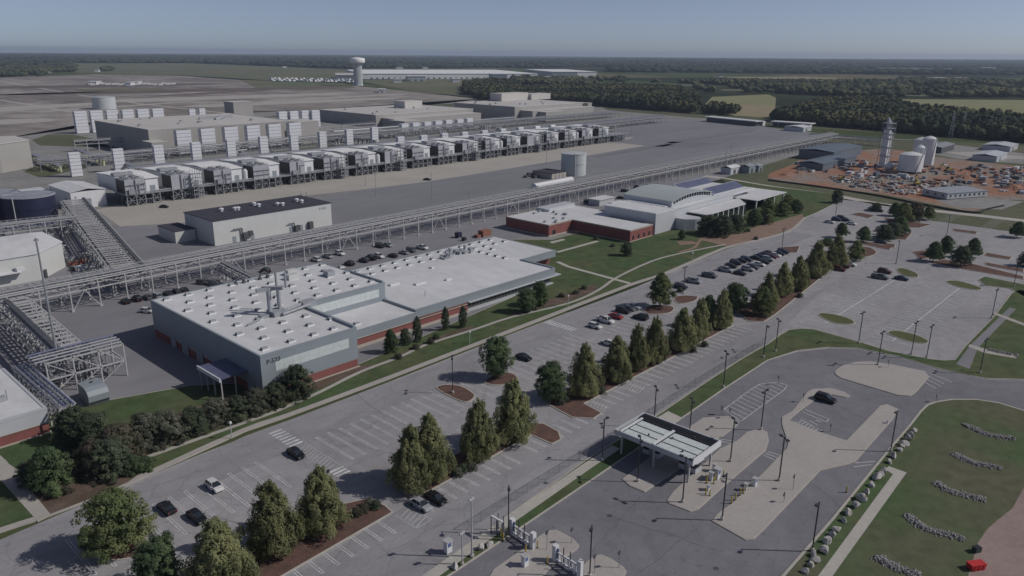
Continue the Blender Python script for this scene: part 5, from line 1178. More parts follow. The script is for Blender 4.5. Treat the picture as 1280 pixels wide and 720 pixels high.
def car(kind, colour):
    t = thing('parked_car' if kind != 'pickup' else 'pickup_truck', 'x', 'car' if kind != 'pickup' else 'pickup truck', (0, 0, 0)); m = 'paint_' + colour
    b = MB(); g = MB()
    if kind == 'sedan':
        L_, hb, cab = 4.7, .95, [(-1.75, .92, .96, .72), (-1.15, .92, 1.40, .60), (.35, .92, 1.44, .60), (1.15, .92, .98, .72)]
    elif kind == 'hatch':
        L_, hb, cab = 4.3, .98, [(-2.0, .95, 1.05, .74), (-1.65, .95, 1.46, .62), (.3, .95, 1.50, .62), (1.1, .95, 1.0, .72)]
    elif kind == 'suv':
        L_, hb, cab = 4.8, 1.08, [(-2.2, 1.05, 1.2, .80), (-1.95, 1.05, 1.70, .68), (.4, 1.05, 1.74, .68), (1.1, 1.05, 1.12, .76)]
    else:
        L_, hb, cab = 5.7, 1.12, [(-.75, 1.08, 1.2, .82), (-.55, 1.08, 1.80, .70), (1.0, 1.08, 1.84, .70), (1.65, 1.08, 1.16, .78)]
    h2 = L_ / 2; wv = .92 if kind in ('suv', 'pickup') else .88
    loft(b, [(-h2, .45, hb - .12, wv - .12, wv - .08, wv - .14, .7), (-h2 + .12, .28, hb - .02, wv - .04, wv - .01, wv - .08, .7), (-h2 + 1.0, .22, hb, wv, wv, wv - .07, .72), (h2 - 1.3, .22, hb, wv, wv, wv - .07, .72), (h2 - .35, .24, hb - .16, wv - .04, wv - .02, wv - .12, .66), (h2, .40, hb - .36, wv - .16, wv - .10, wv - .2, .55)])
    z1 = cab[1][2]; b.box(cab[1][0] + .05, cab[2][0] - .05, -cab[1][3], cab[1][3], z1 - .02, z1 + .05)
    for s in (-1, 1):
        b.bar((cab[0][0] + .05, s * cab[0][3], hb - .05), (cab[1][0], s * cab[1][3], z1), .09); b.bar((cab[3][0] - .05, s * cab[3][3], hb - .05), (cab[2][0], s * cab[2][3], z1), .08); b.bar((-.25 if kind != 'pickup' else .25, s * (wv - .1), hb - .05), (-.25 if kind != 'pickup' else .25, s * cab[1][3], z1), .1)
        b.box(cab[3][0] - .5, cab[3][0] - .3, s * (wv - .02), s * (wv + .16), hb - .05, hb + .12)
    if kind == 'pickup':
        b2 = MB().box(-2.7, -.85, -.72, .72, hb + .005, hb + .012); b2.build('cargo_bed', 'black', t, local=True)
        b.box(-2.8, -.8, -.9, -.74, hb, hb + .2).box(-2.8, -.8, .74, .9, hb, hb + .2).box(-2.84, -2.72, -.9, .9, hb, hb + .2)
    b.build('body', m, t, local=True)
    n = 4; vs = []
    for (x, zl, zt, w_) in cab: vs += [(x, -(wv - .09), zl), (x, -w_, zt), (x, w_, zt), (x, (wv - .09), zl)]
    g.add(vs, [(3, 2, 1, 0), (12, 13, 14, 15)] + [(k * 4 + i, k * 4 + (i + 1) % 4, (k + 1) * 4 + (i + 1) % 4, (k + 1) * 4 + i) for k in range(3) for i in range(4)])
    g.build('windows', 'glass_dark', t, local=True)
    for sx in (-h2 + .95, h2 - .95):
        for sy in (-1, 1): MB().tube((sx, sy * (wv - .2), .33), (sx, sy * (wv + .02), .33), .33, 12).build('wheel', 'tyre', t, local=True)
    for sy in (-1, 1):
        MB().box(h2 - .22, h2 - .02, sy * (wv - .42), sy * (wv - .16), hb - .46, hb - .30).build('headlight', 'headlight', t, local=True)
        MB().box(-h2 - .02, -h2 + .06, sy * (wv - .38), sy * (wv - .15), hb - .35, hb - .17).build('tail_light', 'tail_light', t, local=True)
    return t
PROTO = {}
def park(kind, colour, px, py, label, rz=-90, group=None, dz=.07):
    k = (kind, colour)
    if k not in PROTO: PROTO[k] = o = car(kind, colour)
    else: o = copy_tree(PROTO[k])
    x, y = at(px, py, .7); o.location = (x, y, dz); o.rotation_euler = (0, 0, R(rz + random.uniform(-1.5, 1.5)))
    o['label'] = label
    if group: o['group'] = group
    elif 'group' in o.keys(): del o['group']
    return o
FL = 'cars in the front lot'
for a in [('sedan', 'black', 370, 566, 'black sedan standing on the striped bay near the zebra crossing', -90), ('hatch', 'white', 268, 607, 'white hatchback alone in the lower left bays', -90), ('sedan', 'black', 208, 634, 'black sedan nearest the spreading yellow-green tree, leftmost car', 90), ('sedan', 'black', 246, 645, 'black sedan right of the leftmost black car', -90),
          ('sedan', 'silver', 526, 630, 'silver sedan parked under the close pair of cypresses', -90), ('sedan', 'black', 545, 622, 'black sedan right beside the silver sedan', -90), ('sedan', 'black', 655, 446, 'black car half hidden behind the round dark tree', -90),
          ('hatch', 'white', 744, 407, 'white hatchback at the left end of the short parked row', -90), ('pickup', 'white', 757, 400, 'white pickup beside the white hatchback', -90), ('sedan', 'red', 770, 395, 'bright red car in the short parked row', -90), ('suv', 'black', 779, 388, 'black SUV right of the red car', -90), ('sedan', 'grey', 786, 385, 'dark grey car second from the right end of the short row', -90), ('sedan', 'white', 793, 383, 'white car at the right end of the short parked row', -90),
          ('suv', 'black', 801, 396, 'black SUV parked in the bays facing the short row', 90), ('hatch', 'white', 760, 428, 'white car mostly hidden behind cypress crowns', 90),
          ('suv', 'black', 851, 358, 'black SUV by the lamp post on the lot island', -90), ('pickup', 'silver', 867, 351, 'grey-silver pickup right of the black SUV by the lamp post', -90), ('pickup', 'grey', 887, 344, 'dark pickup standing apart in the middle of the lot', -90)]:
    park(*a[:4], a[4], a[5], FL)
cols = ['silver', 'black', 'black', 'black', 'grey', 'black', 'dark blue']
for i, (px, py) in enumerate([(907, 337), (914, 332), (920, 328), (927, 325.5), (933, 324)]):
    park('pickup' if i == 0 else ('suv', 'sedan')[i % 2], ['silver', 'black', 'black', 'black', 'dark blue'][i], px, py, '%s vehicle from the left in the upper dense parked row' % ORD[i], -90, FL)
for i, (px, py) in enumerate([(925, 341), (935, 336), (941, 333.5), (949, 330), (955, 327), (960, 323.5), (964, 320.5), (969, 318.5), (974, 316.5), (979, 314.5)]):
    park(('sedan', 'suv', 'suv', 'sedan')[i % 4], ['black', 'silver', 'grey', 'white', 'black', 'silver', 'maroon', 'white', 'dark blue', 'black'][i], px, py, '%s vehicle from the left in the lower dense parked row' % ORD[i], -90, FL)
for i, (px, py) in enumerate([(945, 322), (950, 320), (955, 318), (961, 316)]): park('sedan', ['black', 'dark blue', 'black', 'black'][i], px, py, '%s dark car from the left at the right end of the upper row' % ORD[i], -90, FL)
for a in [('sedan', 'white', 1037, 277, 'white-nosed car at left of the small far group'), ('suv', 'dark blue', 1046, 274, 'dark SUV second in the small far group'), ('suv', 'black', 1052, 272, 'black SUV third in the small far group'), ('sedan', 'black', 1058, 275, 'black car fourth in the small far group'), ('sedan', 'white', 1064, 279, 'white car at the front right of the small far group'),
          ('pickup', 'white', 1092, 261, 'white pickup at the far lot edge'), ('suv', 'black', 1098, 263, 'black SUV beside the white pickup at far lot edge'), ('sedan', 'dark blue', 1101, 302, 'dark sedan under the far lot clump of trees'),
          ('suv', 'maroon', 1049, 336, 'maroon SUV at the end of the cypress median'), ('suv', 'white', 1062, 330, 'white SUV beside the maroon one at the median end'), ('sedan', 'maroon', 1055, 332, 'maroon car between the maroon SUV and the white SUV'), ('sedan', 'black', 1043, 331, 'dark car shaded by the last broad cypress'),
          ('suv', 'maroon', 1106, 339, 'maroon SUV above the dark pickup in the big right lot'), ('pickup', 'grey', 1100, 346, 'dark grey pickup in the big right lot'), ('sedan', 'dark blue', 1127, 347.5, 'dark sedan alone right of the pickup in the big right lot'),
          ('suv', 'black', 1032, 498, 'black SUV beside the kerb nose of the gate road')]:
    park(*a[:4], a[4], -90)
for i, (px, py, kd, c) in enumerate([(395, 324, 'suv', 'white'), (410, 320, 'sedan', 'silver'), (425, 316.5, 'suv', 'white'), (437, 329, 'suv', 'black'), (455, 325, 'suv', 'dark blue'), (464, 322, 'pickup', 'black'), (474, 320, 'suv', 'white'), (475, 307, 'suv', 'black'), (485, 306, 'sedan', 'silver'), (491, 319, 'sedan', 'black'), (505, 315, 'sedan', 'silver'), (514, 312.5, 'suv', 'grey'), (528, 309, 'pickup', 'white'), (332, 338, 'suv', 'black')]):
    park(kd, c, px, py, '%s %s vehicle from the left in the yard behind the production building' % (ORD[i], c), random.choice((-90, 90)), 'vehicles behind the production building')
for i, (px, py) in enumerate([(157, 376), (171, 373), (184, 371), (196, 370), (210, 366), (220, 365), (230, 362)]):
    park('suv' if i % 2 else 'sedan', ['black', 'black', 'grey', 'silver', 'dark blue', 'black', 'black'][i], px, py, '%s car from the left in the row under the pipe rack' % ORD[i], 0 + 90, 'cars under the pipe rack')
for a in [('suv', 'grey', 254, 353, 'dark grey SUV alone beside a rack leg'), ('hatch', 'white', 184, 388, 'white car by the shaded corner of the production building'), ('sedan', 'blue', 148, 321, 'blue car among crates in the left yard'), ('pickup', 'white', 160, 318, 'white pickup behind the red car in the left yard'), ('pickup', 'red', 166, 326, 'red pickup in the left yard under the rack'), ('sedan', 'black', 205, 258, 'black car on the beige apron before the cooling houses'), ('sedan', 'black', 534, 224, 'black car on the apron edge in the middle distance'),
          ('sedan', 'black', 776, 247, 'left dark car behind the barrel-roofed hall'), ('suv', 'black', 787, 245, 'right dark car behind the barrel-roofed hall'), ('suv', 'black', 781, 238.5, 'dark car near the pipe rack behind the hall, left of three'), ('suv', 'black', 797, 234, 'dark car near the pipe rack behind the hall, middle of three'), ('sedan', 'grey', 810, 232, 'grey car near the pipe rack behind the hall, right of three'), ('suv', 'black', 735, 252, 'dark car left of the small shed behind the brick wing')]:
    park(*a[:4], a[4], -60)

# ---------------------------------------------------------------- lamp posts
def lamp(heads):
    t = thing('street_lamp', 'x', 'street lamp', (0, 0, 0))
    MB().box(-.09, .09, -.09, .09, .6, 9.0).build('pole', 'pole_dark', t, local=True)
    MB().lathe((0, 0, 0), [(.32, 0), (.3, .6), (.2, .66)], 12).build('base', 'concrete_walk', t, local=True)
    for s in ((-1, 1) if heads == 2 else (-1,)):
        MB().box(min(0, s * .7), max(0, s * .7), -.05, .05, 8.8, 8.9).build('arm', 'pole_dark', t, local=True)
        h = MB().box(s * .95 - .35, s * .95 + .35, -.24, .24, 8.74, 8.98).build('lamp_head', 'pole_dark', t, local=True)
        MB().box(s * .95 - .28, s * .95 + .28, -.18, .18, 8.71, 8.74).build('lens', 'lamp_glass', h, local=True)
    return t
LP = {1: lamp(1), 2: lamp(2)}; used = set()
def put_lamp(px, py, n, label, rz=0):
    if n in used: o = copy_tree(LP[n])
    else: used.add(n); o = LP[n]
    o.location = (*at(px, py), .1); o.rotation_euler = (0, 0, R(rz)); o['label'] = label; o['group'] = 'tall dark lamp posts'
for a in [(413, 652, 2, 'lamp post rising between the third cypress and the zebra crossing', 45), (566, 492, 2, 'lamp post on the small mulch island in the front lot', 45), (635.5, 668, 1, 'lamp post beside the pedestrian gate shelter', 45), (753, 577, 1, 'lamp post left of the gate canopy on the strip lawn', 180), (797, 603, 2, 'lamp post in front of the shaded side of the gate canopy', 45),
          (861, 550, 2, 'lamp post just behind the gate canopy roof', 45), (912.7, 578, 2, 'lamp post right of the gate canopy on the concrete island', 45), (951, 538, 2, 'lamp post on the rear island nose near the hatched paint', 0), (973.6, 602, 2, 'lamp post in the middle of the large concrete island', 60), (902.5, 651, 1, 'lamp post at the left nose of the large concrete island', 0),
          (853, 629, 2, 'lamp post on the front tip of the canopy island', 90), (737, 722, 1, 'lamp post near the lower gate island, at the bottom edge', 30), (1015, 690, 1, 'lamp post among the kerbside boulders at the bottom', 0), (1113, 565, 1, 'lamp post at the upper end of the boulder row', 0), (1097, 457, 2, 'lamp post on the kidney-shaped concrete island', 0),
          (1139, 443, 2, 'left lamp post of the close pair at the big lot corner', 0), (1158, 448, 2, 'right lamp post of the close pair at the big lot corner', 0), (1224.5, 467, 2, 'lamp post on the grass beside the drainage channel', 0), (1239.4, 398, 2, 'lamp post on the right edge of the big empty lot', 0), (1073, 430, 2, 'lamp post on the curved lawn below the left grass island', 0),
          (969, 440, 2, 'lamp post at the left end of the curved lawn', 45), (954, 447.5, 1, 'lamp post next to the kerb left of the curved lawn', 45), (904, 485, 2, 'lamp post midway along the strip lawn', 45), (817, 534, 2, 'lamp post where the strip lawn meets the gate canopy', 45), (854, 367, 2, 'lamp post beside the parked pickups in the front lot', 0),
          (977, 313, 2, 'lamp post at the end of the dense parked rows', 0), (1044, 272, 2, 'lamp post behind the small far car group', 0), (1183, 295, 2, 'lamp post at the back of the right lot', 0), (1267, 358, 2, 'lamp post on the verge near the right edge', 0), (1120, 330, 1, 'lamp post left of the four lot trees', 0)]:
    put_lamp(*a)
def mast(name, label, px, py, h, r, m, dz=.1):
    t = thing(name, label, 'mast', (*at(px, py), dz)); MB().tube((0, 0, 0), (0, 0, h), r, 8, r * .6).build('pole', m, t, local=True)
    MB().box(-.5, .5, -.12, .12, h - .7, h - .3).build('fitting', m, t, local=True); MB().lathe((0, 0, 0), [(r * 2.2, 0), (r * 2.2, .5)], 10).build('base', 'concrete_walk', t, local=True); return t
mast('utility_pole', 'tall pale utility pole with a cap beside the gate footpath', 590, 697, 10.8, .16, 'steel_light'); mast('utility_pole', 'short pale pole left of the tall utility pole', 578, 707, 6.2, .13, 'steel_light')
mast('radio_mast', 'very tall thin grey mast rising over the pipe tower at left', 78, 480, 35, .32, 'steel_mid')
for i, (px, py, h) in enumerate([(103, 300, 18), (470, 245, 12), (457, 232, 9), (586, 270, 12), (683, 206, 13), (788, 170, 24), (757, 133, 24), (752, 134, 24), (540, 248, 13), (905, 218, 19), (911, 217, 19), (700, 260, 9)]):
    mast('yard_light_mast', '%s thin yard light mast counted from the left across the plant yards' % ORD[sorted([103, 470, 457, 586, 683, 788, 757, 752, 540, 905, 911, 700]).index(px)], px, py, h, .14, 'steel_mid')
for i, (px, py) in enumerate([(587, 431), (290, 549), (710, 384), (865, 328)]):
    t = thing('path_light', ['white path light post at the lawn edge by the column shrubs', 'white path light post beside the lower left footpath', 'white path light post near the lawn crossing', 'white path light post by the kerb in front of the brick wing'][i], 'path light', (*at(px, py), .2))
    MB().tube((0, 0, 0), (0, 0, 3.2), .09, 8).build('post', 'steel_light', t, local=True); MB().lathe((0, 0, 3.2), [(.12, 0), (.3, .12), (.26, .5), (.05, .6)], 10).build('globe', 'white_metal', t, local=True)
# pylons at right background
for i, (px, py) in enumerate([(1188, 172), (1202, 171)]):
    t = thing('lattice_pylon', ['left one of two thin lattice pylons before the woods', 'right one of two thin lattice pylons before the woods'][i], 'pylon', (*at(px, py), 0)); b = MB(); H = 24
    for sx in (-1, 1):
        for sy in (-1, 1): b.bar((sx * 1.6, sy * 1.6, 0), (sx * .5, sy * .5, H), .3)
    for k in range(8):
        z0, z1 = H * k / 8, H * (k + 1) / 8; w0, w1 = 1.6 - 1.1 * k / 8, 1.6 - 1.1 * (k + 1) / 8
        for s in (-1, 1): b.bar((-w0, s * w0, z0), (w1, s * w1, z1), .18); b.bar((s * w0, -w0, z0), (s * w1, w1, z1), .18)
    b.build('lattice', 'steel_mid', t, local=True)
    MB().bar((-4, 0, H - 2), (4, 0, H - 2), .4).bar((-5, 0, H - 5), (5, 0, H - 5), .4).build('crossarm', 'steel_mid', t, local=True)

# ---------------------------------------------------------------- signs, bollards, gate
def sign(px, py, h, label, kind='disc', m='steel_dark'):
    t = thing('road_sign', label, 'sign', (*at(px, py), .15)); MB().tube((0, 0, 0), (0, 0, h), .05, 6).build('post', 'steel_mid', t, local=True)
    a = R(20)
    if kind == 'disc': MB().tube((0, .05, h - .1), (0, .12, h - .1), .42, 8).build('plate', m, t, local=True)
    else: MB().box(-.4, .4, .05, .1, h - 1.1, h).build('plate', m, t, local=True)
for a in [(991, 613, 2.8, 'tall round-headed sign seen from behind on the large concrete island'), (979.5, 629, 1.7, 'short round-headed sign near the curved kerb of the large island'), (972.5, 481, 1.9, 'sign at the pointed end of the hatched paint'), (714.7, 680, 2.6, 'sign at the right side of the upper gate island'), (683.5, 688, 3.2, 'sign between the two barrier gates'), (743, 717, 3, 'left sign on the lower gate island'), (773.6, 711, 2.8, 'right sign on the lower gate island'), (912, 524, 2.2, 'sign at the rear island by the hatched paint'), (1170, 503, 1.6, 'sign at the top of the curved kerb'), (1004, 503, 1.8, 'sign beside the kerb nose left of the black SUV'), (1110, 460, 1.8, 'small pale sign on the kidney-shaped island'), (1038, 540, 1.5, 'low sign near the worn road lettering')]:
    sign(*a)
sign(902, 519, 2.2, 'square sign back on the rear island left of the hatched paint', 'sq'); sign(1213, 464, 1.8, 'small yellow sign on the grass by the channel', 'disc', 'yellow')
def boll(px, py, label, m='yellow', h=1.3, grp='yellow bollards at the gate islands'):
    t = thing('bollard', label, 'bollard', (*at(px, py), .2), grp); MB().lathe((0, 0, 0), [(.11, 0), (.11, h), (.06, h + .08)], 10).build('post', m, t, local=True); MB().lathe((0, 0, 0), [(.2, 0), (.2, .08)], 10).build('foot', 'steel_dark', t, local=True)
for i, (px, py) in enumerate([(893, 602), (892, 606), (893, 596), (904, 597), (897, 592), (883, 605), (884, 612), (882, 619), (887, 621), (914, 630), (919, 626), (925, 620), (929, 618), (934, 613)]):
    boll(px, py, 'yellow bollard guarding the kiosk equipment right of the canopy' if i < 9 else 'yellow bollard in the line along the large island edge')
for i, (px, py) in enumerate([(629, 677), (657, 692), (684, 706), (672, 686), (626, 672)]): boll(px, py, 'yellow bollard beside the lower barrier gates')
boll(1058, 616, 'orange-yellow post on the kerb before the boulder row', 'yellow', 1.1, None)
def kiosk(px, py, label, s=1.0, m='white_metal'):
    s *= .8
    t = thing('kiosk', label, 'kiosk', (*at(px, py), .2)); MB().box(-.45 * s, .45 * s, -.35 * s, .35 * s, 0, 1.7 * s).build('cabinet', m, t, local=True); MB().box(-.3 * s, .3 * s, -.38 * s, -.352 * s, .9 * s, 1.5 * s).build('screen', 'sign_blue', t, local=True); MB().box(-.55 * s, .55 * s, -.5 * s, .5 * s, 1.7 * s, 1.8 * s).build('hood', 'steel_light', t, local=True)
for a in [(896, 599, 'tall white kiosk with blue screen beside the right canopy column', 1.5), (889, 601, 'second white kiosk left of the tall one by the canopy', 1.2), (893, 590, 'white kiosk behind the tall one by the canopy', 1.1), (885, 614, 'small pale kiosk among yellow bollards', .8), (943, 608, 'white kiosk at the edge of the large island', 1.1), (932, 613, 'white round-topped kiosk along the large island edge', .9), (656, 708, 'white kiosk on the upper gate island', 1.3), (560, 691, 'white cabinet standing on the verge left of the poles', 1.5), (1109, 530, 'small white cabinet on the straight concrete island', .5)]:
    kiosk(*a)
# gate canopy
t = thing('gate_canopy', 'large flat gate canopy with ribbed translucent roof and dark edge', 'canopy', (110.6, 58.4, 0)); x0, x1, y0, y1 = 110.6, 120.8, 58.4, 75.3
b = MB(); b.box(x0, x0 + .35, y0, y1, 4.5, 5.5); b.box(x1 - .3, x1, y0, y1, 4.5, 5.5); b.box(x0 + .36, x1 - .31, y1 - .35, y1, 4.5, 5.5); b.build('fascia', 'panel_light', t)
MB().box(x0 - .05, x1 + .05, y0 - .35, y0, 4.4, 5.5).build('fascia', 'white_metal', t)
b = MB()
for xa, xb in ((x0 + .5, x0 + 2.5), (x0 + 2.9, x0 + 4.9), (x0 + 5.3, x0 + 7.3)):
    for (ya, yb) in ((y0 + .5, 66.3), (67.1, y1 - 1.5)):
        b = MB(); b.box(xa, xb, ya, yb, 5.07, 5.1); y = ya
        while y < yb - .3: b.box(xa, xb, y, y + .29, 5.1, 5.2); y += .45
        b.build('roof_panel', 'translucent', t)
MB().box(x0 + .36, x1 - .31, y0 + .02, y1 - .36, 4.9, 5.06).build('deck', 'steel_dark', t)
MB().box(x0 + 7.7, x1 - .32, y0 + .1, y1 - .4, 5.08, 5.3).build('dark_strip', 'pole_dark', t)
b = MB()
for x in (8.2, 8.8, 9.3): b.box(x0 + x, x0 + x + .1, y0 + .1, y1 - .4, 5.3, 5.5)
b.build('rail', 'steel_dark', t)
b = MB(); b.box(x0 + .1, x0 + 7.7, 66.5, 66.95, 5.25, 5.5); b.box(x0 + .1, x0 + 7.9, y1 - 1.4, y1 - 1.0, 5.25, 5.5); b.build('beam', 'white_metal', t)
for x in (x0 + 1, x1 - 1.2):
    for y in (y0 + .9, 66.8, y1 - 1.2): MB().box(x - .16, x + .16, y - .16, y + .16, .15, 4.9).build('column', 'steel_light', t)
for (dx, dy) in ((2, 3), (5, 7), (3, 11), (8, 4), (8.3, 9)): MB().lathe((x0 + dx, y0 + dy, 5.24), [(.18, 0), (.18, .3)], 8).build('roof_vent', 'steel_dark', t)
def booth(x, y, label):
    t = thing('guard_booth', label, 'booth', (x, y, .2)); MB().box(-1.1, 1.1, -1.8, 1.8, 0, 1).build('wall', 'panel_light', t, local=True); MB().box(-1.05, 1.05, -1.75, 1.75, 1, 2.2).build('windows', 'glass_dark', t, local=True); MB().box(-1.35, 1.35, -2.05, 2.05, 2.2, 2.45).build('roof', 'white_metal', t, local=True); MB().box(-1.14, -1.1, -.5, .5, .05, 2.1).build('door', 'steel_mid', t, local=True)
booth(116, 69.5, 'guard booth in the shade at the left under the gate canopy'); booth(116, 61.5, 'guard booth in the shade at the right under the gate canopy')
# turnstile banks (barrier gates) across the entry lanes
def barrier(p, q, label):
    t = thing('barrier_gate', label, 'gate', (*p, .15)); d = Vector((q[0] - p[0], q[1] - p[1])); L_ = d.length; d.normalize(); P = lambda u, z: (p[0] + d.x * u, p[1] + d.y * u, z)
    for u in (0, L_): MB().bar(P(u, .1), P(u, 3.0), .8, .7).build('cabinet', 'white_metal', t)
    for u in (.42, L_ - .42): MB().bar(P(u, .8), P(u, 2.6), .12, .5).build('screen', 'sign_blue', t)
    b = MB()
    for k in range(1, int(L_ / .7)): b.bar(P(k * .7, .2), P(k * .7, 2.0), .2, .14)
    b.build('bar_panel', 'panel_light', t)
    b = MB().bar(P(.4, 1.95), P(L_ - .4, 1.95), .25, .2).bar(P(.4, .5), P(L_ - .4, .5), .3, .3); b.build('rail', 'white_metal', t)
    for u in (L_ * .33, L_ * .6): MB().bar(P(u, 0), P(u, 3.4), .12).build('post', 'pole_dark', t)
barrier(at(640, 668), at(666, 686), 'white barrier gate with blue screens across the upper entry lane'); barrier(at(694, 702), at(725, 722), 'white barrier gate with blue screens across the lower entry lane')
t = thing('pedestrian_shelter', 'small open pedestrian gate shelter with a pale roof beam', 'shelter', (*at(620, 668), .15)); P = at(614, 668); Q = at(628, 676)
b = MB()
for u in (0, .5, 1):
    x, y = P[0] + (Q[0] - P[0]) * u, P[1] + (Q[1] - P[1]) * u; b.bar((x, y, .1), (x, y, 3.4), .14); b.bar((x + 1.6, y, .1), (x + 1.6, y, 3.2), .12)
b.build('frame', 'steel_dark', t); MB().bar((P[0], P[1], 3.5), (Q[0], Q[1], 3.5), .35, .25).build('roof_beam', 'white_metal', t)
b = MB()
for k in range(9): u = k / 8; x, y = P[0] + (Q[0] - P[0]) * u, P[1] + (Q[1] - P[1]) * u; b.bar((x + .8, y, .2), (x + .8, y, 2.2), .07)
b.build('turnstile_bars', 'galvanised', t)
# fence along the strip lawn
t = thing('chain_link_fence', 'see-through chain link fence along the kerb of the strip lawn', 'fence', (82, 78.9, 0))
b = MB(); F0 = [(74, 78.0), (104.5, 78.6), (131.8, 79.0), (152.7, 80.0), (187, 80.4)]
w = MB()
for (p, q) in zip(F0[:-1], F0[1:]):
    d = Vector((q[0] - p[0], q[1] - p[1])); L_ = d.length; d.normalize(); k = 0
    while k < L_: x, y = p[0] + d.x * k, p[1] + d.y * k; b.bar((x, y, .1), (x, y, 2.2), .07); k += 3
    for z in (.2, 2.15): b.bar((*p, z), (*q, z), .05)
    k = 0
    while k < L_: x, y = p[0] + d.x * k, p[1] + d.y * k; w.bar((x, y, .2), (x + d.x * 1.9, y + d.y * 1.9, 2.1), .012); w.bar((x + d.x * 1.9, y + d.y * 1.9, .2), (x, y, 2.1), .012); k += .28
b.build('frame', 'steel_mid', t); w.build('mesh', 'steel_mid', t)
# manholes
for i, (px, py) in enumerate([(762, 645), (895, 711), (1037, 457), (682, 604)]):
    o = MB().lathe((0, 0, 0), [(.45, 0), (.45, .012), (.4, .016)], 16).build('manhole_cover', 'steel_dark'); o.location = (*at(px, py), .068); tag(o, ['round dark manhole cover on the gate forecourt centre', 'round dark manhole cover at the bottom of the forecourt', 'round dark manhole cover by the kidney-shaped island', 'round dark manhole cover on the service road edge'][i], 'manhole cover')

# ---------------------------------------------------------------- rocks
def rock_mesh(seed):
    bm = bmesh.new(); bmesh.ops.create_icosphere(bm, subdivisions=2, radius=1); rg = random.Random(seed)
    pl = [(Vector((rg.gauss(0, 1), rg.gauss(0, 1), rg.gauss(0, 1))).normalized(), rg.uniform(.42, .78)) for _ in range(10)]
    for v in bm.verts:
        for n_, d_ in pl:
            k = v.co.dot(n_) - d_
            if k > 0: v.co -= n_ * k
        v.co *= rg.uniform(.95, 1.05)
    me = bpy.data.meshes.new('boulder'); bm.to_mesh(me); bm.free(); me.materials.append(M['boulder']); return me
RM = [rock_mesh(s) for s in range(6)]
bl = [(1142.5, 539), (1135.5, 549), (1131, 555.5), (1124, 563), (1117, 571), (1112, 578.5), (1104, 590), (1096, 598), (1090, 607), (1084, 616), (1076, 624), (1070, 633), (1060.5, 642), (1054.5, 652), (1045.5, 663), (1040, 669.5), (1034, 677.5), (1030, 688.5), (1017, 694), (1013, 706.5), (1006, 715.5), (1138, 544.5), (1018, 701.5), (1100, 594), (1128, 559)]
for i, (px, py) in enumerate(sorted(bl, key=lambda q: q[1])):
    o = bpy.data.objects.new('boulder', RM[i % 6]); col.objects.link(o); s = random.uniform(.55, .85) * (1.25 if i in (8, 11, 13, 20) else 1); x, y = at(px, py, s * .4)
    o.location = (x, y, .2 + s * .5); o.scale = (s * random.uniform(.9, 1.3), s * random.uniform(.9, 1.2), s); o.rotation_euler = (random.uniform(-.4, .4), random.uniform(-.4, .4), random.uniform(0, 6))
    tag(o, '%s pale boulder from the top of the kerbside boulder row' % ORD[i], 'boulder', 'boulders along the kerb')
for i, (px, py) in enumerate([(569, 709), (612, 681), (601, 685)]):
    o = bpy.data.objects.new('boulder', RM[i]); col.objects.link(o); s = .75; x, y = at(px, py, .4); o.location = (x, y, .5); o.scale = (s, s * .9, s); tag(o, ['pale boulder at the bottom edge beside the gate footpath', 'pale boulder right of two on the small gate lawn', 'dark-shadowed boulder left of two on the small gate lawn'][i], 'boulder', 'boulders near the gate footpath')
def riprap(path, w, label, n=240):
    q = smooth(pts(path), 6, False); V = []; Fc = []; rg = np.random.default_rng(len(label))
    base = np.array([(1, 1, 1), (-1, -1, 1), (-1, 1, -1), (1, -1, -1), (0, 0, 1.2), (0, 0, -1.2)]) * .5
    oc = np.array([(1, 0, 0), (-1, 0, 0), (0, 1, 0), (0, -1, 0), (0, 0, 1), (0, 0, -1)], float); of = [(0, 2, 4), (2, 1, 4), (1, 3, 4), (3, 0, 4), (2, 0, 5), (1, 2, 5), (3, 1, 5), (0, 3, 5)]
    for i in range(n):
        k = rg.uniform(0, len(q) - 1.001); a, b_ = q[int(k)], q[int(k) + 1]; f = k - int(k); d = np.array([b_[0] - a[0], b_[1] - a[1]]); d /= np.linalg.norm(d) + 1e-9; off = rg.normal(0, w * .33)
        c = np.array([a[0] + (b_[0] - a[0]) * f - d[1] * off, a[1] + (b_[1] - a[1]) * f + d[0] * off, .22 + max(0, .3 - abs(off) * .25) * rg.uniform(0, 1)])
        s = rg.uniform(.10, .26); P_ = oc * s * rg.uniform(.7, 1.3, (6, 1)) @ np.linalg.qr(rg.normal(size=(3, 3)))[0] + c; V.append(P_); Fc.append(np.array(of) + 6 * i)
    me = np_mesh('rock_strip', np.concatenate(V), np.concatenate(Fc), 'riprap'); o = bpy.data.objects.new('rock_strip', me); col.objects.link(o); o['kind'] = 'stuff'; tag(o, label, 'rocks')
for pth, lb in [([(1206, 534), (1212, 534.5), (1227, 542), (1246, 547), (1267, 549.5)], 'rubble strip nearest the top of the right lawn'), ([(1191, 569), (1205, 575), (1220.6, 581), (1252, 587)], 'second rubble strip down the right lawn'), ([(1169, 604), (1178, 611), (1192, 617), (1210, 621), (1232, 627)], 'third rubble strip down the right lawn'), ([(1132, 645), (1145, 655), (1160, 664), (1180, 669), (1205, 676)], 'fourth rubble strip down the right lawn'), ([(1096, 697), (1108, 705), (1125, 713), (1150, 721)], 'rubble strip at the bottom edge of the right lawn')]:
    riprap(pth, 1.5, lb, 620)
riprap([(1235, 438), (1250, 441), (1272, 446)], 2.5, 'loose rock apron beside the drainage channel', 200)
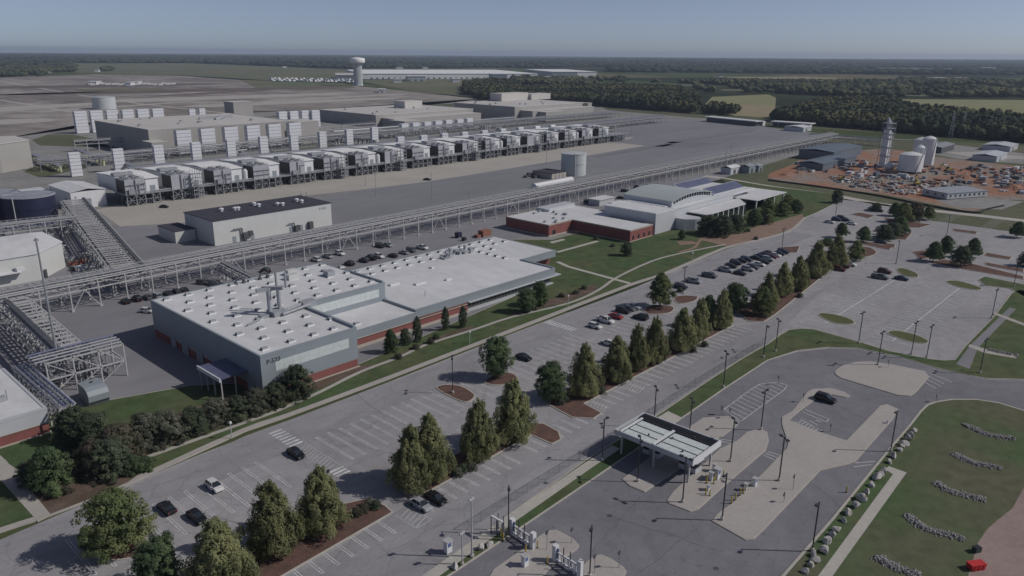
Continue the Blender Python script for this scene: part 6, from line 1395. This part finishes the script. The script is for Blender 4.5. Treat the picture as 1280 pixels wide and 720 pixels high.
# bins lower right
t = thing('skip_container', 'red steel skip on the dirt track at the lower right', 'skip', (*at(1219, 712), .2), rz=R(-35)); t.scale = (.62, .62, .7); b = MB(); b.add([(-1.7, -1, 0), (1.7, -1, 0), (1.7, 1, 0), (-1.7, 1, 0), (-2.1, -1.05, 1.5), (2.1, -1.05, 1.5), (2.1, 1.05, 1.5), (-2.1, 1.05, 1.5)], [(0, 3, 2, 1), (0, 1, 5, 4), (1, 2, 6, 5), (2, 3, 7, 6), (3, 0, 4, 7), (4, 5, 6, 7)]); b.build('body', 'red_paint', t, local=True)
b = MB()
for x in (-1.2, 0, 1.2): b.box(x - .06, x + .06, -1.12, -1.0, .1, 1.45)
b.build('rib', 'red_paint', t, local=True)
t = thing('waste_bin', 'small dark green box bin above the red skip', 'bin', (*at(1220, 691), .2), rz=R(-30)); t.scale = (.7, .7, .7); MB().box(-.8, .8, -.6, .6, .1, 1.2).build('body', 'green_box', t, local=True); MB().box(-.85, .85, -.65, .65, 1.2, 1.3).build('lid', 'black', t, local=True)
# yard crates near the corner building
def crate(px, py, label, w, d, h, m, n='crate'):
    t = thing(n, label, n.replace('_', ' '), (*at(px, py), .05)); MB().box(-w / 2, w / 2, -d / 2, d / 2, .15, h).build('box', m, t, local=True); MB().box(-w / 2 - .05, w / 2 + .05, -d / 2 - .05, d / 2 + .05, 0, .15).build('pallet', 'steel_mid', t, local=True)
for a in [(106, 329, 'rust-brown crate right of the corner building, rightmost of the stack', 2.6, 2, 1.6, 'rust'), (98, 331, 'rust-brown crate in the middle of the stack by the corner building', 2.4, 2, 1.4, 'rust'), (91, 332, 'brown crate closest to the corner building wall', 2.2, 2, 1.3, 'rust'), (90, 325, 'dark grey crate behind the brown ones', 4, 2, 1.3, 'steel_mid'), (106, 337, 'white wrapped block on the yard before the rack', 6, 3, 1.6, 'white_metal'), (93, 338, 'small black crate beside the white wrapped block', 2, 2, 1.2, 'black')]: crate(*a)
for a in [(573, 297, 'dark blue cube bin in the yard behind the production building', 2.2, 2.2, 2.2, 'blue_tank'), (580, 301, 'small dark bin beside the blue cube bin', 1.5, 1.5, 1.4, 'black'), (606, 295, 'pinkish-brown crate at the back corner of the white roof', 5, 3, 2.6, 'rust'), (597, 297, 'low rusty crate left of the pinkish one', 2, 2, 1.2, 'rust')]: crate(*a, n='storage_box')
# ---------------------------------------------------------------- right construction zone
def shed(px, py, w, d, h, label, m='panel_grey', rf='panel_light', ang=0.0, gable=1.2):
    x, y = at(px, py); t = thing('shed', label, 'shed', (x, y, 0), None, R(ang)); MB().box(0, w, 0, d, 0, h).build('wall', m, t, local=True)
    b = MB(); slabroof(b, -.3, w + .3, -.3, d / 2, h, h + gable); slabroof(b, -.3, w + .3, d / 2, d + .3, h + gable, h); b.build('roof', rf, t, local=True)
    MB().box(w * .3, w * .3 + 3, -.06, 0, 0, h * .7).build('door', 'steel_dark', t, local=True); MB().box(w, w + .06, d * .3, d * .6, 0, h * .7).build('door', 'panel_light', t, local=True)
shed(1041, 202, 58, 26, 6.5, 'long blue-grey shed at the back of the construction yard', 'shed_blue', 'shed_blue'); shed(1028, 214, 62, 16, 4.5, 'low blue-grey shed in front of the long one', 'shed_blue', 'shed_blue')
shed(1004, 165, 20, 20, 4, 'small pale shed behind the pipe rack end', 'panel_light', 'white_roof')
shed(913, 218.5, 13, 7, 4, 'small pale white shed below the pipe rack near the lawn', 'panel_light', 'white_roof'); shed(936, 217, 9, 7, 4.2, 'small grey shed right of the white one below the pipe rack', 'panel_grey', 'panel_grey'); shed(948, 215, 6, 6, 3.5, 'smallest grey shed right of the white one', 'panel_grey', 'panel_grey')
shed(1176, 192, 38, 14, 4.5, 'dark open-sided shed behind the silos', 'steel_dark', 'steel_mid'); shed(1262, 190, 30, 20, 4, 'pale shed at the right edge of the construction yard', 'panel_light', 'panel_light', 0); shed(1245, 203, 34, 16, 4, 'long pale shed nearer at the right edge', 'panel_light', 'panel_light')
t = thing('site_office', 'pale modular site office with dark windows at the yard corner', 'site office', (*at(1183, 250), 0), None, R(-27)); MB().box(0, 30, 0, 16, .4, 3.4).build('wall', 'panel_light', t, local=True); MB().box(-.3, 30.3, -.3, 16.3, 3.4, 3.7).build('roof', 'galvanised', t, local=True)
for k in range(8): MB().box(2 + k * 3.5, 3.2 + k * 3.5, -.06, 0, 1.4, 2.6).build('window', 'glass_dark', t, local=True)
for k in range(3): MB().box(-.06, 0, 2 + k * 5, 3.2 + k * 5, 1.4, 2.6).build('window', 'glass_dark', t, local=True)
# separation column
x, y = at(1103, 209); t = thing('distillation_tower', 'tall slim white process tower with platforms above the construction yard', 'tower', (x, y, 0))
MB().box(x - 2.4, x + 1.6, y - 2, y + 2, 0, 26).build('cold_box', 'white_metal', t); MB().box(x + 2.4, x + 5.0, y - 2, y + 2, 0, 24).build('cold_box', 'panel_light', t)
b = MB()
for z in (8, 14, 20, 23, 26.5, 30): b.box(x - 3.4, x + 6, y - 3.2, y + 3.2, z, z + .25)
for xx in (x - 3.2, x + 5.8):
    for yy in (y - 3.1, y + 3.1): b.box(xx - .12, xx + .12, yy - .12, yy + .12, 0, 31)
for k in range(7): b.bar((x + 5.8, y - 3.1, k * 4.4), (x + 5.8, y + 3.1, k * 4.4 + 4.4), .16); b.bar((x - 3.2, y - 3.1, k * 4.4), (x + 5.8, y - 3.1, k * 4.4 + 4.4), .16)
b.build('platform', 'steel_mid', t)
for (dx, h) in ((-1.5, 35), (1.2, 33.5), (3.8, 32)): MB().lathe((x + dx, y, 24), [(.8, 0), (.8, h - 26), (.2, h - 24.5)], 12).build('column', 'panel_light', t)
for (px, py, r, h, lab, m) in [(1136, 216, 7.2, 13.8, 'wide grey-white silo left of the tall pair', 'white_metal'), (1146, 213, 3.4, 17, 'slim white silo right beside the wide one', 'white_metal'), (1148, 203, 5, 18, 'pale silo behind the slim white one', 'white_metal'), (1157, 208, 4.6, 21, 'tallest white silo at the right of the group', 'white_metal')]:
    x, y = at(px, py); t = thing('silo', lab, 'silo', (x, y, 0)); MB().lathe((x, y, 1.5), [(r, 0), (r, h - 3)], 28).build('shell', m, t); MB().lathe((x, y, h - 1.5), [(r, 0), (r * .6, 1.0), (.4, 1.8)], 28).build('dome', m, t)
    b = MB()
    for k in range(6): a = k * math.pi / 3; b.bar((x + r * .9 * math.cos(a), y + r * .9 * math.sin(a), 0), (x + r * .9 * math.cos(a), y + r * .9 * math.sin(a), 1.7), .5)
    b.bar((x - r * .75, y - r * .75, 1), (x - r * .2, y - r, h - 1), .4); b.build('stand', 'steel_mid', t)
x, y = at(1110, 214); t = thing('white_vessel', 'small round white vessel at the foot of the process tower', 'vessel', (x, y, 0)); MB().lathe((x, y, 1), [(.5, 0), (2.2, 1), (2.8, 2.4), (2.2, 4), (.5, 4.8)], 20).build('shell', 'white_metal', t); MB().box(x - 1, x + 1, y - 1, y + 1, 0, 1.2).build('stand', 'steel_mid', t)
# loose materials on the red ground: nobody could count them
def scatter_boxes(poly, n, label, name, mats, smin, smax, hmax, seed):
    P = pts(poly); xs = [p[0] for p in P]; ys = [p[1] for p in P]; rg = random.Random(seed)
    bs = {m: MB() for m in mats}; c = 0
    def inside(x, y):
        r_ = False
        for i in range(len(P)):
            (x1, y1), (x2, y2) = P[i], P[i - 1]
            if (y1 > y) != (y2 > y) and x < (x2 - x1) * (y - y1) / (y2 - y1) + x1: r_ = not r_
        return r_
    while c < n:
        x, y = rg.uniform(min(xs), max(xs)), rg.uniform(min(ys), max(ys))
        if not inside(x, y): continue
        c += 1; b = bs[rg.choice(mats)]; w, d, h = rg.uniform(smin, smax), rg.uniform(smin, smax) * .6, rg.uniform(.3, hmax); a = rg.choice((0, 0, .3, 1.57))
        b.bar((x - w / 2 * math.cos(a), y - w / 2 * math.sin(a), h / 2), (x + w / 2 * math.cos(a), y + w / 2 * math.sin(a), h / 2), d, h)
    for i, (m, b) in enumerate(bs.items()):
        o = b.build(name, m); o['kind'] = 'stuff'; tag(o, label % ['grey', 'pale', 'brown', 'dark'][i % 4], 'materials')
scatter_boxes([(1035, 222), (1060, 218), (1140, 224), (1190, 230), (1225, 236), (1180, 244), (1130, 244), (1060, 234)], 300, 'scattered %s building materials covering the red yard', 'building_materials', ['panel_grey', 'cream_metal', 'rust', 'steel_dark'], .8, 4, 1.2, 3)
scatter_boxes([(985, 218), (1005, 200), (1040, 196), (1150, 212), (1230, 208), (1270, 220), (1230, 232), (1100, 222)], 200, 'scattered %s site equipment behind the red yard', 'site_equipment', ['steel_mid', 'panel_light', 'rust', 'steel_dark'], 1, 6, 2.2, 4)
scatter_boxes([(1240, 215), (1290, 205), (1300, 245), (1250, 240)], 90, 'scattered %s pallets at the right edge of the site', 'pallets', ['steel_mid', 'panel_light', 'rust', 'steel_dark'], 2, 6, 2.0, 5)
for i, (px, py, s, lab) in enumerate([(983, 219, 4, 'left red dirt mound at the corner of the construction yard'), (1000, 216, 3.5, 'middle red dirt mound below the pipe rack end'), (1022, 199, 6, 'long brown dirt mound before the blue-grey sheds'), (1205, 222, 5, 'red dirt mound in the right half of the yard'), (1268, 236, 6, 'red dirt mound near the right edge of the yard')]):
    x, y = at(px, py); b = MB(); rg = random.Random(i); prof = []; nn_ = 20
    for (r_, z_) in ((1.5, 0), (1.1, .35), (.7, .75), (.3, .95)): prof.append([(x + s * r_ * (1 + rg.uniform(-.18, .18)) * math.cos(6.283 * a / nn_), y + .7 * s * r_ * (1 + rg.uniform(-.18, .18)) * math.sin(6.283 * a / nn_), z_ * s * .45 + (rg.uniform(-.1, .1) if z_ else -.05)) for a in range(nn_)])
    b.add([v for r_ in prof for v in r_], [(k * nn_ + a, k * nn_ + (a + 1) % nn_, (k + 1) * nn_ + (a + 1) % nn_, (k + 1) * nn_ + a) for k in range(3) for a in range(nn_)] + [tuple(range(3 * nn_, 4 * nn_))])
    tag(b.build('dirt_mound', 'red_dirt'), lab, 'dirt mound', 'dirt mounds in the construction yard')
def excavator(px, py, lab, rz, m):
    t = thing('excavator', lab, 'excavator', (*at(px, py), 0), None, R(rz)); MB().box(-2.2, 2.2, -1.6, -.9, 0, .9).build('track', 'tyre', t, local=True); MB().box(-2.2, 2.2, .9, 1.6, 0, .9).build('track', 'tyre', t, local=True)
    MB().box(-2.4, 1.2, -1.4, 1.4, 1.0, 2.2).build('body', m, t, local=True); MB().box(.2, 1.6, .2, 1.3, 2.2, 3.3).build('cab', 'glass_dark', t, local=True)
    MB().bar((1.2, -.2, 1.8), (4.4, -.2, 4.6), .5).bar((4.4, -.2, 4.6), (6.4, -.2, 2.0), .4).build('boom', m, t, local=True); MB().box(5.7, 6.9, -.8, .4, .6, 1.8).build('bucket', 'steel_dark', t, local=True)
excavator(1146, 232, 'yellow excavator beside the building materials', 30, 'yellow'); excavator(1185, 214, 'yellow excavator right of the tall silos', 140, 'yellow'); excavator(1052, 226, 'yellow excavator at the left of the building materials', 200, 'yellow')
for i, (px, py, m_, rz) in enumerate([(1230, 226, 'panel_grey', 5), (1245, 222, 'rust', 5), (1258, 225, 'panel_light', 8), (1215, 212, 'shed_blue', -10), (1128, 222, 'panel_light', 80), (1095, 220, 'shed_blue', 0), (1075, 222, 'panel_light', 0), (1270, 213, 'white_metal', 0)]):
    t = thing('shipping_container', '%s container from the left in the construction yard' % ORD[[4, 5, 6, 3, 2, 1, 0, 7][i]], 'container', (*at(px, py), 0), None, R(rz)); MB().box(-3, 3, -1.2, 1.2, .1, 2.6).build('box', m_, t, local=True); MB().box(3, 3.06, -1.1, 1.1, .2, 2.5).build('door', 'steel_mid', t, local=True)
b = MB(); P = smooth(pts([(960, 226), (1000, 231), (1050, 238), (1100, 246), (1150, 256), (1200, 265), (1225, 267), (1232, 263), (1255, 258)]), 3, False)
for p, q in zip(P[:-1], P[1:]): b.bar((*p, .5), (*q, .5), .1, 1.0)
tag(b.build('silt_fence', 'black'), 'low black silt fence along the lower edge of the construction yard', 'fence')
for i, (px, py, c) in enumerate([(1190, 234, 'white'), (1203, 234, 'blue'), (1180, 206, 'white')]): park('pickup', c, px, py, ['white site truck near the office in the yard', 'blue site truck near the office in the yard', 'white truck beside the silos'][i], -20)

# ---------------------------------------------------------------- background buildings
def far_box(name, label, a, c, depth, h, wm, rm, cat='warehouse', win=True, grp=None):
    p, q = at(*a), at(*c); t = thing(name, label, cat, (*p, 0), grp); d = Vector((q[0] - p[0], q[1] - p[1])); L_ = d.length; d.normalize(); nn = Vector((-d.y, d.x))
    if nn.dot(Vector((p[0], p[1]))) < 0: nn = -nn
    nn *= depth; Q = [p, q, (q[0] + nn.x, q[1] + nn.y), (p[0] + nn.x, p[1] + nn.y)]
    MB().prism(Q, 0, h).build('wall', wm, t); MB().prism(inset(Q, -1), h, h + 1).build('roof', rm, t)
    if win:
        b = MB(); k = L_ * .05
        while k < L_ * .95: x, y = p[0] + d.x * k, p[1] + d.y * k; b.bar((x - nn.x / depth * .3, y - nn.y / depth * .3, 2.5), (x + d.x * 4 - nn.x / depth * .3, y + d.y * 4 - nn.y / depth * .3, 2.5), .3, 4); k += 16
        b.build('door', 'steel_dark', t)
    return t
far_box('warehouse', 'very long white-roofed warehouse on the horizon right of the water tower', (452, 99.0), (672, 98.5), 480, 14, 'bright_roof', 'bright_roof')
far_box('warehouse', 'dark-fronted low warehouse just left of the water tower', (420, 100), (444, 100), 200, 12, 'steel_mid', 'tan_roof')
far_box('warehouse', 'white warehouse with arched grey office front in the middle distance', (510, 101.5), (532, 101.5), 60, 12, 'panel_light', 'white_roof')
far_box('warehouse', 'grey block at the right end of the long warehouse', (616, 100), (634, 100), 60, 15, 'panel_grey', 'panel_light')
far_box('warehouse', 'dark-walled white-roofed warehouse right of the long one', (690, 97), (721, 97), 330, 17, 'panel_grey', 'bright_roof'); far_box('warehouse', 'white-fronted warehouse at the right end of the warehouse group', (721.5, 97), (746, 97), 330, 17, 'bright_roof', 'bright_roof')
for i, (a, c) in enumerate([((672, 100), (682, 100)), ((684, 99.5), (697, 99.5)), ((733, 102.5), (736, 102.5)), ((492, 103.5), (502, 103.5)), ((566, 103), (575, 103)), ((601, 102), (610, 102))]):
    far_box('outbuilding', '%s small white outbuilding from the left around the far warehouses' % ORD[[3, 4, 5, 0, 1, 2][i]], a, c, 30, 8, 'white_metal', 'white_roof', 'outbuilding', False, 'outbuildings around the far warehouses')
fb = [(30, 75, 12), (48, 74.5, 9), (58, 91, 8), (121, 90, 5), (115, 106, 11), (160, 107, 7), (170, 106, 6), (356, 85, 5), (430, 84, 6), (482, 83, 7), (500, 86, 8), (515, 85, 8), (532, 86, 6), (870, 89, 12), (812, 83, 8), (830, 83, 6), (980, 102, 7), (1178, 100, 14), (1205, 100, 9), (1238, 86, 14), (1000, 88, 8), (692, 75.5, 18), (762, 76, 10), (620, 75, 8), (475, 116, 3), (480, 116, 3), (1235, 92, 8), (905, 99, 6)]
for i, (px, py, w) in enumerate(sorted(fb)):
    far_box('farm_building', '%s small pale building from the left scattered over the far countryside' % (ORD[i] if i < 26 else 'rightmost group of'), (px - w / 2, py), (px + w / 2, py), 25 + w, 6, 'white_metal', 'white_roof', 'building', False, 'pale buildings in the far countryside')
# trailers parked in the distance
random.seed(5)
tr0 = None
for i in range(60):
    px = 338 + i * 1.75 + random.uniform(-.8, .8); py = 98.6 + (i % 3) * 1.5 + i * .03
    if tr0 is None:
        tr0 = thing('parked_trailer', 'small white trailer in the crowded trailer park left of the water tower', 'trailer', (0, 0, 0), 'white trailers left of the water tower'); MB().box(-5, 5, -1.6, 1.6, 1.2, 4.2).build('box', 'white_metal', tr0, local=True); MB().box(-4, -1, -1.4, 1.4, 0, 1.2).build('bogie', 'tyre', tr0, local=True); o = tr0
    else: o = copy_tree(tr0)
    o.location = (*at(px, py), 0); o.rotation_euler = (0, 0, R(random.choice((20, 110))))
tr0 = None
for i in range(26):
    px = 112 + i * 4.2 + random.uniform(-1, 1); py = 106 + random.uniform(-.8, .8)
    if tr0 is None:
        tr0 = thing('site_cabin', 'small pale cabin in the line of cabins across the graded field', 'cabin', (0, 0, 0), 'pale cabins on the graded field'); MB().box(-5, 5, -2, 2, .4, 3.4).build('wall', 'cream_metal', tr0, local=True); MB().box(-5.2, 5.2, -2.2, 2.2, 3.4, 3.7).build('roof', 'white_roof', tr0, local=True); o = tr0
    else: o = copy_tree(tr0)
    o.location = (*at(px, py), 0)
# water tower
x, y = at(448, 107); t = thing('water_tower', 'tall fluted grey water tower with white flat tank on the horizon', 'water tower', (x, y, 0))
b = MB(); n = 48; vs = []; 
for z, r in ((0, 10.5), (4, 9.5), (46, 9.0), (50, 11)): vs += [(x + (r + (.5 if i % 2 else -.3)) * math.cos(2 * math.pi * i / n), y + (r + (.5 if i % 2 else -.3)) * math.sin(2 * math.pi * i / n), z) for i in range(n)]
b.add(vs, [(k * n + i, k * n + (i + 1) % n, (k + 1) * n + (i + 1) % n, (k + 1) * n + i) for k in range(3) for i in range(n)]); b.build('column', 'tank_grey', t)
MB().lathe((x, y, 47), [(9.5, 0), (16, 2), (17, 4), (17, 10.5), (16, 12), (8, 13.5), (.5, 14)], 48).build('tank', 'bright_roof', t, smooth=True)

# ---------------------------------------------------------------- far woods
def inpoly(X, Y, P):
    r_ = np.zeros(len(X), bool)
    for i in range(len(P)):
        (x1, y1), (x2, y2) = P[i], P[i - 1]
        if y1 == y2: continue
        c = ((y1 > Y) != (y2 > Y)) & (X < (x2 - x1) * (Y - y1) / (y2 - y1) + x1); r_ ^= c
    return r_
def woods(name, polys, step, rad, hgt, label, m, detail=True, seed=1, holes=(), kind='stuff', keep=1.0, gap=None):
    rg = np.random.default_rng(seed); allV = []; allF = []; off = 0
    for poly in polys:
        P = pts(poly); A_ = np.array(P); lo = A_.min(0); hi = A_.max(0)
        nx, ny = int((hi[0] - lo[0]) / step) + 1, int((hi[1] - lo[1]) / step) + 1
        gx, gy = np.meshgrid(lo[0] + np.arange(nx) * step, lo[1] + np.arange(ny) * step); X = gx.ravel() + rg.uniform(-.5, .5, nx * ny) * step; Y = gy.ravel() + rg.uniform(-.5, .5, nx * ny) * step
        k = inpoly(X, Y, P)
        for h_ in holes: k &= ~inpoly(X, Y, pts(h_))
        if gap is not None: k &= (np.sin(X / 130 + 1.7 * np.sin(Y / 210)) + np.sin(Y / 95 + 1.3 * np.sin(X / 170)) + .6 * np.sin((X + Y) / 41) + .4 * np.sin((X - 1.4 * Y) / 23)) > gap
        if keep < 1: k &= rg.uniform(size=len(X)) < keep
        X, Y = X[k], Y[k]; n = len(X)
        if n == 0: continue
        H_ = hgt * rg.uniform(.6, 1.15, n) * (1 + .15 * np.sin(X / 90) * np.cos(Y / 70)); Rd = rad * rg.uniform(.7, 1.25, n)
        # crown = squashed jittered icosahedron
        t_ = (1 + 5 ** .5) / 2; ico = np.array([(-1, t_, 0), (1, t_, 0), (-1, -t_, 0), (1, -t_, 0), (0, -1, t_), (0, 1, t_), (0, -1, -t_), (0, 1, -t_), (t_, 0, -1), (t_, 0, 1), (-t_, 0, -1), (-t_, 0, 1)]) / math.hypot(1, t_)
        icf = np.array([(0, 11, 5), (0, 5, 1), (0, 1, 7), (0, 7, 10), (0, 10, 11), (1, 5, 9), (5, 11, 4), (11, 10, 2), (10, 7, 6), (7, 1, 8), (3, 9, 4), (3, 4, 2), (3, 2, 6), (3, 6, 8), (3, 8, 9), (4, 9, 5), (2, 4, 11), (6, 2, 10), (8, 6, 7), (9, 8, 1)])
        V = ico[None] * rg.uniform(.7, 1.3, (n, 12, 1)); V = V * np.stack([Rd, Rd, H_ * .42], 1)[:, None]; V[:, :, 0] += X[:, None]; V[:, :, 1] += Y[:, None]; V[:, :, 2] += (H_ * .6)[:, None]
        allV.append(V.reshape(-1, 3)); allF.append((icf[None] + (np.arange(n) * 12)[:, None, None]).reshape(-1, 3) + off); off += n * 12
        if detail:
            ql = 14; th = rg.uniform(0, 2 * math.pi, (n, ql)); ph = rg.uniform(-.2, 1.0, (n, ql)); rr2 = np.sqrt(1 - np.clip(ph, 0, 1) ** 2)
            D_ = np.stack([np.cos(th) * rr2, np.sin(th) * rr2, ph], 2); C = D_ * np.stack([Rd, Rd, H_ * .42], 1)[:, None] * rg.uniform(.8, 1.15, (n, ql, 1)) + np.stack([X, Y, H_ * .6], 1)[:, None]
            C = C.reshape(-1, 3); N_ = (D_ + rg.normal(size=D_.shape) * .5).reshape(-1, 3); N_ /= np.linalg.norm(N_, axis=1)[:, None]; a = np.cross(N_, rg.normal(size=N_.shape)); a /= np.linalg.norm(a, axis=1)[:, None]; b = np.cross(N_, a)
            s = (rad * .55 * rg.uniform(.5, 1.2, len(C)))[:, None]; T_ = np.stack([C + a * s, C - a * s * .5 + b * s * .8, C - a * s * .5 - b * s * .8], 1).reshape(-1, 3)
            allV.append(T_); allF.append(np.arange(len(T_)).reshape(-1, 3) + off); off += len(T_)
    me = np_mesh(name, np.concatenate(allV), np.concatenate(allF), m); o = bpy.data.objects.new(name, me); col.objects.link(o); o['kind'] = kind; tag(o, label, 'woods')
    print(name, len(me.polygons)); return o
woods('woods', [[(745, 133), (800, 137), (868, 142), (876, 134), (870, 126), (850, 116), (760, 113), (690, 112), (600, 121), (600, 126), (660, 128)], [(876, 142), (900, 144), (919, 145), (921, 141), (890, 138)],
                [(965, 152), (1030, 158), (1160, 169), (1280, 179), (1420, 190), (1420, 160), (1280, 158), (1225, 152), (1150, 142), (1110, 134), (1070, 131), (1030, 133), (1000, 138), (970, 146)], [(580, 108), (620, 105), (650, 107), (650, 113), (600, 122), (580, 118)]], 6.2, 4.6, 13, 'dense woods behind the plant and along the right', 'woods_near', True, 2)
woods('woods', [[(860, 116), (960, 117), (1080, 122), (1280, 122), (1600, 124), (1600, 104), (1280, 102), (1100, 101), (960, 104), (760, 101), (640, 100), (640, 106), (760, 110)], [(-100, 97), (55, 96), (60, 91), (95, 90), (95, 85), (-100, 86)], [(128, 90), (142, 90), (142, 87), (128, 87)]], 11, 8.0, 13, 'middle distance woods between the fields', 'woods_near', False, 3, gap=-.35,
      holes=[[(1020, 101), (1130, 102), (1125, 105), (1030, 104)], [(720, 102), (800, 103), (790, 105.5), (730, 105)], [(1200, 103.5), (1290, 104), (1290, 107), (1215, 107)], [(1105, 117.5), (1180, 118.5), (1172, 120.5), (1100, 119.5)], [(815, 106), (880, 105), (878, 107.5), (828, 108.5)], [(1035, 109.5), (1100, 111), (1092, 113), (1045, 112.5)], [(905, 111), (950, 111.5), (944, 114), (900, 113)], [(1190, 110), (1290, 111), (1290, 112.5), (1200, 112)], [(890, 96), (1010, 96), (1100, 100), (990, 103)], [(760, 112), (848, 112), (845, 116), (780, 117)], [(870, 107), (940, 106), (960, 109), (880, 110)], [(1150, 99), (1280, 98), (1280, 103), (1160, 103)]])
woods('woods', [[(-100, 84), (1500, 96), (1500, 76.5), (640, 73.5), (-100, 68.8)]], 30, 22, 15, 'dark far woods reaching to the horizon', 'woods_far', False, 4, keep=.85, gap=-1.3,
      holes=[[(85, 79), (240, 79), (440, 87), (430, 92), (220, 90), (95, 88)], [(440, 86), (760, 84), (760, 95), (440, 95)], [(890, 91), (1280, 95), (1280, 97), (890, 96)], [(1000, 84), (1280, 86), (1280, 89), (1100, 89)], [(300, 79), (700, 80), (700, 82.5), (330, 82)], [(0, 73.5), (120, 74.5), (60, 76), (0, 76)], [(680, 75), (1000, 77), (900, 78), (690, 76.5)]])
# scattered trees before the woods line
SC = [(700, 130), (715, 131), (604, 125), (640, 128), (1262, 178), (1240, 181), (1230, 209), (1172, 207), (170, 116), (430, 95), (1035, 160), (996, 152)]
# ---------------------------------------------------------------- air
if HAZE:
    b = MB(); b.box(-17000, 17000, -17000, 17000, -1.05, 90.0); o = b.build('haze', 'black'); o['kind'] = 'stuff'; tag(o, 'thin pale summer haze lying over the whole landscape', 'haze')
    mh = bpy.data.materials.new('haze'); mh.use_nodes = True; N = mh.node_tree.nodes; N.clear(); out = N.new('ShaderNodeOutputMaterial'); pv = N.new('ShaderNodeVolumePrincipled'); pv.inputs['Color'].default_value = (.66, .78, 1, 1); pv.inputs['Density'].default_value = HAZE; pv.inputs['Anisotropy'].default_value = .2
    mh.node_tree.links.new(pv.outputs[0], out.inputs['Volume']); o.data.materials.clear(); o.data.materials.append(mh)
    scene.cycles.volume_bounces = 1
scene.cycles.max_bounces = 5; scene.cycles.diffuse_bounces = 2; scene.cycles.glossy_bounces = 2; scene.cycles.use_denoising = True
print('objects', len(bpy.data.objects))
